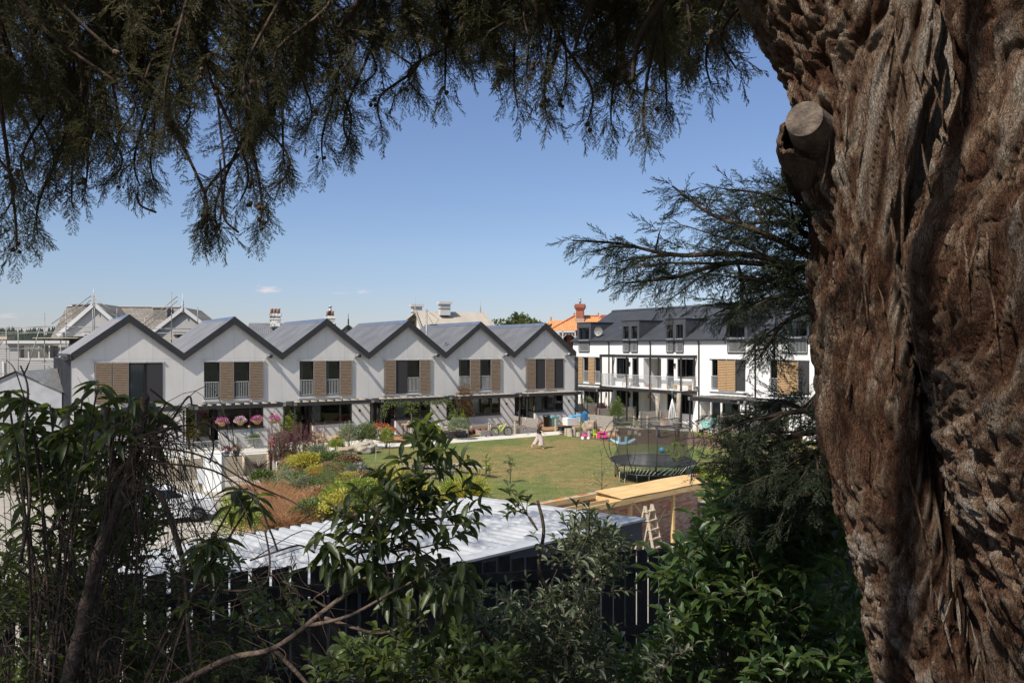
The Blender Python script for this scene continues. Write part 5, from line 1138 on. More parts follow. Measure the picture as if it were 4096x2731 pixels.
# swing
sw=kit('nest_swing','Nest swing hung between two round timber poles behind the trampoline','swing',gd(2670,1756),0)
a=gd(2634,1750)-gd(2670,1756); b=gd(2709,1762)-gd(2670,1756)
pt(sw,'pole','stump_wood',lambda m:m.tube([a,a+Vector((-.1,0,2.9))],.13,14)); pt(sw,'pole','stump_wood',lambda m:m.tube([b,b+Vector((.12,0,3.2))],.14,14))
c=Vector((.2,.2,.75)); n=28
pt(sw,'seat_ring','rubber',lambda m:m.tube([c+Vector((.95*math.cos(6.2832*k/n),.5*math.sin(6.2832*k/n),0)) for k in range(n+1)],.06,6,cap=False))
pt(sw,'seat_net','rubber',lambda m:[m.tube([c+Vector((.93*math.cos(k*.26),.48*math.sin(k*.26),0)),c+Vector((.93*math.cos(3.14159*2-k*.26+.3),.48*math.sin(3.14159*2-k*.26+.3),-.03))],.008,3) for k in range(24)])
for q in (a+Vector((-.08,0,2.1)),b+Vector((.1,0,2.2))):
    s_=-1 if q.x<0 else 1; pt(sw,'rope','plastic_black',lambda m:(m.tube([q,c+Vector((s_*.7,-.3,.02))],.016,5),m.tube([q,c+Vector((s_*.7,.3,.02))],.016,5)))
t=kit('hammock_chair','White rope hammock chair hanging from the balcony beam','hammock',at(2689,1646,60)*1.0,0)
pt(t,'rope','plastic_white',lambda m:[m.tube([(0,0,1.0),(.24*math.cos(k*.7),.24*math.sin(k*.7),.0),(.3*math.cos(k*.7),.3*math.sin(k*.7),-.55),(.1*math.cos(k*.7),.1*math.sin(k*.7),-.85)],.018,4) for k in range(9)]); pt(t,'cord','teal_pale',lambda m:m.tube([(0,0,1.0),(-.03,0,2.3)],.03,5))
m=MB(); m.ball((0,0,.16),.17,16,12); solo(m,'ball','blue_toy','Blue ball on the grass seen through the trampoline net','ball',gd(2647,1810))
# trampoline
tc_=Vector((((2610-2048)/F)*37.6,37.6,0)); tp=kit('trampoline','Large black springless trampoline with bowed rods and safety net on the lawn','trampoline',tc_,.1)
def se(a,r,e=2.6): c=math.cos(a);s=math.sin(a); return Vector((r*abs(c)**(2/e)*(1 if c>0 else -1),r*abs(s)**(2/e)*(1 if s>0 else -1),0))
N_=48; A=[6.2832*k/N_ for k in range(N_)]
pt(tp,'mat','rubber',lambda m:(m.add([(0,0,.86)]+[tuple(se(a,1.9)+Vector((0,0,.88))) for a in A],[(0,k+1,(k+1)%N_+1) for k in range(N_)]),m.tube([se(a,1.95)+Vector((0,0,.88)) for a in A+[0]],.035,6,cap=False)))
pt(tp,'lower_ring','plastic_black',lambda m:m.tube([se(a,1.72)+Vector((0,0,.42)) for a in A+[0]],.03,6,cap=False))
for k in range(0,64):
    a=6.2832*k/64; pt(tp,'spring_rod','plastic_white',lambda m:m.tube([se(a,1.72)+Vector((0,0,.42)),se(a+.16,1.93)+Vector((0,0,.86))],.013,4))
for k in range(8):
    a=6.2832*k/8+.15; a2=a+.36; pt(tp,'leg','plastic_black',lambda m:m.tube([se(a,1.72)+Vector((0,0,.42)),se(a,1.72)+Vector((0,0,.06)),se((a+a2)/2,1.74)+Vector((0,0,.02)),se(a2,1.72)+Vector((0,0,.06)),se(a2,1.72)+Vector((0,0,.42))],.026,6))
for k in range(10):
    a=6.2832*k/10+.2; pt(tp,'net_rod','plastic_black',lambda m:m.tube(smooth([se(a,1.74)+Vector((0,0,.45)),se(a,2.12)+Vector((0,0,1.1)),se(a,2.3)+Vector((0,0,1.75)),se(a,2.15)+Vector((0,0,2.35)),se(a,1.84)+Vector((0,0,2.72))],4),.018,5))
pt(tp,'top_ring','plastic_black',lambda m:m.tube([se(a,1.84)+Vector((0,0,2.72+.05*math.cos(a*10))) for a in A+[0]],.022,5,cap=False))
pt(tp,'padded_ring','galv',lambda m:m.tube([se(a,1.80)+Vector((0,0,2.55)) for a in A+[0]],.022,5,cap=False))
lv=[(1.86,.92),(1.70,1.2),(1.58,1.6),(1.55,1.95),(1.62,2.3),(1.80,2.55),(1.84,2.72)]
pt(tp,'net','netting',lambda m:m.add([tuple(se(a,r*(1+.02*math.cos(a*10)))+Vector((0,0,z))) for r,z in lv for a in A],[(i*N_+j,i*N_+(j+1)%N_,(i+1)*N_+(j+1)%N_,(i+1)*N_+j) for i in range(len(lv)-1) for j in range(N_)],0,True))
# green chairs and table right
def monobloc(loc,rz,label,mt):
    t=kit('plastic_chair',label,'chair',loc,rz,'plastic garden chairs at the right patio')
    pt(t,'seat',mt,lambda m:m.box(-.22,.22,-.22,.22,.42,.45))
    for k in range(5): x=-.16+k*.08; pt(t,'back_slat',mt,lambda m:m.beam((x,.22,.45),(x*1.35,.34,.85-.012*(k-2)**2*1.5),.05,.012,0,(0,1,0)))
    pt(t,'back_frame',mt,lambda m:m.tube([(-.22,.2,.45),(-.27,.33,.75),(-.15,.38,.9),(.15,.38,.9),(.27,.33,.75),(.22,.2,.45)],.018,5))
    for s in (-1,1):
        pt(t,'arm',mt,lambda m:m.beam((s*.26,-.22,.64),(s*.27,.3,.68),.05,.03))
        for y in (-.22,.24): pt(t,'leg',mt,lambda m:m.beam((s*.25,y*1.15,0),(s*.22,y,.64 if y<0 else .42),.05,.04))
    return t
monobloc(gd(2806,1724),-.7,'White plastic garden chair at the left of the patio table','plastic_white'); monobloc(gd(2822,1733),-.4,'Mint plastic garden chair beside the white plastic chair','teal_pale'); monobloc(gd(2865,1716),2.2,'Mint plastic garden chair behind the patio table','teal_pale')
t=kit('patio_table','Pale mint round patio table among the plastic chairs','table',gd(2838,1724),0); pt(t,'top','teal_pale',lambda m:m.lathe([(.7,.7),(.75,.72),(.75,.74),(0,.75)],24))
for a in range(4): pt(t,'leg','teal_pale',lambda m:m.beam((.5*math.cos(a*1.57),.5*math.sin(a*1.57),0),(.42*math.cos(a*1.57),.42*math.sin(a*1.57),.7),.05,.05))
pot('plant_pot',gd(2806,1736),.2,.32,'plastic_black','Dark pot at the feet of the white plastic chair'); pot('plant_pot',gd(2822,1738),.17,.28,'terracotta_pale','Small pot beside the dark pot near the plastic chairs')
pot('terracotta_pot',gd(3186,1772),.42,.42,'terracotta','Large orange terracotta bowl on the path behind the conifer'); pot('terracotta_pot',gd(3158,1763),.22,.36,'plastic_black','Black pot left of the orange terracotta bowl')
pot('terracotta_pot',q2(X2(2733),2.2),.34,.7,'terracotta_pale','Tall pale terracotta pot behind the right swing pole')
for px,h,lab in ((2535,.5,'left'),(2560,.4,'right')): pot('plant_pot',q2(X2(px),4.3,.0),.2,h,'plastic_black',f'Black nursery pot on the patio wall below the balcony, {lab} one')
# rusty obelisk
t=kit('plant_obelisk','Rusty wire obelisk plant support beside the trampoline','plant support',gd(2732,1905),0)
for a in range(4): q=a*1.57+.5; pt(t,'rod','rust',lambda m:m.tube([(.28*math.cos(q),.28*math.sin(q),0),(.04*math.cos(q),.04*math.sin(q),1.45)],.012,5))
for z in (.3,.65,1.0): r=.28*(1-z/1.7); pt(t,'hoop','rust',lambda m:m.tube([(r*math.cos(k*.524),r*math.sin(k*.524),z) for k in range(13)],.008,4,cap=False))
pt(t,'finial','rust',lambda m:m.ball((0,0,1.52),.07,10,8))
pr=None
for px,py,h,lab in ((2476,1952,.75,'bamboo stake left of the trampoline shadow'),(2497,1948,.4,'short bamboo stake'),(2597,1930,.9,'bamboo stake before the trampoline'),(2890,1912,1.5,'grey stake beside the climbing plant'),(1502,1880,1.2,'white cane on the left part of the lawn')):
    m=MB(); m.tube([(0,0,0),(.03,0,h)],.014,5); solo(m,'garden_stake','pale_timber',f'Thin {lab}','stake',gd(px,py),0,'thin garden stakes')
# patio clutter on the balcony
t=kit('balcony_bench','Terracotta coloured bench on the balcony behind the railing','bench',Q2+V*(-(fx(2690)))-U*.6+Vector((0,0,2.86)),ANG2); pt(t,'seat','orange_wood',lambda m:m.box(-.9,.9,-.2,.2,.4,.45)); 
for x in (-.8,.8): pt(t,'leg','orange_wood',lambda m:m.box(x-.04,x+.04,-.18,.18,0,.4))
for px,sz,mt,lab in ((2568,.2,'terracotta','Terracotta pot on the balcony floor near its middle'),(2640,.14,'terracotta','Small terracotta pot on the balcony right of the middle post'),(2752,.2,'garage_grey','Grey pot at the right end of the balcony')): pot('balcony_pot',Q2+V*(-fx(px))-U*.8+Vector((0,0,2.86)),sz,sz*2,mt,lab)
for px in (2470,2500): 
    t=kit('balcony_chair','Wooden chair on the balcony, '+('left one' if px==2470 else 'right one of the left pair'),'chair',Q2+V*(-fx(px))-U*.8+Vector((0,0,2.86)),ANG2+(.5 if px==2470 else -.7),'wooden chairs on the balcony')
    pt(t,'seat','stump_wood',lambda m:m.box(-.22,.22,-.2,.2,.42,.46)); pt(t,'backrest','stump_wood',lambda m:m.box(-.22,.22,.18,.21,.46,.9))
    for x in (-.19,.19):
        for y in (-.17,.17): pt(t,'leg','stump_wood',lambda m:m.box(x-.02,x+.02,y-.02,y+.02,0,.42))
# ------------------------------------------------------------ walking woman
wp=gd(2156,1794); PW=thing('person','Long-haired woman in black top and pale culottes walking right across the lawn','person',wp,0)
# body faces +x (walking right): skin-modified skeleton
def skinmesh(name,verts,edges,rad,matn,parent,sub=2):
    me=bpy.data.meshes.new(name); me.from_pydata(verts,edges,[]); me.materials.append(MATS[matn]); o=bpy.data.objects.new(name,me); COL.objects.link(o); o.parent=parent
    md=o.modifiers.new('s','SKIN')
    for i,r in enumerate(rad): me.skin_vertices[0].data[i].radius=(r,r) if not isinstance(r,tuple) else r
    me.skin_vertices[0].data[0].use_root=True
    ms=o.modifiers.new('u','SUBSURF'); ms.levels=sub; ms.render_levels=sub
    for f in me.polygons: f.use_smooth=True
    return o
bv=[(0,0,.92),(.02,0,1.1),(.04,0,1.28),(.05,0,1.40),(.09,0,1.48),(.15,0,1.58),(.17,0,1.66), # spine, neck, head
 (.05,-.16,1.36),(.10,-.20,1.12),(.30,-.20,.98), (.37,-.20,.93),   # right arm (towards camera)
 (.04,.16,1.36),(.02,.20,1.12),(.12,.20,.92),(.15,.2,.85),
 (.0,-.09,.88),(.17,-.09,.50),(.16,-.09,.10),(.20,-.09,.035),(.33,-.09,.02),  # forward leg
 (-.02,.09,.88),(-.12,.09,.48),(-.42,.09,.20),(-.44,.09,.10),(-.36,.09,.03),
 (.43,-.20,.93),(.43,-.17,.90),(.19,.2,.80)]
be=[(0,1),(1,2),(2,3),(3,4),(4,5),(5,6),(3,7),(7,8),(8,9),(9,10),(3,11),(11,12),(12,13),(13,14),(0,15),(15,16),(16,17),(17,18),(18,19),(0,20),(20,21),(21,22),(22,23),(23,24),(10,25),(10,26),(14,27)]
br_=[(.11,.14),.10,(.11,.14),.09,.05,.085,.07,.055,.042,.03,.028,.055,.042,.03,.028,.09,.065,.042,.045,.03,.09,.065,.042,.045,.03,.012,.012,.012]
skinmesh('body',bv,be,br_,'skin',PW)
def loft(rings,name,matn,n=16,par=PW):
    m=MB(); vs=[]
    for k,(cx,cy,cz,rx,ry) in enumerate(rings):
        for j in range(n): a=6.2832*j/n; w_=1+.05*math.sin(a*5+k*.4)*(k>1); vs.append((cx+rx*math.cos(a)*w_,cy+ry*math.sin(a)*w_,cz))
    m.add(vs,[(i*n+j,i*n+(j+1)%n,(i+1)*n+(j+1)%n,(i+1)*n+j) for i in range(len(rings)-1) for j in range(n)],0,True); return m.build(name,matn,par)
loft([(.05,0,1.45,.06,.07),(.05,0,1.41,.11,.17),(.04,0,1.30,.135,.18),(.03,0,1.15,.125,.16),(.01,0,1.0,.14,.17),(0,0,.93,.14,.17)],'t_shirt','top_black')
for s in (-1,1):
    m=MB(); a=(.05,s*.13,1.38); b=(.085 if s<0 else .03,s*.2,1.17); m.tube([a,b],[.085,.075],10); m.build('sleeve','top_black',PW)
loft([(.0,0,1.0,.13,.155),(.0,0,.9,.15,.17),(.0,0,.82,.15,.17)],'waistband','culottes')
loft([(.0,-.05,.88,.13,.11),(.09,-.08,.68,.15,.12),(.14,-.09,.45,.16,.13),(.13,-.09,.24,.19,.15)],'trouser_leg','culottes')
loft([(.0,.05,.88,.13,.11),(-.05,.08,.68,.15,.12),(-.16,.09,.46,.15,.13),(-.27,.09,.28,.15,.14)],'trouser_leg','culottes')
m=MB(); m.ball((.13,0,1.62),(.125,.105,.13),16,12,0,.12,3); m.tube([(.06,0,1.62),(.0,0,1.50),(-.03,0,1.36),(-.02,0,1.26)],[.11,.12,.10,.05],12); m.v=[(min(x,.205+(1.56-z)*.2) if z<1.68 else x,y,z) for x,y,z in m.v]
for k in range(30): a=rnd.uniform(-1,1); m.tube([(.05,a*.1,1.64),(-.03+rnd.uniform(-.03,.03),a*.13,1.45),(-.03+rnd.uniform(-.06,.04),a*.14,1.22+rnd.uniform(-.05,.05))],[.02,.02,.006],4)
m.build('hair','hair',PW)
m=MB(); m.ball((.235,0,1.575),(.02,.015,.02),8,6); m.build('nose','skin',PW)
for y in (-.035,.035): m=MB(); m.ball((.228,y,1.605),(.008,.012,.006),8,6); m.build('eye','frame_dark',PW)
m=MB(); m.box(.215,.225,-.022,.022,1.535,1.542); m.build('mouth','cotta_pot',PW)
# ------------------------------------------------------------ garden plants
def bushobj(name,p,r,n,leaf,size,lab,cat='shrub',matn='leaf_mid',parts=None,group=None,squash=1,core=.35,stem=True,up=.3,seed=None):
    """leafy shrub: crown of small leaves in a lumpy volume, with stems"""
    t=thing(name,lab,cat,p,0,group); its=[]; q=Vector((rnd.uniform(0,99),rnd.uniform(0,99),0))
    for k in range(n):
        d=rdir(-.35,1); rad=(rnd.uniform(core,1)**.6)*(1+.38*noise.fractal(d*1.8+q,1,2,3)); c=Vector((d.x*r[0]*rad,d.y*r[1]*rad,r[2]*.5+d.z*r[2]*.55*rad))
        if c.z<0: continue
        its.append((k%len(leaf),frameM(c,d+rdir()*.9+Vector((0,0,up)),rdir(),size*rnd.uniform(.6,1.3))))
    if matn.startswith('flower'):
        fl=[(k,Mx) for q,(k,Mx) in enumerate(its) if q%5<(3 if matn=='flower_red' else 2)]; for_=[(k,Mx) for q,(k,Mx) in enumerate(its) if q%5>=(3 if matn=='flower_red' else 2)]
        for k,Mx in fl: Mx[:3,:3]*=.7; Mx[:3,3]*=1.03
        npmesh('foliage',leaf,for_,'leaf_sage' if 'mauve' in matn else 'leaf_mid',t); npmesh('blossom',leaf,fl,matn,t)
    else: npmesh('foliage',leaf,its,matn,t)
    if stem:
        m=MB()
        for k in range(6): d=rdir(.3,1); m.tube([(d.x*.05,d.y*.05,0),(d.x*r[0]*.4,d.y*r[1]*.4,r[2]*.35),(d.x*r[0]*.7,d.y*r[1]*.7,r[2]*.7)],[.02,.014,.005],5)
        m.build('stem','twig_brown',t)
    return t
def spiky(name,p,h,n,w,lab,matn,cat='plant',spread=.9,group=None,lift=0,trunk=0):
    t=thing(name,lab,cat,p,0,group); its=[]
    for k in range(n):
        a=rnd.uniform(0,6.283); e=rnd.uniform(.15,1.45)*(1) if spread>1 else rnd.uniform(.6,1.45); d=Vector((math.cos(a)*math.cos(e),math.sin(a)*math.cos(e),math.sin(e)))
        its.append((k%2,frameM((0,0,trunk),d,Vector((0,0,1)),h*rnd.uniform(.7,1.1),sy=h*w)))
    npmesh('leaves',BLADE,its,matn,t)
    if trunk: m=MB(); m.tube([(0,0,0),(.04,.02,trunk*.6),(0,0,trunk+.05)],[.08,.06,.05],8); m.build('trunk','twig_brown',t)
    return t
def spires(name,p,rx,ry,h,n,lab,matn,mat2='leaf_mid',lsz=.06):
    t=thing(name,lab,'plants',p,0); its=[]; m=MB(); its2=[]
    for k in range(n):
        a=rnd.uniform(0,6.283); rr=math.sqrt(rnd.random()); x=rx*rr*math.cos(a); y=ry*rr*math.sin(a); hh=h*rnd.uniform(.65,1.1); lean=Vector((rnd.uniform(-.12,.12),rnd.uniform(-.12,.12),1)); b=Vector((x,y,0))
        m.tube([b,b+lean*hh],[.008,.004],4)
        for q in range(26):
            z=rnd.uniform(.12,1); its.append((0,frameM(b+lean*hh*z+rdir()*.03,rdir(-.2,1),rdir(),lsz*rnd.uniform(.7,1.4))))
        for q in range(6): z=rnd.uniform(.05,.5); its2.append((0,frameM(b+lean*hh*z,rdir(-.1,.8),rdir(),lsz*2*rnd.uniform(.7,1.4))))
    m.build('stem','vine_twig',t); npmesh('flower_spike',[LEAFR[0]],its,matn,t); npmesh('foliage',[LEAF[0]],its2,mat2,t); return t
def up_(px,py,z=0): return gd(px,py,z)
# purple and green beds (garden slope at the left)
spires('purple_orach',gd(1185,1835,-.15),1.7,1.1,2.0,150,'Tall purple-red seeding plants beside the towel-hung handrail','leaf_purple','leaf_mid')
spires('purple_orach',gd(1128,1850,-.3),.8,.6,1.7,50,'Dark purple spires low beside the pale steps','leaf_purple','leaf_purple')
spires('purple_orach',gd(1262,1845,-.2),.9,.6,1.2,50,'Brownish seed heads behind the lime green foliage','leaf_autumn','leaf_mid')
spiky('cabbage_palm',gd(1180,1880,-.4),.75,70,.9,'Bright green rosette plant before the purple spires','leaf_bright',spread=1.2,trunk=.5)
spiky('dark_flax',gd(1035,1885,-.6),1.0,60,.8,'Dark bronze flax beside the concrete steps','leaf_dark_flax')
spiky('yucca',gd(1185,1955,-.6),.95,80,.7,'Grey-green spiky yucca in the middle of the slope','leaf_sage')
spiky('yucca',gd(1110,1945,-.7),.7,60,.7,'Small spiky yucca left of the bigger one','leaf_sage')
def sp(px,py):  # point on the slope below a pixel: iterate
    z=-.3
    for _ in range(6):
        p=gd(px,py,z); best=None
        for i in range(0,41):
            for j in range(0,13):
                q=slope_pt(i/40,j/12); d=(q.x-p.x)**2+(q.y-p.y)**2
                if best is None or d<best[0]: best=(d,q.z)
        z=best[1]
    p=gd(px,py,z); return p
dm=[(1150,1930,.55,'leaf_sage','grey-green'),(1197,1938,.6,'leaf_mid','deep green'),(1232,1950,.5,'leaf_sage','smaller grey-green'),(1282,1952,.6,'leaf_mid','mid green'),(1342,1960,.75,'leaf_mid','large green'),(1362,1915,.75,'leaf_mid','upper right green'),(1262,1905,.5,'leaf_yellow','yellow'),(1315,1900,.6,'leaf_rust','rusty'),(1395,1948,.6,'leaf_yellow','lime'),(1250,1925,.4,'leaf_orange','orange')]
for px,py,r,mt,tx in dm: bushobj('dome_shrub',sp(px,py),(r,r,r*1.05),1500,[LEAFT[0]],.07,f'Clipped-looking {tx} dome shrub on the garden slope at the left of the lawn'if px<1300 else f'Rounded {tx} shrub on the right half of the garden slope',matn=mt,core=.75,stem=False)
mb_=[(1225,1880,.9,.9,'leaf_yellow','yellow flowering'),(1330,1862,.8,.7,'leaf_mid','light green leafy'),(1400,1870,.7,.6,'leaf_autumn','brownish'),(1270,1850,.5,.9,'leaf_sage','umbel-flowered'),(1300,2000,.7,.6,'leaf_rust','reddish low'),(1370,2010,.9,.8,'leaf_bright','bright lime'),(1050,1935,.6,.7,'leaf_mid','dark-leaved'),(1260,2075,.9,.8,'leaf_mid','large light green leafy'),(1400,2070,1.3,1.1,'leaf_yellow','yellow-green leafy'),(1450,1990,.9,.8,'leaf_bright','sunlit leafy'),(1500,1945,.9,.7,'leaf_autumn','heathery brown'),(1560,1985,.9,.8,'leaf_yellow','yellow feathery'),(1480,2040,1.0,.9,'leaf_mid','green tufted'),(1850,2010,1.0,1.0,'leaf_bright','light green mound near the carport roof'),(1650,2040,1.1,1.0,'leaf_yellow','lime mound behind the laurel'),(1430,1890,.5,.4,'flower_mauve','mauve-flowered')]
for px,py,r,h,mt,tx in mb_: bushobj('garden_shrub',sp(px,py),(r,r*.8,h),1500,[LEAFR[0],LEAF[0]],.13,f'{tx[0].upper()+tx[1:]} shrub among the plants on the garden slope',matn=mt,core=.3)
spiky('flax',sp(1600,1940),1.3,110,.6,'Yellow striped flax left of the grey lawn armchairs','leaf_yellow',spread=1.2); spiky('flax',sp(1860,2020),1.5,120,.6,'Tall yellow-green flax before the lawn near the carport roof','leaf_yellow',spread=1.2)
spiky('flax',sp(1790,1985),1.0,90,.5,'Dull green flax beside the yellow one','leaf_mid',spread=1.2)
for px,py,r,h,tx in ((1085,1990,1.2,1.1,'upper'),(1180,2030,1.2,1.1,'middle'),(1120,2090,1.3,1.2,'lowest'),(1230,2060,1.0,.9,'right')): 
    p=sp(px,py); t=thing('tussock_grass',f'Tan feathery tussock grass on the garden slope, {tx} clump','grass clump',p,0,'tan tussock grasses'); its=[]
    for k in range(2600):
        a=rnd.uniform(0,6.283); rr=r*math.sqrt(rnd.random()); e=rnd.uniform(.5,1.4); its.append((k%2,frameM((rr*math.cos(a),rr*math.sin(a),-.05),(math.cos(a)*math.cos(e)+rnd.gauss(0,.2),math.sin(a)*math.cos(e)+rnd.gauss(0,.2),math.sin(e)),(0,0,1),h*rnd.uniform(.5,1),sy=.12)))
    npmesh('blades',BLADE,its,'leaf_straw',t)
# ground cover over the slope so soil shows only in patches
its=[]
for k in range(9000):
    a=rnd.random(); b=rnd.uniform(.02,1); p=slope_pt(a,b); nz=noise.noise(p*1.1)
    if nz<-.28: continue
    its.append((0,frameM((p.x+rnd.gauss(0,.06),p.y+rnd.gauss(0,.06),p.z+rnd.uniform(0,.22)),rdir(-.1,1),rdir(),rnd.uniform(.06,.15))))
o=npmesh('ground_cover',[LEAFR[0]],its,'leaf_mid'); tag(o,'Low leafy ground cover between the shrubs of the garden slope','ground cover',None,'stuff')
its=[]
for k in range(9000):
    a=rnd.random(); b=rnd.uniform(.02,1); p=slope_pt(a,b); nz=noise.noise(p*.9+Vector((7,0,0)))
    if nz<.0: continue
    its.append((k%2,frameM((p.x,p.y,p.z+rnd.uniform(0,.1)),rdir(.4,1),rdir(),rnd.uniform(.15,.4),sy=.16)))
o=npmesh('meadow_grass',BLADE,its,'leaf_straw'); tag(o,'Dry wispy grass among the garden slope plants','grass',None,'stuff')
# beds and patio plants
for px,py,r,h,n,mt,tx in ((1400,1795,1.4,1.5,2600,'leaf_sage','Lavender-flowered bush left of the red geraniums'),(1470,1792,1.3,1.5,2600,'leaf_mid','Tall leafy green bush before the third house pergola post'),(1345,1800,.9,.6,1400,'leaf_bright','Low bush by the path before the blond armchairs'),(1155,1770,.9,1.9,1400,'leaf_bright','Airy yellow-green shrub at the corner of the railed walkway'),(1545,1790,.7,1.2,1200,'leaf_bright','Climbing bush at the front end of the geranium screen'),(1700,1745,.9,.9,1500,'leaf_sage','Silvery bush at the left of the black planter'),(1740,1745,.7,.7,900,'leaf_bright','Bright fern-like plant in the middle of the black planter'),(1835,1738,1.3,1.15,2400,'leaf_sage','Lavender mass at the right of the black planter'),(770,1790,.7,1.7,1000,'leaf_yellow','Yellow-green shrub by the second house door'),(1020,1790,.7,.8,900,'leaf_mid','Low bush behind the railing near the sling chairs'),(1120,1790,.6,.9,900,'leaf_mid','Bush at the right end of the railing')):
    bushobj('patio_shrub',gd(px,py,.05 if px<1600 else .35 if px<1900 and py>1736 else .05),(r*.55,r*.5,h),n,[LEAFR[0],LEAF[0]],.10,tx,matn=mt,core=.2)
bushobj('geranium',gd(1525,1742,.5),(.95,.5,.75),1300,[LEAFR[0]],.11,'Red geraniums in bloom along the timber screen','flowers','flower_red',core=.5); bushobj('fuchsia',gd(945,1812,.3),(.35,.3,.45),420,[LEAFR[0]],.08,'Pink flowering pot plant behind the railing, near the pale post','flowers','flower_mix'); bushobj('fuchsia',gd(905,1815,.3),(.28,.28,.4),300,[LEAFR[0]],.08,'Dark red pot plant behind the railing, left of the pink one','flowers','leaf_purple')
pot('plant_pot',gd(945,1824),.22,.36,'dark_clad','Dark pot of the pink flowering plant behind the railing'); pot('plant_pot',gd(905,1826),.2,.3,'dark_clad','Dark pot of the dark red plant behind the railing')
t=bushobj('bronze_shrub',gd(1858,1722,.1),(.75,.7,3.3),5200,[LEAF[0]],.10,'Tall bronze and green conifer-like shrub before the fifth house','shrub','leaf_autumn',core=.1,up=.8); 
bushobj('green_shrub',gd(1832,1728,.1),(.6,.55,1.6),1700,[LEAF[0]],.10,'Yellow-green leafy shrub at the foot of the tall bronze one',matn='leaf_bright',core=.1)
spiky('yucca_tree',gd(1645,1752,.1),.55,90,.9,'Tall yucca with a green rosette beside the small dining table','leaf_mid','tree',spread=1.2,trunk=1.75); spiky('yucca_tree',gd(1660,1758,.1),.55,90,.9,'Lower yucca rosette right of the tall one','leaf_mid','tree',spread=1.2,trunk=.95); spiky('tree_fern',gd(1496,1728,.1),.7,40,1.0,'Tree fern with pale fronds beside the third pergola post','leaf_bright','plant',spread=1.2,trunk=1.5)
spiky('patio_palm',gd(2338,1716,.05),.8,80,.7,'Variegated spiky plant before the blue shell','leaf_bright',spread=1.2)
for px,py,r,h,n,mt,tx in ((2384,1672,.45,.45,600,'leaf_rust','Dry fuchsia growing in the teal pots'),(2352,1662,.9,1.7,1500,'leaf_sage','Pale bamboo-like shrub behind the teal pots'),(2408,1672,.9,1.2,1300,'leaf_purple','Red-leaved shrub left of the balcony'),(2467,1700,1.0,2.0,2200,'leaf_mid','Rounded leafy green bush before the timber screen under the balcony'),(2445,1702,.8,.5,700,'leaf_sage','Low grey bush at the foot of the leafy green bush'),(2345,1640,1.0,2.4,1500,'leaf_mid','Tall leafy plant beside the leftmost balcony post'),(2730,1690,.6,1.2,700,'leaf_sage','Olive bush in the tall terracotta pot'),(2820,1722,.25,.3,250,'leaf_sage','Small plant in the pot by the plastic chairs'),(2955,1752,.6,.4,600,'leaf_sage','Low grey shrub on the path right of the timber post'),(3010,1760,.6,.4,600,'leaf_bright','Low bright shrub on the path before the conifer'),(3000,1720,.8,.8,700,'leaf_mid','Bush by the right pergola post')):
    bushobj('border_shrub',gd(px,py),(r*.6,r*.6,h),n,[LEAFR[0]],.10,tx,matn=mt,core=.2)
tk=[(2330,1722),(2490,1712),(2560,1722),(2600,1728),(2660,1735),(2740,1742),(2795,1748),(2840,1757),(2885,1764),(2925,1770),(2955,1778),(2985,1785),(3040,1793),(2450,1748),(2520,1752),(2700,1765),(2395,1728),(3100,1812)]
nm=['beside the tall boulder','behind the left swing pole','before the screen','between screen and logs','under the nest swing','right of the right swing pole','first right of the trampoline','second right of the trampoline','third right of the trampoline','fourth right of the trampoline','fifth right of the trampoline','sixth right of the trampoline','near the timber bench','before the blue rocker','left inside the net view','at the foot of the swing pole','between the boulders','right of the timber bench']
for (px,py),tx in zip(tk,nm): spiky('grass_tuft',gd(px,py),rnd.uniform(.35,.6),45,.8,f'Tuft of strappy leaves in the mulch bed, {tx}',rnd.choice(['leaf_mid','leaf_sage','leaf_straw','leaf_bright']),spread=1.2,group='strappy tufts in the mulch bed')
# fruit trees on the lawn
def sapling(px,py,h,n,tx,mt='leaf_bright'):
    t=thing('fruit_sapling',tx,'small tree',gd(px,py),0,'young trees planted on the lawn'); m=MB(); its=[]
    m.tube([(0,0,0),(.03,.02,h*.5),(0,0,h)],[.022,.015,.005],6)
    for k in range(9):
        z=h*rnd.uniform(.3,.95); d=rdir(.1,.9); L=h*.28; b=Vector((0,0,z)); m.tube([b,b+d*L],[.01,.003],4)
        for q in range(n//9): its.append((q%2,frameM(b+d*L*rnd.uniform(.3,1.05)+rdir()*.05,rdir(-.5,.6),rdir(),rnd.uniform(.07,.13))))
    m.build('trunk','twig_brown',t); npmesh('crown',LEAF,its,mt,t)
sapling(1944,1913,1.0,240,'Small sunlit fruit tree on the lawn, middle of the three'); sapling(2040,1932,1.1,180,'Small fruit tree on the lawn, right of the three','leaf_mid'); sapling(1943,1893,.9,40,'Thin staked sapling on the lawn behind the middle fruit tree'); sapling(1556,1825,1.5,70,'Thin sapling at the path edge right of the grey boulder')
sapling(2405,2035,2.2,60,'Wispy sapling before the lean-to at the left of the trampoline','leaf_sage'); sapling(2698,1915,1.7,520,'Leafy young tree beside the rusty obelisk'); sapling(2930,1925,1.9,700,'Leafy young tree right of the lean-to','leaf_mid'); sapling(3085,1850,.9,200,'Small leafy tree right of the timber bench','leaf_bright')
for px,py,tx in ((2850,1945,'at the back corner of the lean-to'),(2950,1965,'below the leafy young tree'),(2790,1918,'left corner of the lean-to')): bushobj('vegetable_patch',gd(px,py),(.9,.5,.5),900,[LEAFR[0]],.16,f'Patch of broad green leaves {tx}','plants','leaf_bright',stem=False)
bushobj('yard_bush',gd(960,2190,-1.1),(.8,.8,2.0),2000,[LEAF[0],LEAFT[0]],.13,'Sunlit leafy bush at the corner of the yard beside the carport','shrub','leaf_bright',core=.2)
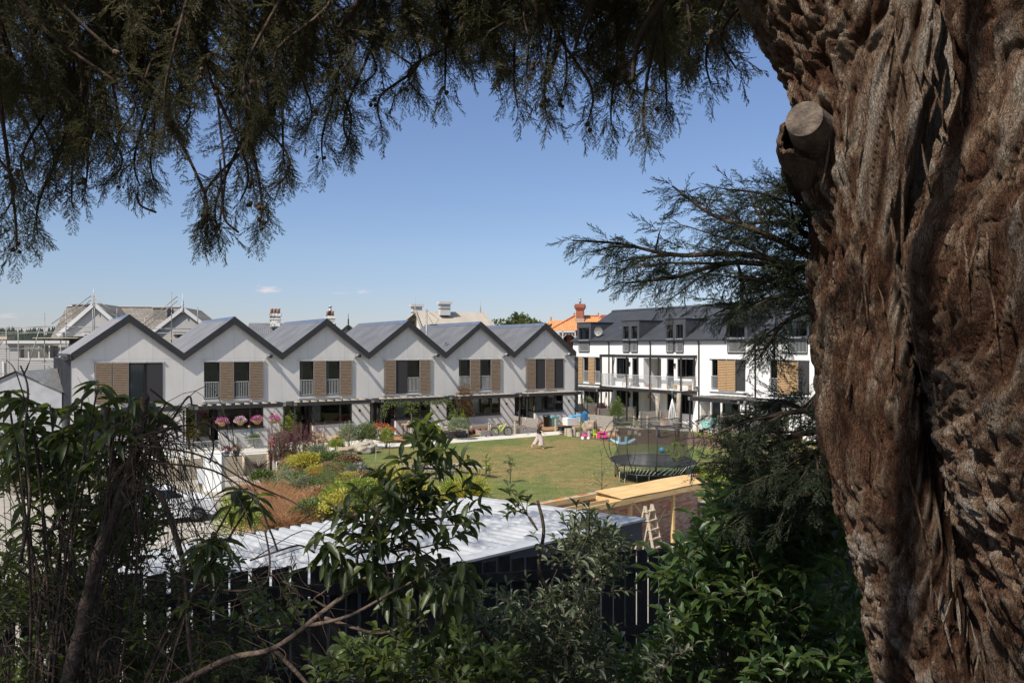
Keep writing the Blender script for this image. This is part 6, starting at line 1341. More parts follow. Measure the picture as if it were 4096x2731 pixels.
# creeper along the fourth pergola
t=thing('creeper','Green creeper trained along the fourth house pergola beam','climber',(0,0,0),0); its=[]; m=MB()
path=[fr(12.7,-1.3,.1),fr(12.65,-1.35,1.6),fr(12.7,-1.4,2.4),fr(13.4,-1.42,2.5),fr(15,-1.42,2.45),fr(16.5,-1.42,2.5),fr(17.6,-1.42,2.45),fr(17.8,-1.4,1.6),fr(17.8,-1.4,.4)]
sm=smooth(path,8); m.tube(sm,.018,5)
for k in range(2600):
    u_=rnd.random(); f_=u_*(len(sm)-1); i=int(f_); p=sm[i].lerp(sm[min(i+1,len(sm)-1)],f_-i); dn=noise.noise(p*1.5)
    if dn<-.15: continue
    its.append((0,frameM(p+rdir()*rnd.uniform(0,.28)-Vector((0,0,.1)),rdir(-1,.4),rdir(),rnd.uniform(.07,.14))))
m.build('stem','twig_brown',t); npmesh('foliage',[LEAFR[0]],its,'leaf_mid',t)
# background trees
def tree(px,pyb,pyt,Y,wpx,lab,seed,sz=.5,n=5000):
    top=at(px,pyt,Y); h=top.z; r=wpx/2*Y/F; t=thing('tree',lab,'tree',(top.x,Y,-1),0); its=[]; rr=random.Random(seed)
    cl=[]
    for k in range(26):
        d=rdir(-.5,1); f=rr.uniform(.4,.85); cl.append((Vector((d.x*r*f,d.y*r*f,h-r*.75+d.z*r*.6*f)),r*rr.uniform(.25,.42)))
    for k in range(n):
        c,q=cl[rr.randrange(26)]; d=rdir(); its.append((0,frameM(c+d*q*rr.uniform(.5,1.05),d+rdir(),rdir(),sz*rr.uniform(.5,1.2))))
    npmesh('crown',[LEAFR[0]],its,'leaf_tree',t); m=MB(); m.tube([(0,0,0),(0,0,h*.5),(0,0,h-r*.5)],[.4,.3,.1],8)
    for c,q in cl[:14]: m.tube([(0,0,h*.5),c*.6+Vector((0,0,h*.2)),c],[.15,.1,.03],5)
    m.build('trunk','twig_brown',t)
tree(2062,1330,1226,92,190,'Round leafy tree rising between the beige roof and the orange tiled house',1); tree(2140,1330,1252,94,120,'Thinner leafy tree right of the round tree behind the row',2,n=2200); tree(780,1345,1262,90,60,'Small dark tree top right of the old villa',3,n=1500)
# ------------------------------------------------------------ the big foreground cypress
def interp(tab,x):
    if x<=tab[0][0]: return tab[0][1]
    for (a,b),(c,d) in zip(tab,tab[1:]):
        if x<=c: t=(x-a)/(c-a); return b+(d-b)*t
    return tab[-1][1]
cy=thing('cypress_tree','Huge old cypress with twin furrowed reddish trunk at the right and foliage overhanging the view','tree',(2.0,3.6,3.6),0)
OFF=Vector((2.0,3.6,3.6))
def trunkmesh(tabs,name='trunk'):
    VS=[];FS=[];CO=[]; off=0
    for xl,xr,Yc,dep,seed,rows,seg in tabs:
        ang=[math.pi*1.5+ (j/(seg*.78)-.5)*R(215) for j in range(int(seg*.78))]; back=int(seg*.22); a0=ang[-1]; a1=ang[0]+2*math.pi
        ang+=[a0+(a1-a0)*(k+1)/(back+1) for k in range(back)]; n=len(ang)
        ca=[math.cos(a) for a in ang]; sa=[math.sin(a) for a in ang]
        for i in range(rows):
            py=-700+3950*i/(rows-1); y0=interp(Yc,py) if isinstance(Yc,list) else Yc; l=(interp(xl,py)-2048)/F*y0; r=(interp(xr,py)-2048)/F*y0; z=H-(py-HZ)/F*y0; cx=(l+r)/2; rx=(r-l)/2; ry=dep
            wob=.10*noise.noise(Vector((z*.9,seed,0)))
            for j in range(n):
                c,s=ca[j],sa[j]; bx=cx+rx*c; by=y0+ry*s; p=Vector((bx,by,z))
                w=noise.noise_vector(Vector((bx*1.2,by*1.2,z*.9+seed)))*.28
                q=Vector((bx*4.6+w.x*3.2+z*.35*math.sin(seed+z*.5),by*4.6+w.y*3.2,z*.55+w.z))
                lump=noise.fractal(Vector((bx*1.7,by*1.7,z*1.1+seed*3)),1,2,3)
                q1=1-abs(noise.noise(q*1.6))*2; q2_=1-abs(noise.noise(q*3.7+w*3))*2; q3=noise.fractal(Vector((q.x*5.5,q.y*5.5,q.z*3.2)),1,2,3); q4=noise.noise(Vector((bx*26,by*26,z*9)))
                pl=noise.cell(Vector((q.x*2.2+q3*.5,q.y*2.2,q.z*1.3+q3*.4)))      # loose bark plates
                q5=1-abs(noise.noise(Vector((q.x*6+q3*.5,q.y*6,q.z*2.2+3))))*2; d=.060*lump-.070*max(0,q1-.5)-.045*max(0,q2_-.5)-.022*max(0,q5-.35)+.026*q3+.006*q4+.008*pl
                if seed<2 and s<.2:
                    gv=max(0,1-abs(2048+bx*F/max(by,1)-interp(xlB,py)+25)/130); d-=.20*gv*gv*(3-2*gv)
                k=max(.2,min(1,math.hypot(rx*c,ry*s)/.3))
                VS.append((bx+c*d*k+wob*0-OFF.x,by+s*d*k-OFF.y,z+.01*q3-OFF.z))
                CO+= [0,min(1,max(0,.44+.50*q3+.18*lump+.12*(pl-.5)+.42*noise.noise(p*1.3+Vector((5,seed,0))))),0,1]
        for i in range(rows-1):
            for j in range(n): FS.append((off+i*n+j,off+(i+1)*n+j,off+(i+1)*n+(j+1)%n,off+i*n+(j+1)%n))
        off=len(VS)
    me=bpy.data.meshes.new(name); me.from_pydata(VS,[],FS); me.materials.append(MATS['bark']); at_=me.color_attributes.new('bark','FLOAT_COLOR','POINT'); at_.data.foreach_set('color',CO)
    me.polygons.foreach_set('use_smooth',[True]*len(FS)); me.update(); o=bpy.data.objects.new(name,me); COL.objects.link(o); o.parent=cy; return o
xlA=[(-700,2600),(-300,2840),(0,2985),(170,3082),(330,3168),(520,3190),(700,3215),(850,3236),(1000,3262),(1150,3285),(1300,3292),(1600,3312),(1900,3335),(2100,3395),(2250,3440),(2500,3482),(2731,3520),(3250,3540)]
xrA=[(-700,3800),(0,3940),(400,3930),(700,3850),(1000,3800),(1500,3880),(2000,3980),(2500,4150),(3250,4300)]
xlB=[(-700,3840),(0,3870),(300,3885),(500,3850),(800,3740),(950,3680),(1080,3665),(1200,3690),(1500,3765),(1900,3835),(2200,3905),(2500,3970),(2731,4035),(3250,4110)]
xrB=[(-700,4700),(3250,4900)]
xlC=[(-700,3420),(200,3450),(500,3520),(700,3590),(900,3590),(1200,3560),(1700,3560),(2200,3680),(3250,3800)]
xrC=[(-700,3800),(500,3860),(900,3700),(1200,3740),(1700,3800),(2200,3960),(3250,4200)]
xrA=[(y,max(interp(xlB,y)+ (110 if y<1500 else 90),interp(xlA,y)+300)) for y in (-700,0,300,500,800,950,1080,1200,1500,1900,2200,2500,2731,3250)]
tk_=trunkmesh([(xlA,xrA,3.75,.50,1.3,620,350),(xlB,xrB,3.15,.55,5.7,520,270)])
# sawn limb stub with torn bark collar
c=at(3216,475,3.46)-OFF; ax=Vector((-.56,-.80,.16)).normalized(); m=MB(); st_=c-ax*.5; n=28
m.tube([st_,c-ax*.2,c],[.15,.108,.080],n,0,cap=False)
m.add([tuple(c)]+[m.v[-n+j] for j in range(n)],[(0,j+1,(j+1)%n+1) for j in range(n)]); m.build('sawn_limb','cut_wood',cy)
a=ax.cross(Vector((0,0,1))).normalized(); b=a.cross(ax); m=MB(); vs=[]; nj=72
for i in range(26):
    t=i/25
    for j in range(nj):
        th=6.2832*j/nj; s0=noise.noise(Vector((math.cos(th)*2,math.sin(th)*2,3)))
        reach=.24+.07*s0+.17*max(0,math.cos(th+.5)); rad=.100+.09*(1-t)**1.1+.022*noise.fractal(Vector((math.cos(th)*3,math.sin(th)*3,t*2)),1,2,3)+.03*max(0,-b.z*0+math.sin(th-3.9))
        p=st_+ax*(reach*t)+a*math.cos(th)*rad+b*math.sin(th)*rad; vs.append(tuple(p))
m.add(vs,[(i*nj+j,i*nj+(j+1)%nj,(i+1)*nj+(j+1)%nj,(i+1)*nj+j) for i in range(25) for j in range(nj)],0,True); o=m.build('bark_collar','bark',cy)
at_=o.data.color_attributes.new('bark','FLOAT_COLOR','POINT'); at_.data.foreach_set('color',[x for v in vs for x in (0,.45+.4*noise.noise(Vector(v)*9),0,1)])
md=o.modifiers.new('t','SOLIDIFY'); md.thickness=.02
m=MB()
for k in range(130):      # loose bark strips hanging off the trunk
    py=rnd.uniform(200,2700); 
    xl_=interp(xlA,py); px=rnd.uniform(xl_+20,4050); isB=px>interp(xlB,py); Y=(3.15 if isB else 3.75); cc=((interp(xlB,py)+interp(xrB,py))/2 if isB else (xl_+interp(xrA,py))/2); hw=((interp(xrB,py)-interp(xlB,py))/2 if isB else (interp(xrA,py)-xl_)/2)
    u=(px-cc)/hw
    if abs(u)>.93: continue
    y=Y-(.55 if isB else .50)*math.sqrt(1-u*u)-.012; p=at(px,py,Y); p=Vector((p.x,y,p.z))-OFF; L=rnd.uniform(.08,.26); w_=rnd.uniform(.003,.008); tl=rnd.uniform(-.3,.3); nn_=Vector((u,-math.sqrt(1-u*u),0)); sd=Vector((-nn_.y,nn_.x,0)); vs=[]
    for q in range(6):
        t=q/5; c0=p+Vector((0,0,-L*t))+sd*(tl*L*t)+nn_*(.002+.04*(t-.4)**2*(2 if k%2 else .6)); ww=w_*math.sin(math.pi*(.1+.8*t)); vs+=[tuple(c0-sd*ww),tuple(c0+nn_*.006),tuple(c0+sd*ww)]
    m.add(vs,[(3*q+e,3*q+3+e,3*q+4+e,3*q+1+e) for q in range(5) for e in (0,1)],0,True)
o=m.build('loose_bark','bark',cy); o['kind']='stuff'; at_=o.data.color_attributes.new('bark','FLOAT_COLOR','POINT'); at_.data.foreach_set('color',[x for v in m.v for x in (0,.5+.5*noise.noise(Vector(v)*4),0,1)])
# ---- spray prototypes
def sprayproto(seed,dens=1.0):
    rr=random.Random(seed); V_=[];F_=[]
    def seg(p,q,w,roll):
        d=(q-p); L=d.length; d=d/L; s=d.cross(Vector((0,0,1))); s=s.normalized() if s.length>.01 else Vector((0,1,0)); s=(Quaternion(d,roll)@s)*w; k=len(V_)
        V_.extend([tuple(p-s*.5),tuple(p+d*L*.4-s),tuple(q),tuple(p+d*L*.4+s)]); F_.append((k,k+1,k+2,k+3))
    n=int(18*dens)
    def ax(t): return Vector((t,.05*math.sin(t*5+seed),-.22*t*t))
    for i in range(8): seg(ax(i/8),ax((i+1.3)/8),.008,rr.uniform(0,3))
    for i in range(n):
        t=.06+.93*i/n; p=ax(t); sd=1 if i%2 else -1; L=(.33*(1-t)**.65+.07)*rr.uniform(.7,1.2); roll=rr.gauss(0,.5)
        d=Vector((.75,sd*.68*math.cos(roll),.68*math.sin(roll)-.12)).normalized()
        k=max(3,int(L/.032)); c=Vector((0,0,-.25))
        prev=p
        for j in range(k):
            f=(j+1)/k; q=p+d*L*f+c*L*f*f*.5; seg(prev,q+d*.01,.008,rr.uniform(0,3)); prev=q
            for s2 in (-1,1):
                e=(d+Vector((0,0,rr.gauss(0,.35)))+d.cross(Vector((0,0,1)))*s2*rr.uniform(.6,1.0)).normalized(); ll=rr.uniform(.045,.085)*(1.15-.5*f); seg(q,q+e*ll,.0085,rr.uniform(0,3.1))
                if rr.random()<.6: seg(q+e*ll*.5,q+e*ll*.5+(e+d*.8).normalized()*ll*.6,.007,rr.uniform(0,3.1))
    return np.array(V_),np.array(F_)
SPR=[sprayproto(1),sprayproto(2),sprayproto(3,.8)]
SPRL=[(lambda a:(a[0]*np.array([1,1,1]),a[1]))(sprayproto(4,.5))]
cones=[];brm=MB();fitems=[];fblue=[]
def vcurve(pts,n=8): return smooth([Vector(p) for p in pts],n)
def foliate(path,i0,dens,scale,items,down=.5,start=.15,end=1.0):
    L=sum((path[i+1]-path[i]).length for i in range(len(path)-1)); n=max(3,int(L*dens))
    for k in range(n):
        t=start+(end-start)*(k+rnd.random())/n; f=t*(len(path)-1); i=min(int(f),len(path)-2); p=path[i].lerp(path[i+1],f-i); d=(path[i+1]-path[i]).normalized()
        s=rdir(-1,.7); s=(s-d*s.dot(d)).normalized(); dd=(d*.7+s*rnd.uniform(.4,1.3)+Vector((0,0,-down*rnd.random()))).normalized()
        items.append((k%3,frameM(p-OFF,dd,Vector((0,0,1))+rdir()*.5,scale*rnd.uniform(.6,1.25)*(1.15-.45*t))))
        if rnd.random()<.07: cones.append(p+rdir()*.04+Vector((0,0,-.03)))
    items.append((0,frameM(path[-1]-(path[-1]-path[-2])*.3-OFF,path[-1]-path[-2],Vector((0,0,1)),scale*.8)))
# main limbs overhead
limbs=[[at(3350,-350,3.5),at(2700,-420,4.2),at(1900,-300,5.2),at(1000,-250,5.8),at(100,-200,6.2),at(-700,-150,6.5)],[at(3300,-200,3.5),at(2600,-260,4.6),at(1700,-150,6.0),at(800,-60,6.8),at(-100,20,7.2)],[at(3100,-100,3.6),at(2500,-120,5.2),at(1900,-60,6.6),at(1300,-20,7.6)]]
for L_ in limbs:
    s_=vcurve(L_,8); brm.tube([p-OFF for p in s_],[.11*(1-.75*i/len(s_))+.015 for i in range(len(s_))],8)
tips=[(67,1044,5.6),(150,985,5.8),(288,863,5.9),(341,813,6.1),(440,765,6.2),(560,790,6.0),(615,770,6.3),(800,975,5.7),(850,930,5.8),(1037,955,5.7),(1105,790,5.8),(884,980,5.8),(960,850,5.7),(1140,716,6.2),(1292,700,6.4),(1386,630,6.4),(1005,590,6.4),(1528,560,6.2),(1395,620,6.1),(1780,425,6.0),(1692,440,6.2),(1875,320,6.4),(2185,510,5.6),(2072,480,5.8),(2350,535,5.6),(2445,548,5.7),(2581,592,5.2),(2666,470,5.2),(2843,384,5.0),(2945,320,4.8),(2932,240,5.0),(2990,130,4.8),(20,900,5.4),(110,800,5.7),(200,760,5.9),(2560,440,5.6),(2250,420,6.0),(2480,330,6.0),(2750,300,5.4),(1230,560,6.6),(1600,420,6.6),(2000,350,6.6)]
bound=[(0,860),(150,840),(340,740),(640,640),(900,640),(1100,560),(1300,560),(1400,480),(1600,330),(1850,250),(2000,330),(2200,400),(2400,430),(2600,420),(2800,280),(2950,160),(3050,60)]
for k in range(215):
    px=rnd.uniform(-150,2950); 
    if px>1350 and rnd.random()<.12: px=rnd.uniform(-100,1300)
    b_=interp(bound,px); tips.append((px,b_*rnd.uniform(.05,.97),rnd.uniform(5.2,7.4)))
for px,py,Y in tips:
    tip=at(px,py-45,Y); up=rnd.uniform(1.0,2.2); sx=rnd.uniform(-.7,.5)+(.35 if px>1600 else -.15)*1; top=tip+Vector((sx,rnd.uniform(-.5,.5),up)); 
    top.z=max(top.z,H+(HZ+60)/F*top.y*.9)
    mid=tip.lerp(top,.5)+Vector((sx*.25+rnd.uniform(-.22,.22),rnd.uniform(-.2,.2),rnd.uniform(0,.15)))
    pth=vcurve([top,mid,tip+Vector((-sx*.12,0,.25)),tip],5); brm.tube([p-OFF for p in pth],[.016*(1-.85*i/len(pth))+.002 for i in range(len(pth))],5)
    foliate(pth,0,17,.30,fitems,.15,.05)
# bare hanging twigs
for pts in ([(880,640,5.5),(890,800,5.5),(900,880,5.5),(955,930,5.5)],[(860,300,5.6),(880,500,5.5),(900,700,5.5),(880,880,5.5)],[(550,770,5.8),(560,820,5.8),(625,850,5.8)],[(700,0,5.6),(730,250,5.6),(720,400,5.6)],[(1300,60,6),(1340,140,6),(1390,150,6)],[(500,0,5.8),(480,200,5.8),(470,330,5.8)]):
    brm.tube([p-OFF for p in vcurve([at(*q) for q in pts],5)],.008,4)
for pts in ([(900,-100,5.2),(760,60,5.4),(640,180,5.6),(560,380,5.7)],[(1500,-80,5.5),(1400,60,5.6),(1350,150,5.7),(1380,300,5.8)],[(2100,-60,5.5),(2230,120,5.5),(2190,330,5.6)],[(2700,-60,4.8),(2560,150,5.0),(2530,330,5.1)],[(200,-60,5.2),(320,200,5.4),(330,420,5.5)],[(2400,-60,5.3),(2330,90,5.3),(2300,200,5.4)]):
    s_=vcurve([at(*q) for q in pts],6); brm.tube([p-OFF for p in s_],[.03-.02*i/len(s_) for i in range(len(s_))],6)
# limbs low on the trunk, reaching left over the lawn
low_b=[([(3300,1130,3.6),(3000,1020,4.2),(2700,1020,4.6),(2480,975,4.8),(2290,962,4.9)],1),([(3300,1050,3.6),(3050,930,4.2),(2850,860,4.5),(2690,745,4.7)],1),([(3300,1100,3.6),(2950,1050,4.3),(2700,1110,4.6),(2500,1132,4.7)],1),([(3300,1000,3.6),(3150,900,4.1),(3050,880,4.4),(2990,760,4.5)],1),([(3250,900,3.6),(3200,820,4.0),(3170,740,4.1)],1),
 ([(3320,1150,3.7),(3150,1180,4.2),(3000,1220,4.4),(2920,1245,4.5)],1),([(3320,1200,3.7),(3150,1280,4.2),(3070,1390,4.4)],1),([(3300,1050,3.8),(3180,1080,4.6),(3050,1130,5.0),(2970,1100,5.2)],1),
 ([(3330,1640,3.7),(3150,1650,4.2),(3000,1680,4.5),(2885,1692,4.7)],1),([(3330,1700,3.7),(3180,1740,4.2),(3060,1790,4.4),(2995,1790,4.5)],1),([(3340,1780,3.7),(3200,1830,4.2),(3100,1850,4.4)],1),([(3350,1850,3.7),(3180,1880,4.2),(3050,1870,4.4),(2960,1885,4.6)],1),([(3370,1950,3.7),(3200,1980,4.2),(3080,2010,4.4),(2980,2030,4.5)],1),([(3330,1720,3.9),(3230,1650,4.6),(3120,1600,4.9),(3040,1640,5.1)],1),([(3360,1900,3.9),(3200,1940,4.7),(3080,1950,5.0)],1)]
for pts,_ in low_b:
    pts=[(pts[0][0]+40,pts[0][1]+rnd.uniform(-30,30),4.3)]+pts[1:]; s_=vcurve([at(*q) for q in pts],6); brm.tube([p-OFF for p in s_],[.018*(1-.85*i/len(s_))+.002 for i in range(len(s_))],6)
    foliate(s_,0,28,.22,fblue,.25,.08)
    for k in range(8):
        t=rnd.uniform(.1,.85); f=t*(len(s_)-1); i=int(f); p=s_[i]; d=(s_[min(i+1,len(s_)-1)]-s_[i]).normalized(); e=(d*.7+rdir(-.6,.6)*.9); e.y*=.8; L=rnd.uniform(.22,.55)*(1.2-t); q=[p,p+e*L*.5,p+e*L+Vector((0,0,-.04))]
        brm.tube([x-OFF for x in q],[.008,.006,.002],4); foliate(vcurve(q,3),0,26,.19,fblue,.2)
for k in range(60):     # dense inner foliage against the trunk
    py=rnd.choice([rnd.gauss(1060,75),rnd.gauss(1860,110)]); px=interp(xlA,py)-abs(rnd.gauss(0,62))+75; p=at(px,py,rnd.uniform(3.9,5.0)); fblue.append((k%3,frameM(p-OFF,Vector((-1,rnd.uniform(-.4,.4),rnd.uniform(-.5,.3))),Vector((0,0,1))+rdir()*.7,rnd.uniform(.18,.30))))
brm.build('branches','vine_twig',cy)
npmesh('foliage',SPR,fitems,'leaf_cypress',cy); npmesh('lower_foliage',SPR,fblue,'leaf_cypress_blue',cy)
m=MB(); m.ball((0,0,0),.018,10,8,0,.25,4); c0_=m.build('cone','cone',cy); cn=[]
for c in cones[:330]:
    for q in range(rnd.choice([1,1,2,3])): cn.append(c-OFF+rdir()*.035)
cn.sort(key=lambda v:(v+OFF).y); c0_.location=cn[0]
for c in cn[1:100]: q=c0_.copy(); COL.objects.link(q); q.parent=cy; q.location=c; q.scale=(rnd.uniform(.8,1.1),)*3
m=MB()
for c in cn[100:]: m.ball(c,rnd.uniform(.014,.019),8,6,0,.25,4)
o=m.build('cones','cone',cy); o['kind']='stuff'
# rest of the crown, above and behind the camera
its=[]; cnt=0
SV=Vector((-.42,-.50,.757)).normalized(); gaps=[(at(3900,880,2.7),.75),(at(3650,2600,3.0),.8),(at(3345,1250,3.5),.5),(at(3480,120,3.4),.7),(at(3820,1950,2.8),.35),(at(2780,2380,5),.7),(at(1500,2560,4.2),.4),(at(300,2000,4.8),.6),(at(2100,2450,4.8),.35),(at(1300,2120,14),.9),(at(900,2200,12),1.0),(at(600,300,6),.8),(at(1500,100,6),.7),(at(2500,200,5.4),.6)]
def ingap(p):
    for g,r in gaps:
        d=p-g; 
        if (d-SV*d.dot(SV)).length<r: return True
    return False
while cnt<CROWN_N:
    x=rnd.uniform(-13,8); y=rnd.uniform(-12,11); z=rnd.uniform(9.2,13.5)+.12*abs(y)
    if y>0 and (z-H)/y<.50: continue
    if math.hypot(x+1.5,y+1)>13.0: continue
    if noise.noise(Vector((x*.42,y*.42,z*.3+4)))<CROWN_T: continue
    if ingap(Vector((x,y,z))) and rnd.random()<.9: continue
    d=rdir(-.7,.1); its.append((0,frameM(Vector((x,y,z))-OFF,d,Vector((0,0,1))+rdir()*.6,rnd.uniform(1.2,2.0)))); cnt+=1
npmesh('crown',[leafcl:=SPRL[0]],its,'leaf_cypress',cy)
m=MB()
for k in range(14):
    a=k*.449; r=rnd.uniform(7,11); m.tube(vcurve([(2.2,3.6,8.5),(2.2+r*.4*math.cos(a),3.6+r*.4*math.sin(a) if math.sin(a)<0 else 3.6+r*.15*math.sin(a),11),(2.2+r*math.cos(a)-1,3.6+(r*math.sin(a) if math.sin(a)<0 else r*.5*math.sin(a)),12.5)],5),.07,6); 
m.v=[tuple(Vector(v)-OFF) for v in m.v]; m.build('limbs','vine_twig',cy)
m=MB(); m.tube([Vector((2.3,3.6,8.5))-OFF,Vector((2.4,3.6,12))-OFF],[.55,.3],12); m.build('upper_trunk','vine_twig',cy)
# ------------------------------------------------------------ foreground shrubs
def inpoly(x,y,P):
    c=False;j=len(P)-1
    for i in range(len(P)):
        if (P[i][1]>y)!=(P[j][1]>y) and x<(P[j][0]-P[i][0])*(y-P[i][1])/(P[j][1]-P[i][1])+P[i][0]: c=not c
        j=i
    return c
class Shrub:
    def __init__(s,name,label,base,leaf,mt,lsize):
        s.t=thing(name,label,'shrub',base,0); s.o=Vector(base); s.leaf=leaf;s.mt=mt;s.ls=lsize;s.it=[];s.m=MB();s.sz=1
    def stem(s,pts,r0,r1,n=6): q=vcurve(pts,6); s.m.tube([p-s.o for p in q],[r0+(r1-r0)*i/(len(q)-1) for i in range(len(q))],n); return q
    def whorl(s,p,d,n,droop=.3,sz=1):
        d=Vector(d).normalized(); a=d.cross(Vector((.3,.2,1))).normalized(); b=d.cross(a)
        for k in range(n):
            th=k*2.4+rnd.uniform(-.3,.3); e=(a*math.cos(th)+b*math.sin(th))*rnd.uniform(.7,1.2)+d*rnd.uniform(.1,.9)+Vector((0,0,-droop)); s.it.append((k%len(s.leaf),frameM(p-s.o-d*rnd.uniform(0,.05)*k*.3,e,Vector((0,0,1))+rdir()*.3,s.ls*sz*rnd.uniform(.7,1.15))))
    def sprig(s,p,d,L,n,droop=.1,sz=1):
        d=Vector(d).normalized(); tip=p+d*L; s.m.tube([p-s.o,p+d*L*.5-s.o+Vector((0,0,.01)),tip-s.o],[.004,.003,.0015],4)
        for k in range(n):
            t=(k+.5)/n; th=k*2.6; a=d.cross(Vector((.1,.3,1))).normalized(); b=d.cross(a); e=(a*math.cos(th)+b*math.sin(th))*.8+d*.7+Vector((0,0,-droop)); s.it.append((k%len(s.leaf),frameM(p+d*L*t-s.o,e,Vector((0,0,1))+rdir()*.4,s.ls*sz*rnd.uniform(.65,1.15))))
        s.it.append((0,frameM(tip-s.o,d,Vector((0,0,1))+rdir()*.3,s.ls*sz*.8)))
    def fill(s,P,n,Y0,Y1,L=.16,nl=7,thr=-.3,fr=.004,seed=0,up=.5,droop=.1,base=None,every=7):
        xs=[p[0] for p in P];ys=[p[1] for p in P];c=0;tries=0
        while c<n and tries<n*20:
            tries+=1; px=rnd.uniform(min(xs),max(xs));py=rnd.uniform(min(ys),max(ys))
            if not inpoly(px,py,P) or noise.noise(Vector((px*fr,py*fr,seed)))<thr: continue
            p=at(px,py,rnd.uniform(Y0,Y1)); s.sprig(p,rdir(-.4,.9)+Vector((0,0,up)),L*rnd.uniform(.6,1.2),nl,droop); c+=1
            if base is not None and c%every==0: b=base+Vector((rnd.uniform(-.5,.5),rnd.uniform(-.3,.3),0)); s.stem([b,b.lerp(p,.5)+Vector((rnd.uniform(-.15,.15),0,.1)),p],.0045,.002,5)
    def done(s): s.m.build('stem','twig_brown',s.t); npmesh('foliage',s.leaf,s.it,s.mt,s.t,True)
def B(px,Y): return Vector(((px-2048)/F*Y,Y,3.0))
s=Shrub('broadleaf_shrub','Shrub with long drooping dark leaves rising at the left edge before the first house',B(250,4.6),LEAFL,'leaf_laurel',.165)
for px,py,Y in ((395,1530,4.4),(90,1590,4.5),(600,1610,4.5),(520,1600,4.4),(200,1620,4.6),(460,1700,4.3),(330,1600,4.6),(290,1700,4.6),(60,1700,4.4),(150,1760,4.6),(420,1780,4.5),(340,1820,4.6),(230,1830,4.7),(590,1740,4.4),(20,1800,4.6),(100,1850,4.6),(540,1850,4.6),(1015,1990,4.3),(960,1960,4.3),(830,2170,4.2),(880,2160,4.3),(30,1560,4.6),(500,1640,4.6),(250,1720,4.5),(380,1680,4.5),(640,1660,4.6),(130,1680,4.5)):
    tip=at(px,py,Y); b=B(250,4.6)+Vector((rnd.uniform(-.3,.5),0,.2)); q=s.stem([b,b.lerp(tip,.55)+Vector((rnd.uniform(-.1,.1),0,.1)),tip],.012,.005); s.whorl(tip,(q[-1]-q[-3]).normalized()+Vector((0,0,.6)),11,.6)
    s.whorl(q[-4],(0,0,1),4,.6,.9)
s.stem([at(80,2250,4.4),at(120,2000,4.4),at(100,1760,4.4),at(112,1560,4.4),at(82,1462,4.4)],.010,.004); s.stem([at(100,1600,4.4),at(60,1480,4.4),at(25,1440,4.4)],.004,.002); s.stem([at(95,1500,4.4),at(112,1460,4.4),at(118,1450,4.4)],.004,.002)
s.done()
s=Shrub('small_leaved_shrub','Tangle of small round sunlit leaves along the lower left edge',B(200,4.8),LEAFR,'leaf_small',.075)
s.fill([(-100,1750),(200,1760),(480,1820),(640,2000),(560,2250),(700,2500),(900,2731),(-100,2800)],560,4.6,5.6,.2,8,-.15,.004,2,.4,.1,B(200,4.8),6)
s.fill([(560,2350),(860,2250),(1180,2380),(1230,2560),(1100,2780),(500,2780)],95,4.4,5.3,.2,8,-.0,.005,5,.4,.1,B(750,4.8),6); s.done()
# dead vine over a leaning trunk
vn=thing('vine_covered_stump','Leaning dead trunk draped with a tangle of dry brown vine stems','dead tree',B(300,4.4),0); o0=B(300,4.4); m=MB()
m.tube([p-o0 for p in vcurve([at(230,2900,4.4),at(330,2500,4.4),at(400,2200,4.4),at(500,1950,4.4),at(545,1760,4.4),at(580,1600,4.4),at(575,1580,4.4)],6)],[.044-.026*i/36+.003*math.sin(i*1.9) for i in range(37)],12)
m.tube([p-o0 for p in vcurve([at(500,1950,4.4),at(620,1960,4.35),at(690,2100,4.3),at(740,2300,4.3),at(760,2600,4.3),at(800,2800,4.3)],5)],[.018-.008*i/25 for i in range(26)],8)
m.tube([p-o0 for p in vcurve([at(470,1960,4.4),at(440,1780,4.4),at(425,1660,4.4),at(440,1630,4.4)],5)],[.02-.008*i/15 for i in range(16)],8); m.build('trunk','twig_brown',vn)
m=MB()
def arc(a,b,sag,r,w=.08): 
    mid=a.lerp(b,.45)+Vector((rnd.uniform(-w,w),rnd.uniform(-w,w),sag)); q=a.lerp(b,.75)+Vector((rnd.uniform(-w,w),rnd.uniform(-w,w),sag*.6)); pts=vcurve([a,mid,q,b],4); m.tube([p-o0 for p in pts],[r*(1-.6*i/len(pts)) for i in range(len(pts))],4)
for k in range(190):
    a=at(rnd.gauss(560,70),rnd.gauss(1775,45),4.4+rnd.uniform(-.15,.15)); ex=rnd.choice([rnd.uniform(330,620),rnd.uniform(300,900),rnd.uniform(600,1120)]); ey=rnd.uniform(1950,2500) if ex<650 else rnd.uniform(1850,2450); arc(a,at(ex,ey,4.4+rnd.uniform(-.4,.5)),rnd.uniform(.0,.22)+max(0,(ex-600))/2500,rnd.uniform(.0016,.0036))
for k in range(420): 
    x=rnd.uniform(-50,1180); y=rnd.uniform(2020,2760); 
    if x>850 and y<2200: continue
    a=at(x,y,4.4+rnd.uniform(-.4,.5)); b=at(x+rnd.gauss(0,230),y+rnd.gauss(120,190),4.4+rnd.uniform(-.4,.5)); arc(a,b,rnd.uniform(-.05,.16),rnd.uniform(.0016,.0036))
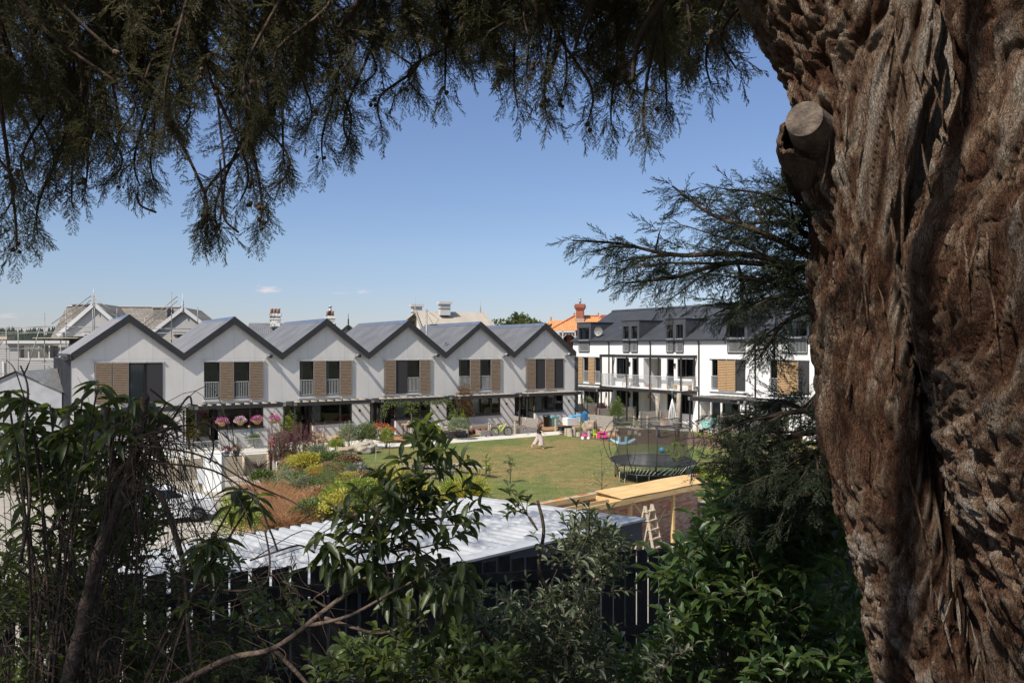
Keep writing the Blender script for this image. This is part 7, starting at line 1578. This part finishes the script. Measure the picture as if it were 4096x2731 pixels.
for pts in ([(550,1760,4.3),(750,1700,4.3),(850,1760,4.3),(840,1850,4.3)],[(560,1780,4.2),(800,1820,4.2),(1000,1930,4.2),(1160,2000,4.2),(1235,2050,4.2),(1220,2070,4.2)],[(600,1850,4.2),(850,1880,4.2),(1020,2000,4.2),(1080,2120,4.2),(1110,2200,4.2)],[(620,1800,4.3),(700,1660,4.3),(755,1585,4.3),(768,1620,4.3)],[(600,1700,4.3),(660,1620,4.3),(655,1600,4.3),(600,1555,4.3)],[(1000,2240,4.2),(1120,2200,4.2),(1200,2180,4.2),(1260,2210,4.2)],[(700,2300,4.2),(900,2360,4.2),(1050,2340,4.2),(1080,2250,4.2),(1060,2120,4.2)]): m.tube([p-o0 for p in vcurve([at(*q) for q in pts],6)],.0055,5)
m.build('vine_stems','vine_twig',vn)
# central laurel
s=Shrub('laurel_shrub','Central dark shrub with glossy oval leaves standing before the carport roof',B(1500,4.2),LEAF,'leaf_laurel',.118)
tr_=s.stem([at(600,2800,4.2),at(900,2640,4.2),at(1100,2590,4.2),at(1300,2440,4.2),at(1480,2290,4.2),at(1545,2130,4.2),at(1640,1980,4.2),at(1700,1850,4.2),at(1695,1700,4.2)],.020,.004,8)
s.stem([at(1240,2500,4.2),at(1400,2460,4.1),at(1600,2350,4.1),at(1800,2250,4.1)],.012,.005); s.stem([at(1300,2470,4.2),at(1500,2530,4.1),at(1620,2500,4.1),at(1720,2440,4.1)],.010,.004); s.stem([at(1310,2430,4.2),at(1258,2395,4.2),at(1290,2370,4.2),at(1325,2340,4.2)],.007,.003)
s.stem([at(1440,2280,4.2),at(1430,2220,4.1),at(1500,2080,4.1),at(1560,1960,4.1)],.010,.004); s.stem([at(1100,2600,4.2),at(1180,2680,4.2),at(1250,2760,4.2)],.014,.01)
ct=[(1695,1690),(1720,1745),(1660,1760),(1600,1830),(1750,1830),(1870,1840),(1790,1790),(1505,1890),(1430,1960),(1540,1960),(1640,1930),(1700,1960),(1890,1950),(1930,2030),(1820,2060),(1760,2000),(1600,2060),(1500,2060),(1410,2060),(1340,2040),(1700,2100),(1860,2130),(1620,2160),(1510,2160),(1430,2150),(1780,2180),(1720,2010),(1560,2000),(1380,2110),(1900,2090)]
for px,py in ct:
    tip=at(px,py,rnd.uniform(3.9,4.5)); f=min(tr_,key=lambda q:(q-tip).length+ (0 if q.z<tip.z-.02 else .5)); q=s.stem([f,f.lerp(tip,.5)+Vector((rnd.uniform(-.03,.03),0,-.02)),tip],.006,.003,5); d=(q[-1]-q[-4]).normalized()
    s.whorl(tip,d+Vector((0,0,.5)),7,.05,.8); 
    for j in (-3,-6,-9): s.whorl(q[max(j,-len(q))],d,3,.1)
for px,py in ((1320,2180),(1370,2230),(1290,2130),(1560,2330),(1740,2300),(1620,2270),(1480,2230),(1770,2480),(1730,2540),(1830,2330),(1660,2220),(1850,2240)): # drooping bunches
    p=at(px,py,4.15); s.whorl(p,(0,0,1),13,1.1,1.25); f=min(tr_,key=lambda q:(q-p).length); s.stem([f,f.lerp(p,.5)+Vector((0,0,.1)),p],.006,.003,5)
for q in tr_[22:]: s.whorl(q,(0,0,1),2,.1)
s.done()
s=Shrub('grey_green_shrub','Bushy shrub with small grey-green leaves in the lower middle before the black fence',B(2100,4.8),LEAF,'leaf_olive',.072)
s.fill([(1900,2340),(2080,2260),(2230,2180),(2360,2090),(2480,2130),(2560,2230),(2600,2310),(2470,2330),(2350,2420),(2400,2560),(2600,2560),(2720,2640),(2700,2780),(1350,2780),(1380,2600),(1650,2500),(1620,2400),(1750,2330)],520,4.2,5.4,.17,8,-.08,.0045,9,.5,.05,B(2100,4.8),6)
s.stem([at(2260,2760,4.7),at(2280,2500,4.6),at(2160,2300,4.5),at(2175,2120,4.5),at(2150,2000,4.5)],.016,.009); s.stem([at(2500,2760,4.7),at(2350,2440,4.7),at(2420,2200,4.7),at(2380,2050,4.7)],.010,.004); s.stem([at(1850,2400,4.4),at(2000,2600,4.4),at(2150,2700,4.4)],.018,.014); s.done()
s=Shrub('sprig_shrub','Slender sprig with rosettes of oval leaves above the carport roof corner',B(2100,4.3),LEAF,'leaf_laurel',.085)
for px,py in ((2040,1950),(2075,1985),(2060,2020),(2110,2000),(2030,2030)):
    tip=at(px,py,4.3); s.stem([at(2150,2120,4.3),at(2110,2060,4.3),tip],.005,.002,5); s.whorl(tip,(0,0,1),7,0,.85)
s.done()
s=Shrub('elder_shrub','Dense green elder shrub filling the lower right between the fence and the big trunk',B(3000,5.2),LEAFR[:1]+LEAF,'leaf_elder',.125)
s.fill([(2720,2280),(2740,2180),(2820,2090),(2900,2000),(3010,2030),(3180,2110),(3330,2170),(3430,2290),(3500,2500),(3540,2780),(2450,2780),(2640,2600),(2760,2480),(2700,2330)],680,4.6,6.2,.2,8,-.16,.005,14,.4,.2,B(3000,5.2),7)
s.fill([(2620,2300),(2740,2260),(2780,2400),(2700,2420)],18,4.9,5.3,.22,9,-1,.005,3,.3,.3,B(2800,5.2),3)
s.fill([(2900,1930),(3050,1900),(3330,2000),(3420,2200),(3100,2080)],110,4.6,5.6,.16,8,-.2,.005,3,.3,.2,B(3000,5.2),9); s.done()
s=Shrub('currant_shrub','Low shrub with lobed yellow-green leaves at the bottom middle before the fence',B(1450,4.0),LEAFR,'leaf_small',.075)
s.fill([(1350,2640),(1550,2540),(1750,2580),(2000,2580),(2100,2780),(1200,2780)],130,3.8,4.4,.16,8,-.1,.006,21,.3,.1,B(1500,4.0),5); s.done()
# ------------------------------------------------------------ light, sky, camera
sunv=Vector((-.42,-.50,.757)).normalized()
w=bpy.data.worlds.new('World'); SC.world=w; w.use_nodes=True; nt=w.node_tree
sk=nt.nodes.new('ShaderNodeTexSky'); sk.sky_type='NISHITA'; sk.sun_disc=False
sk.sun_elevation=math.asin(sunv.z); sk.sun_rotation=math.atan2(sunv.x,sunv.y); sk.altitude=50; sk.air_density=1.0; sk.dust_density=SKY_DUST; sk.ozone_density=SKY_OZ
bg=nt.nodes['Background']; bg.inputs[1].default_value=SKY_STR; 
mx=nt.nodes.new('ShaderNodeMix'); mx.data_type='RGBA'; mx.blend_type='MULTIPLY'; mx.inputs[0].default_value=1; 
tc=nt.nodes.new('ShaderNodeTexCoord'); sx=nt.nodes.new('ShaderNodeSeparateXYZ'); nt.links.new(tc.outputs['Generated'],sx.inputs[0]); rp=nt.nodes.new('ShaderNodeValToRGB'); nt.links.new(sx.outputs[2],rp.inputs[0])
e=rp.color_ramp.elements; e[0].position=0; e[0].color=(*SKY_LOW,1); e[1].position=.42; e[1].color=(*SKY_TINT,1); q=e.new(.12); q.color=(*SKY_MID,1); q=e.new(.75); q.color=(*SKY_TOP_FILL,1)  # top stop: zenith, out of view, brightened beyond the sky model as added fill light
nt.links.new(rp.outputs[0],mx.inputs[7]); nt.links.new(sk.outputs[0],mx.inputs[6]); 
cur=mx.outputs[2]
for px,py,w_,h_,g in ((1075,1158,70,18,.8),(1450,1166,40,12,.45),(30,1262,60,14,.35),(1360,1172,60,8,.25)):   # small low clouds
    d=Vector(((px-2048)/F,1,(HZ-py)/F)).normalized(); sb=nt.nodes.new('ShaderNodeVectorMath'); sb.operation='SUBTRACT'; nt.links.new(tc.outputs['Generated'],sb.inputs[0]); sb.inputs[1].default_value=d
    ml=nt.nodes.new('ShaderNodeVectorMath'); ml.operation='MULTIPLY'; nt.links.new(sb.outputs[0],ml.inputs[0]); ml.inputs[1].default_value=(F/w_,F/w_,F/h_)
    ln=nt.nodes.new('ShaderNodeVectorMath'); ln.operation='LENGTH'; nt.links.new(ml.outputs[0],ln.inputs[0])
    nz=nt.nodes.new('ShaderNodeTexNoise'); nz.inputs['Scale'].default_value=1.6; nz.inputs['Detail'].default_value=5; nt.links.new(ml.outputs[0],nz.inputs['Vector'])
    ad=nt.nodes.new('ShaderNodeMath'); ad.operation='MULTIPLY_ADD'; nt.links.new(nz.outputs[0],ad.inputs[0]); ad.inputs[1].default_value=2.2; ad.inputs[2].default_value=-.3
    su=nt.nodes.new('ShaderNodeMath'); su.operation='SUBTRACT'; nt.links.new(ad.outputs[0],su.inputs[0]); nt.links.new(ln.outputs['Value'],su.inputs[1])
    cl=nt.nodes.new('ShaderNodeMapRange'); cl.inputs[1].default_value=0; cl.inputs[2].default_value=.7; cl.inputs[3].default_value=0; cl.inputs[4].default_value=g; nt.links.new(su.outputs[0],cl.inputs[0])
    m2=nt.nodes.new('ShaderNodeMix'); m2.data_type='RGBA'; nt.links.new(cl.outputs[0],m2.inputs[0]); nt.links.new(cur,m2.inputs[6]); m2.inputs[7].default_value=(5.6,5.0,5.2,1); cur=m2.outputs[2]
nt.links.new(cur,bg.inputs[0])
ld=bpy.data.lights.new('sun','SUN'); ld.energy=SUN_STR; ld.angle=R(.5); ld.color=(1,.95,.87)
lo=bpy.data.objects.new('sun',ld); COL.objects.link(lo); lo.rotation_euler=(-sunv).to_track_quat('-Z','Y').to_euler()
cd=bpy.data.cameras.new('camera'); cam=bpy.data.objects.new('camera',cd); COL.objects.link(cam); SC.camera=cam
cam.location=(0,0,H); cam.rotation_euler=(R(90),0,0); cd.sensor_width=36; cd.lens=F/4096*36; cd.clip_end=6000; cd.clip_start=.05
cd.shift_y=(HZ-1365.5)/4096
SC.view_settings.view_transform='Standard'; SC.view_settings.look='None'; SC.view_settings.exposure=EXPO
SC.render.engine='CYCLES'
SC.cycles.transparent_max_bounces=24; SC.cycles.max_bounces=7
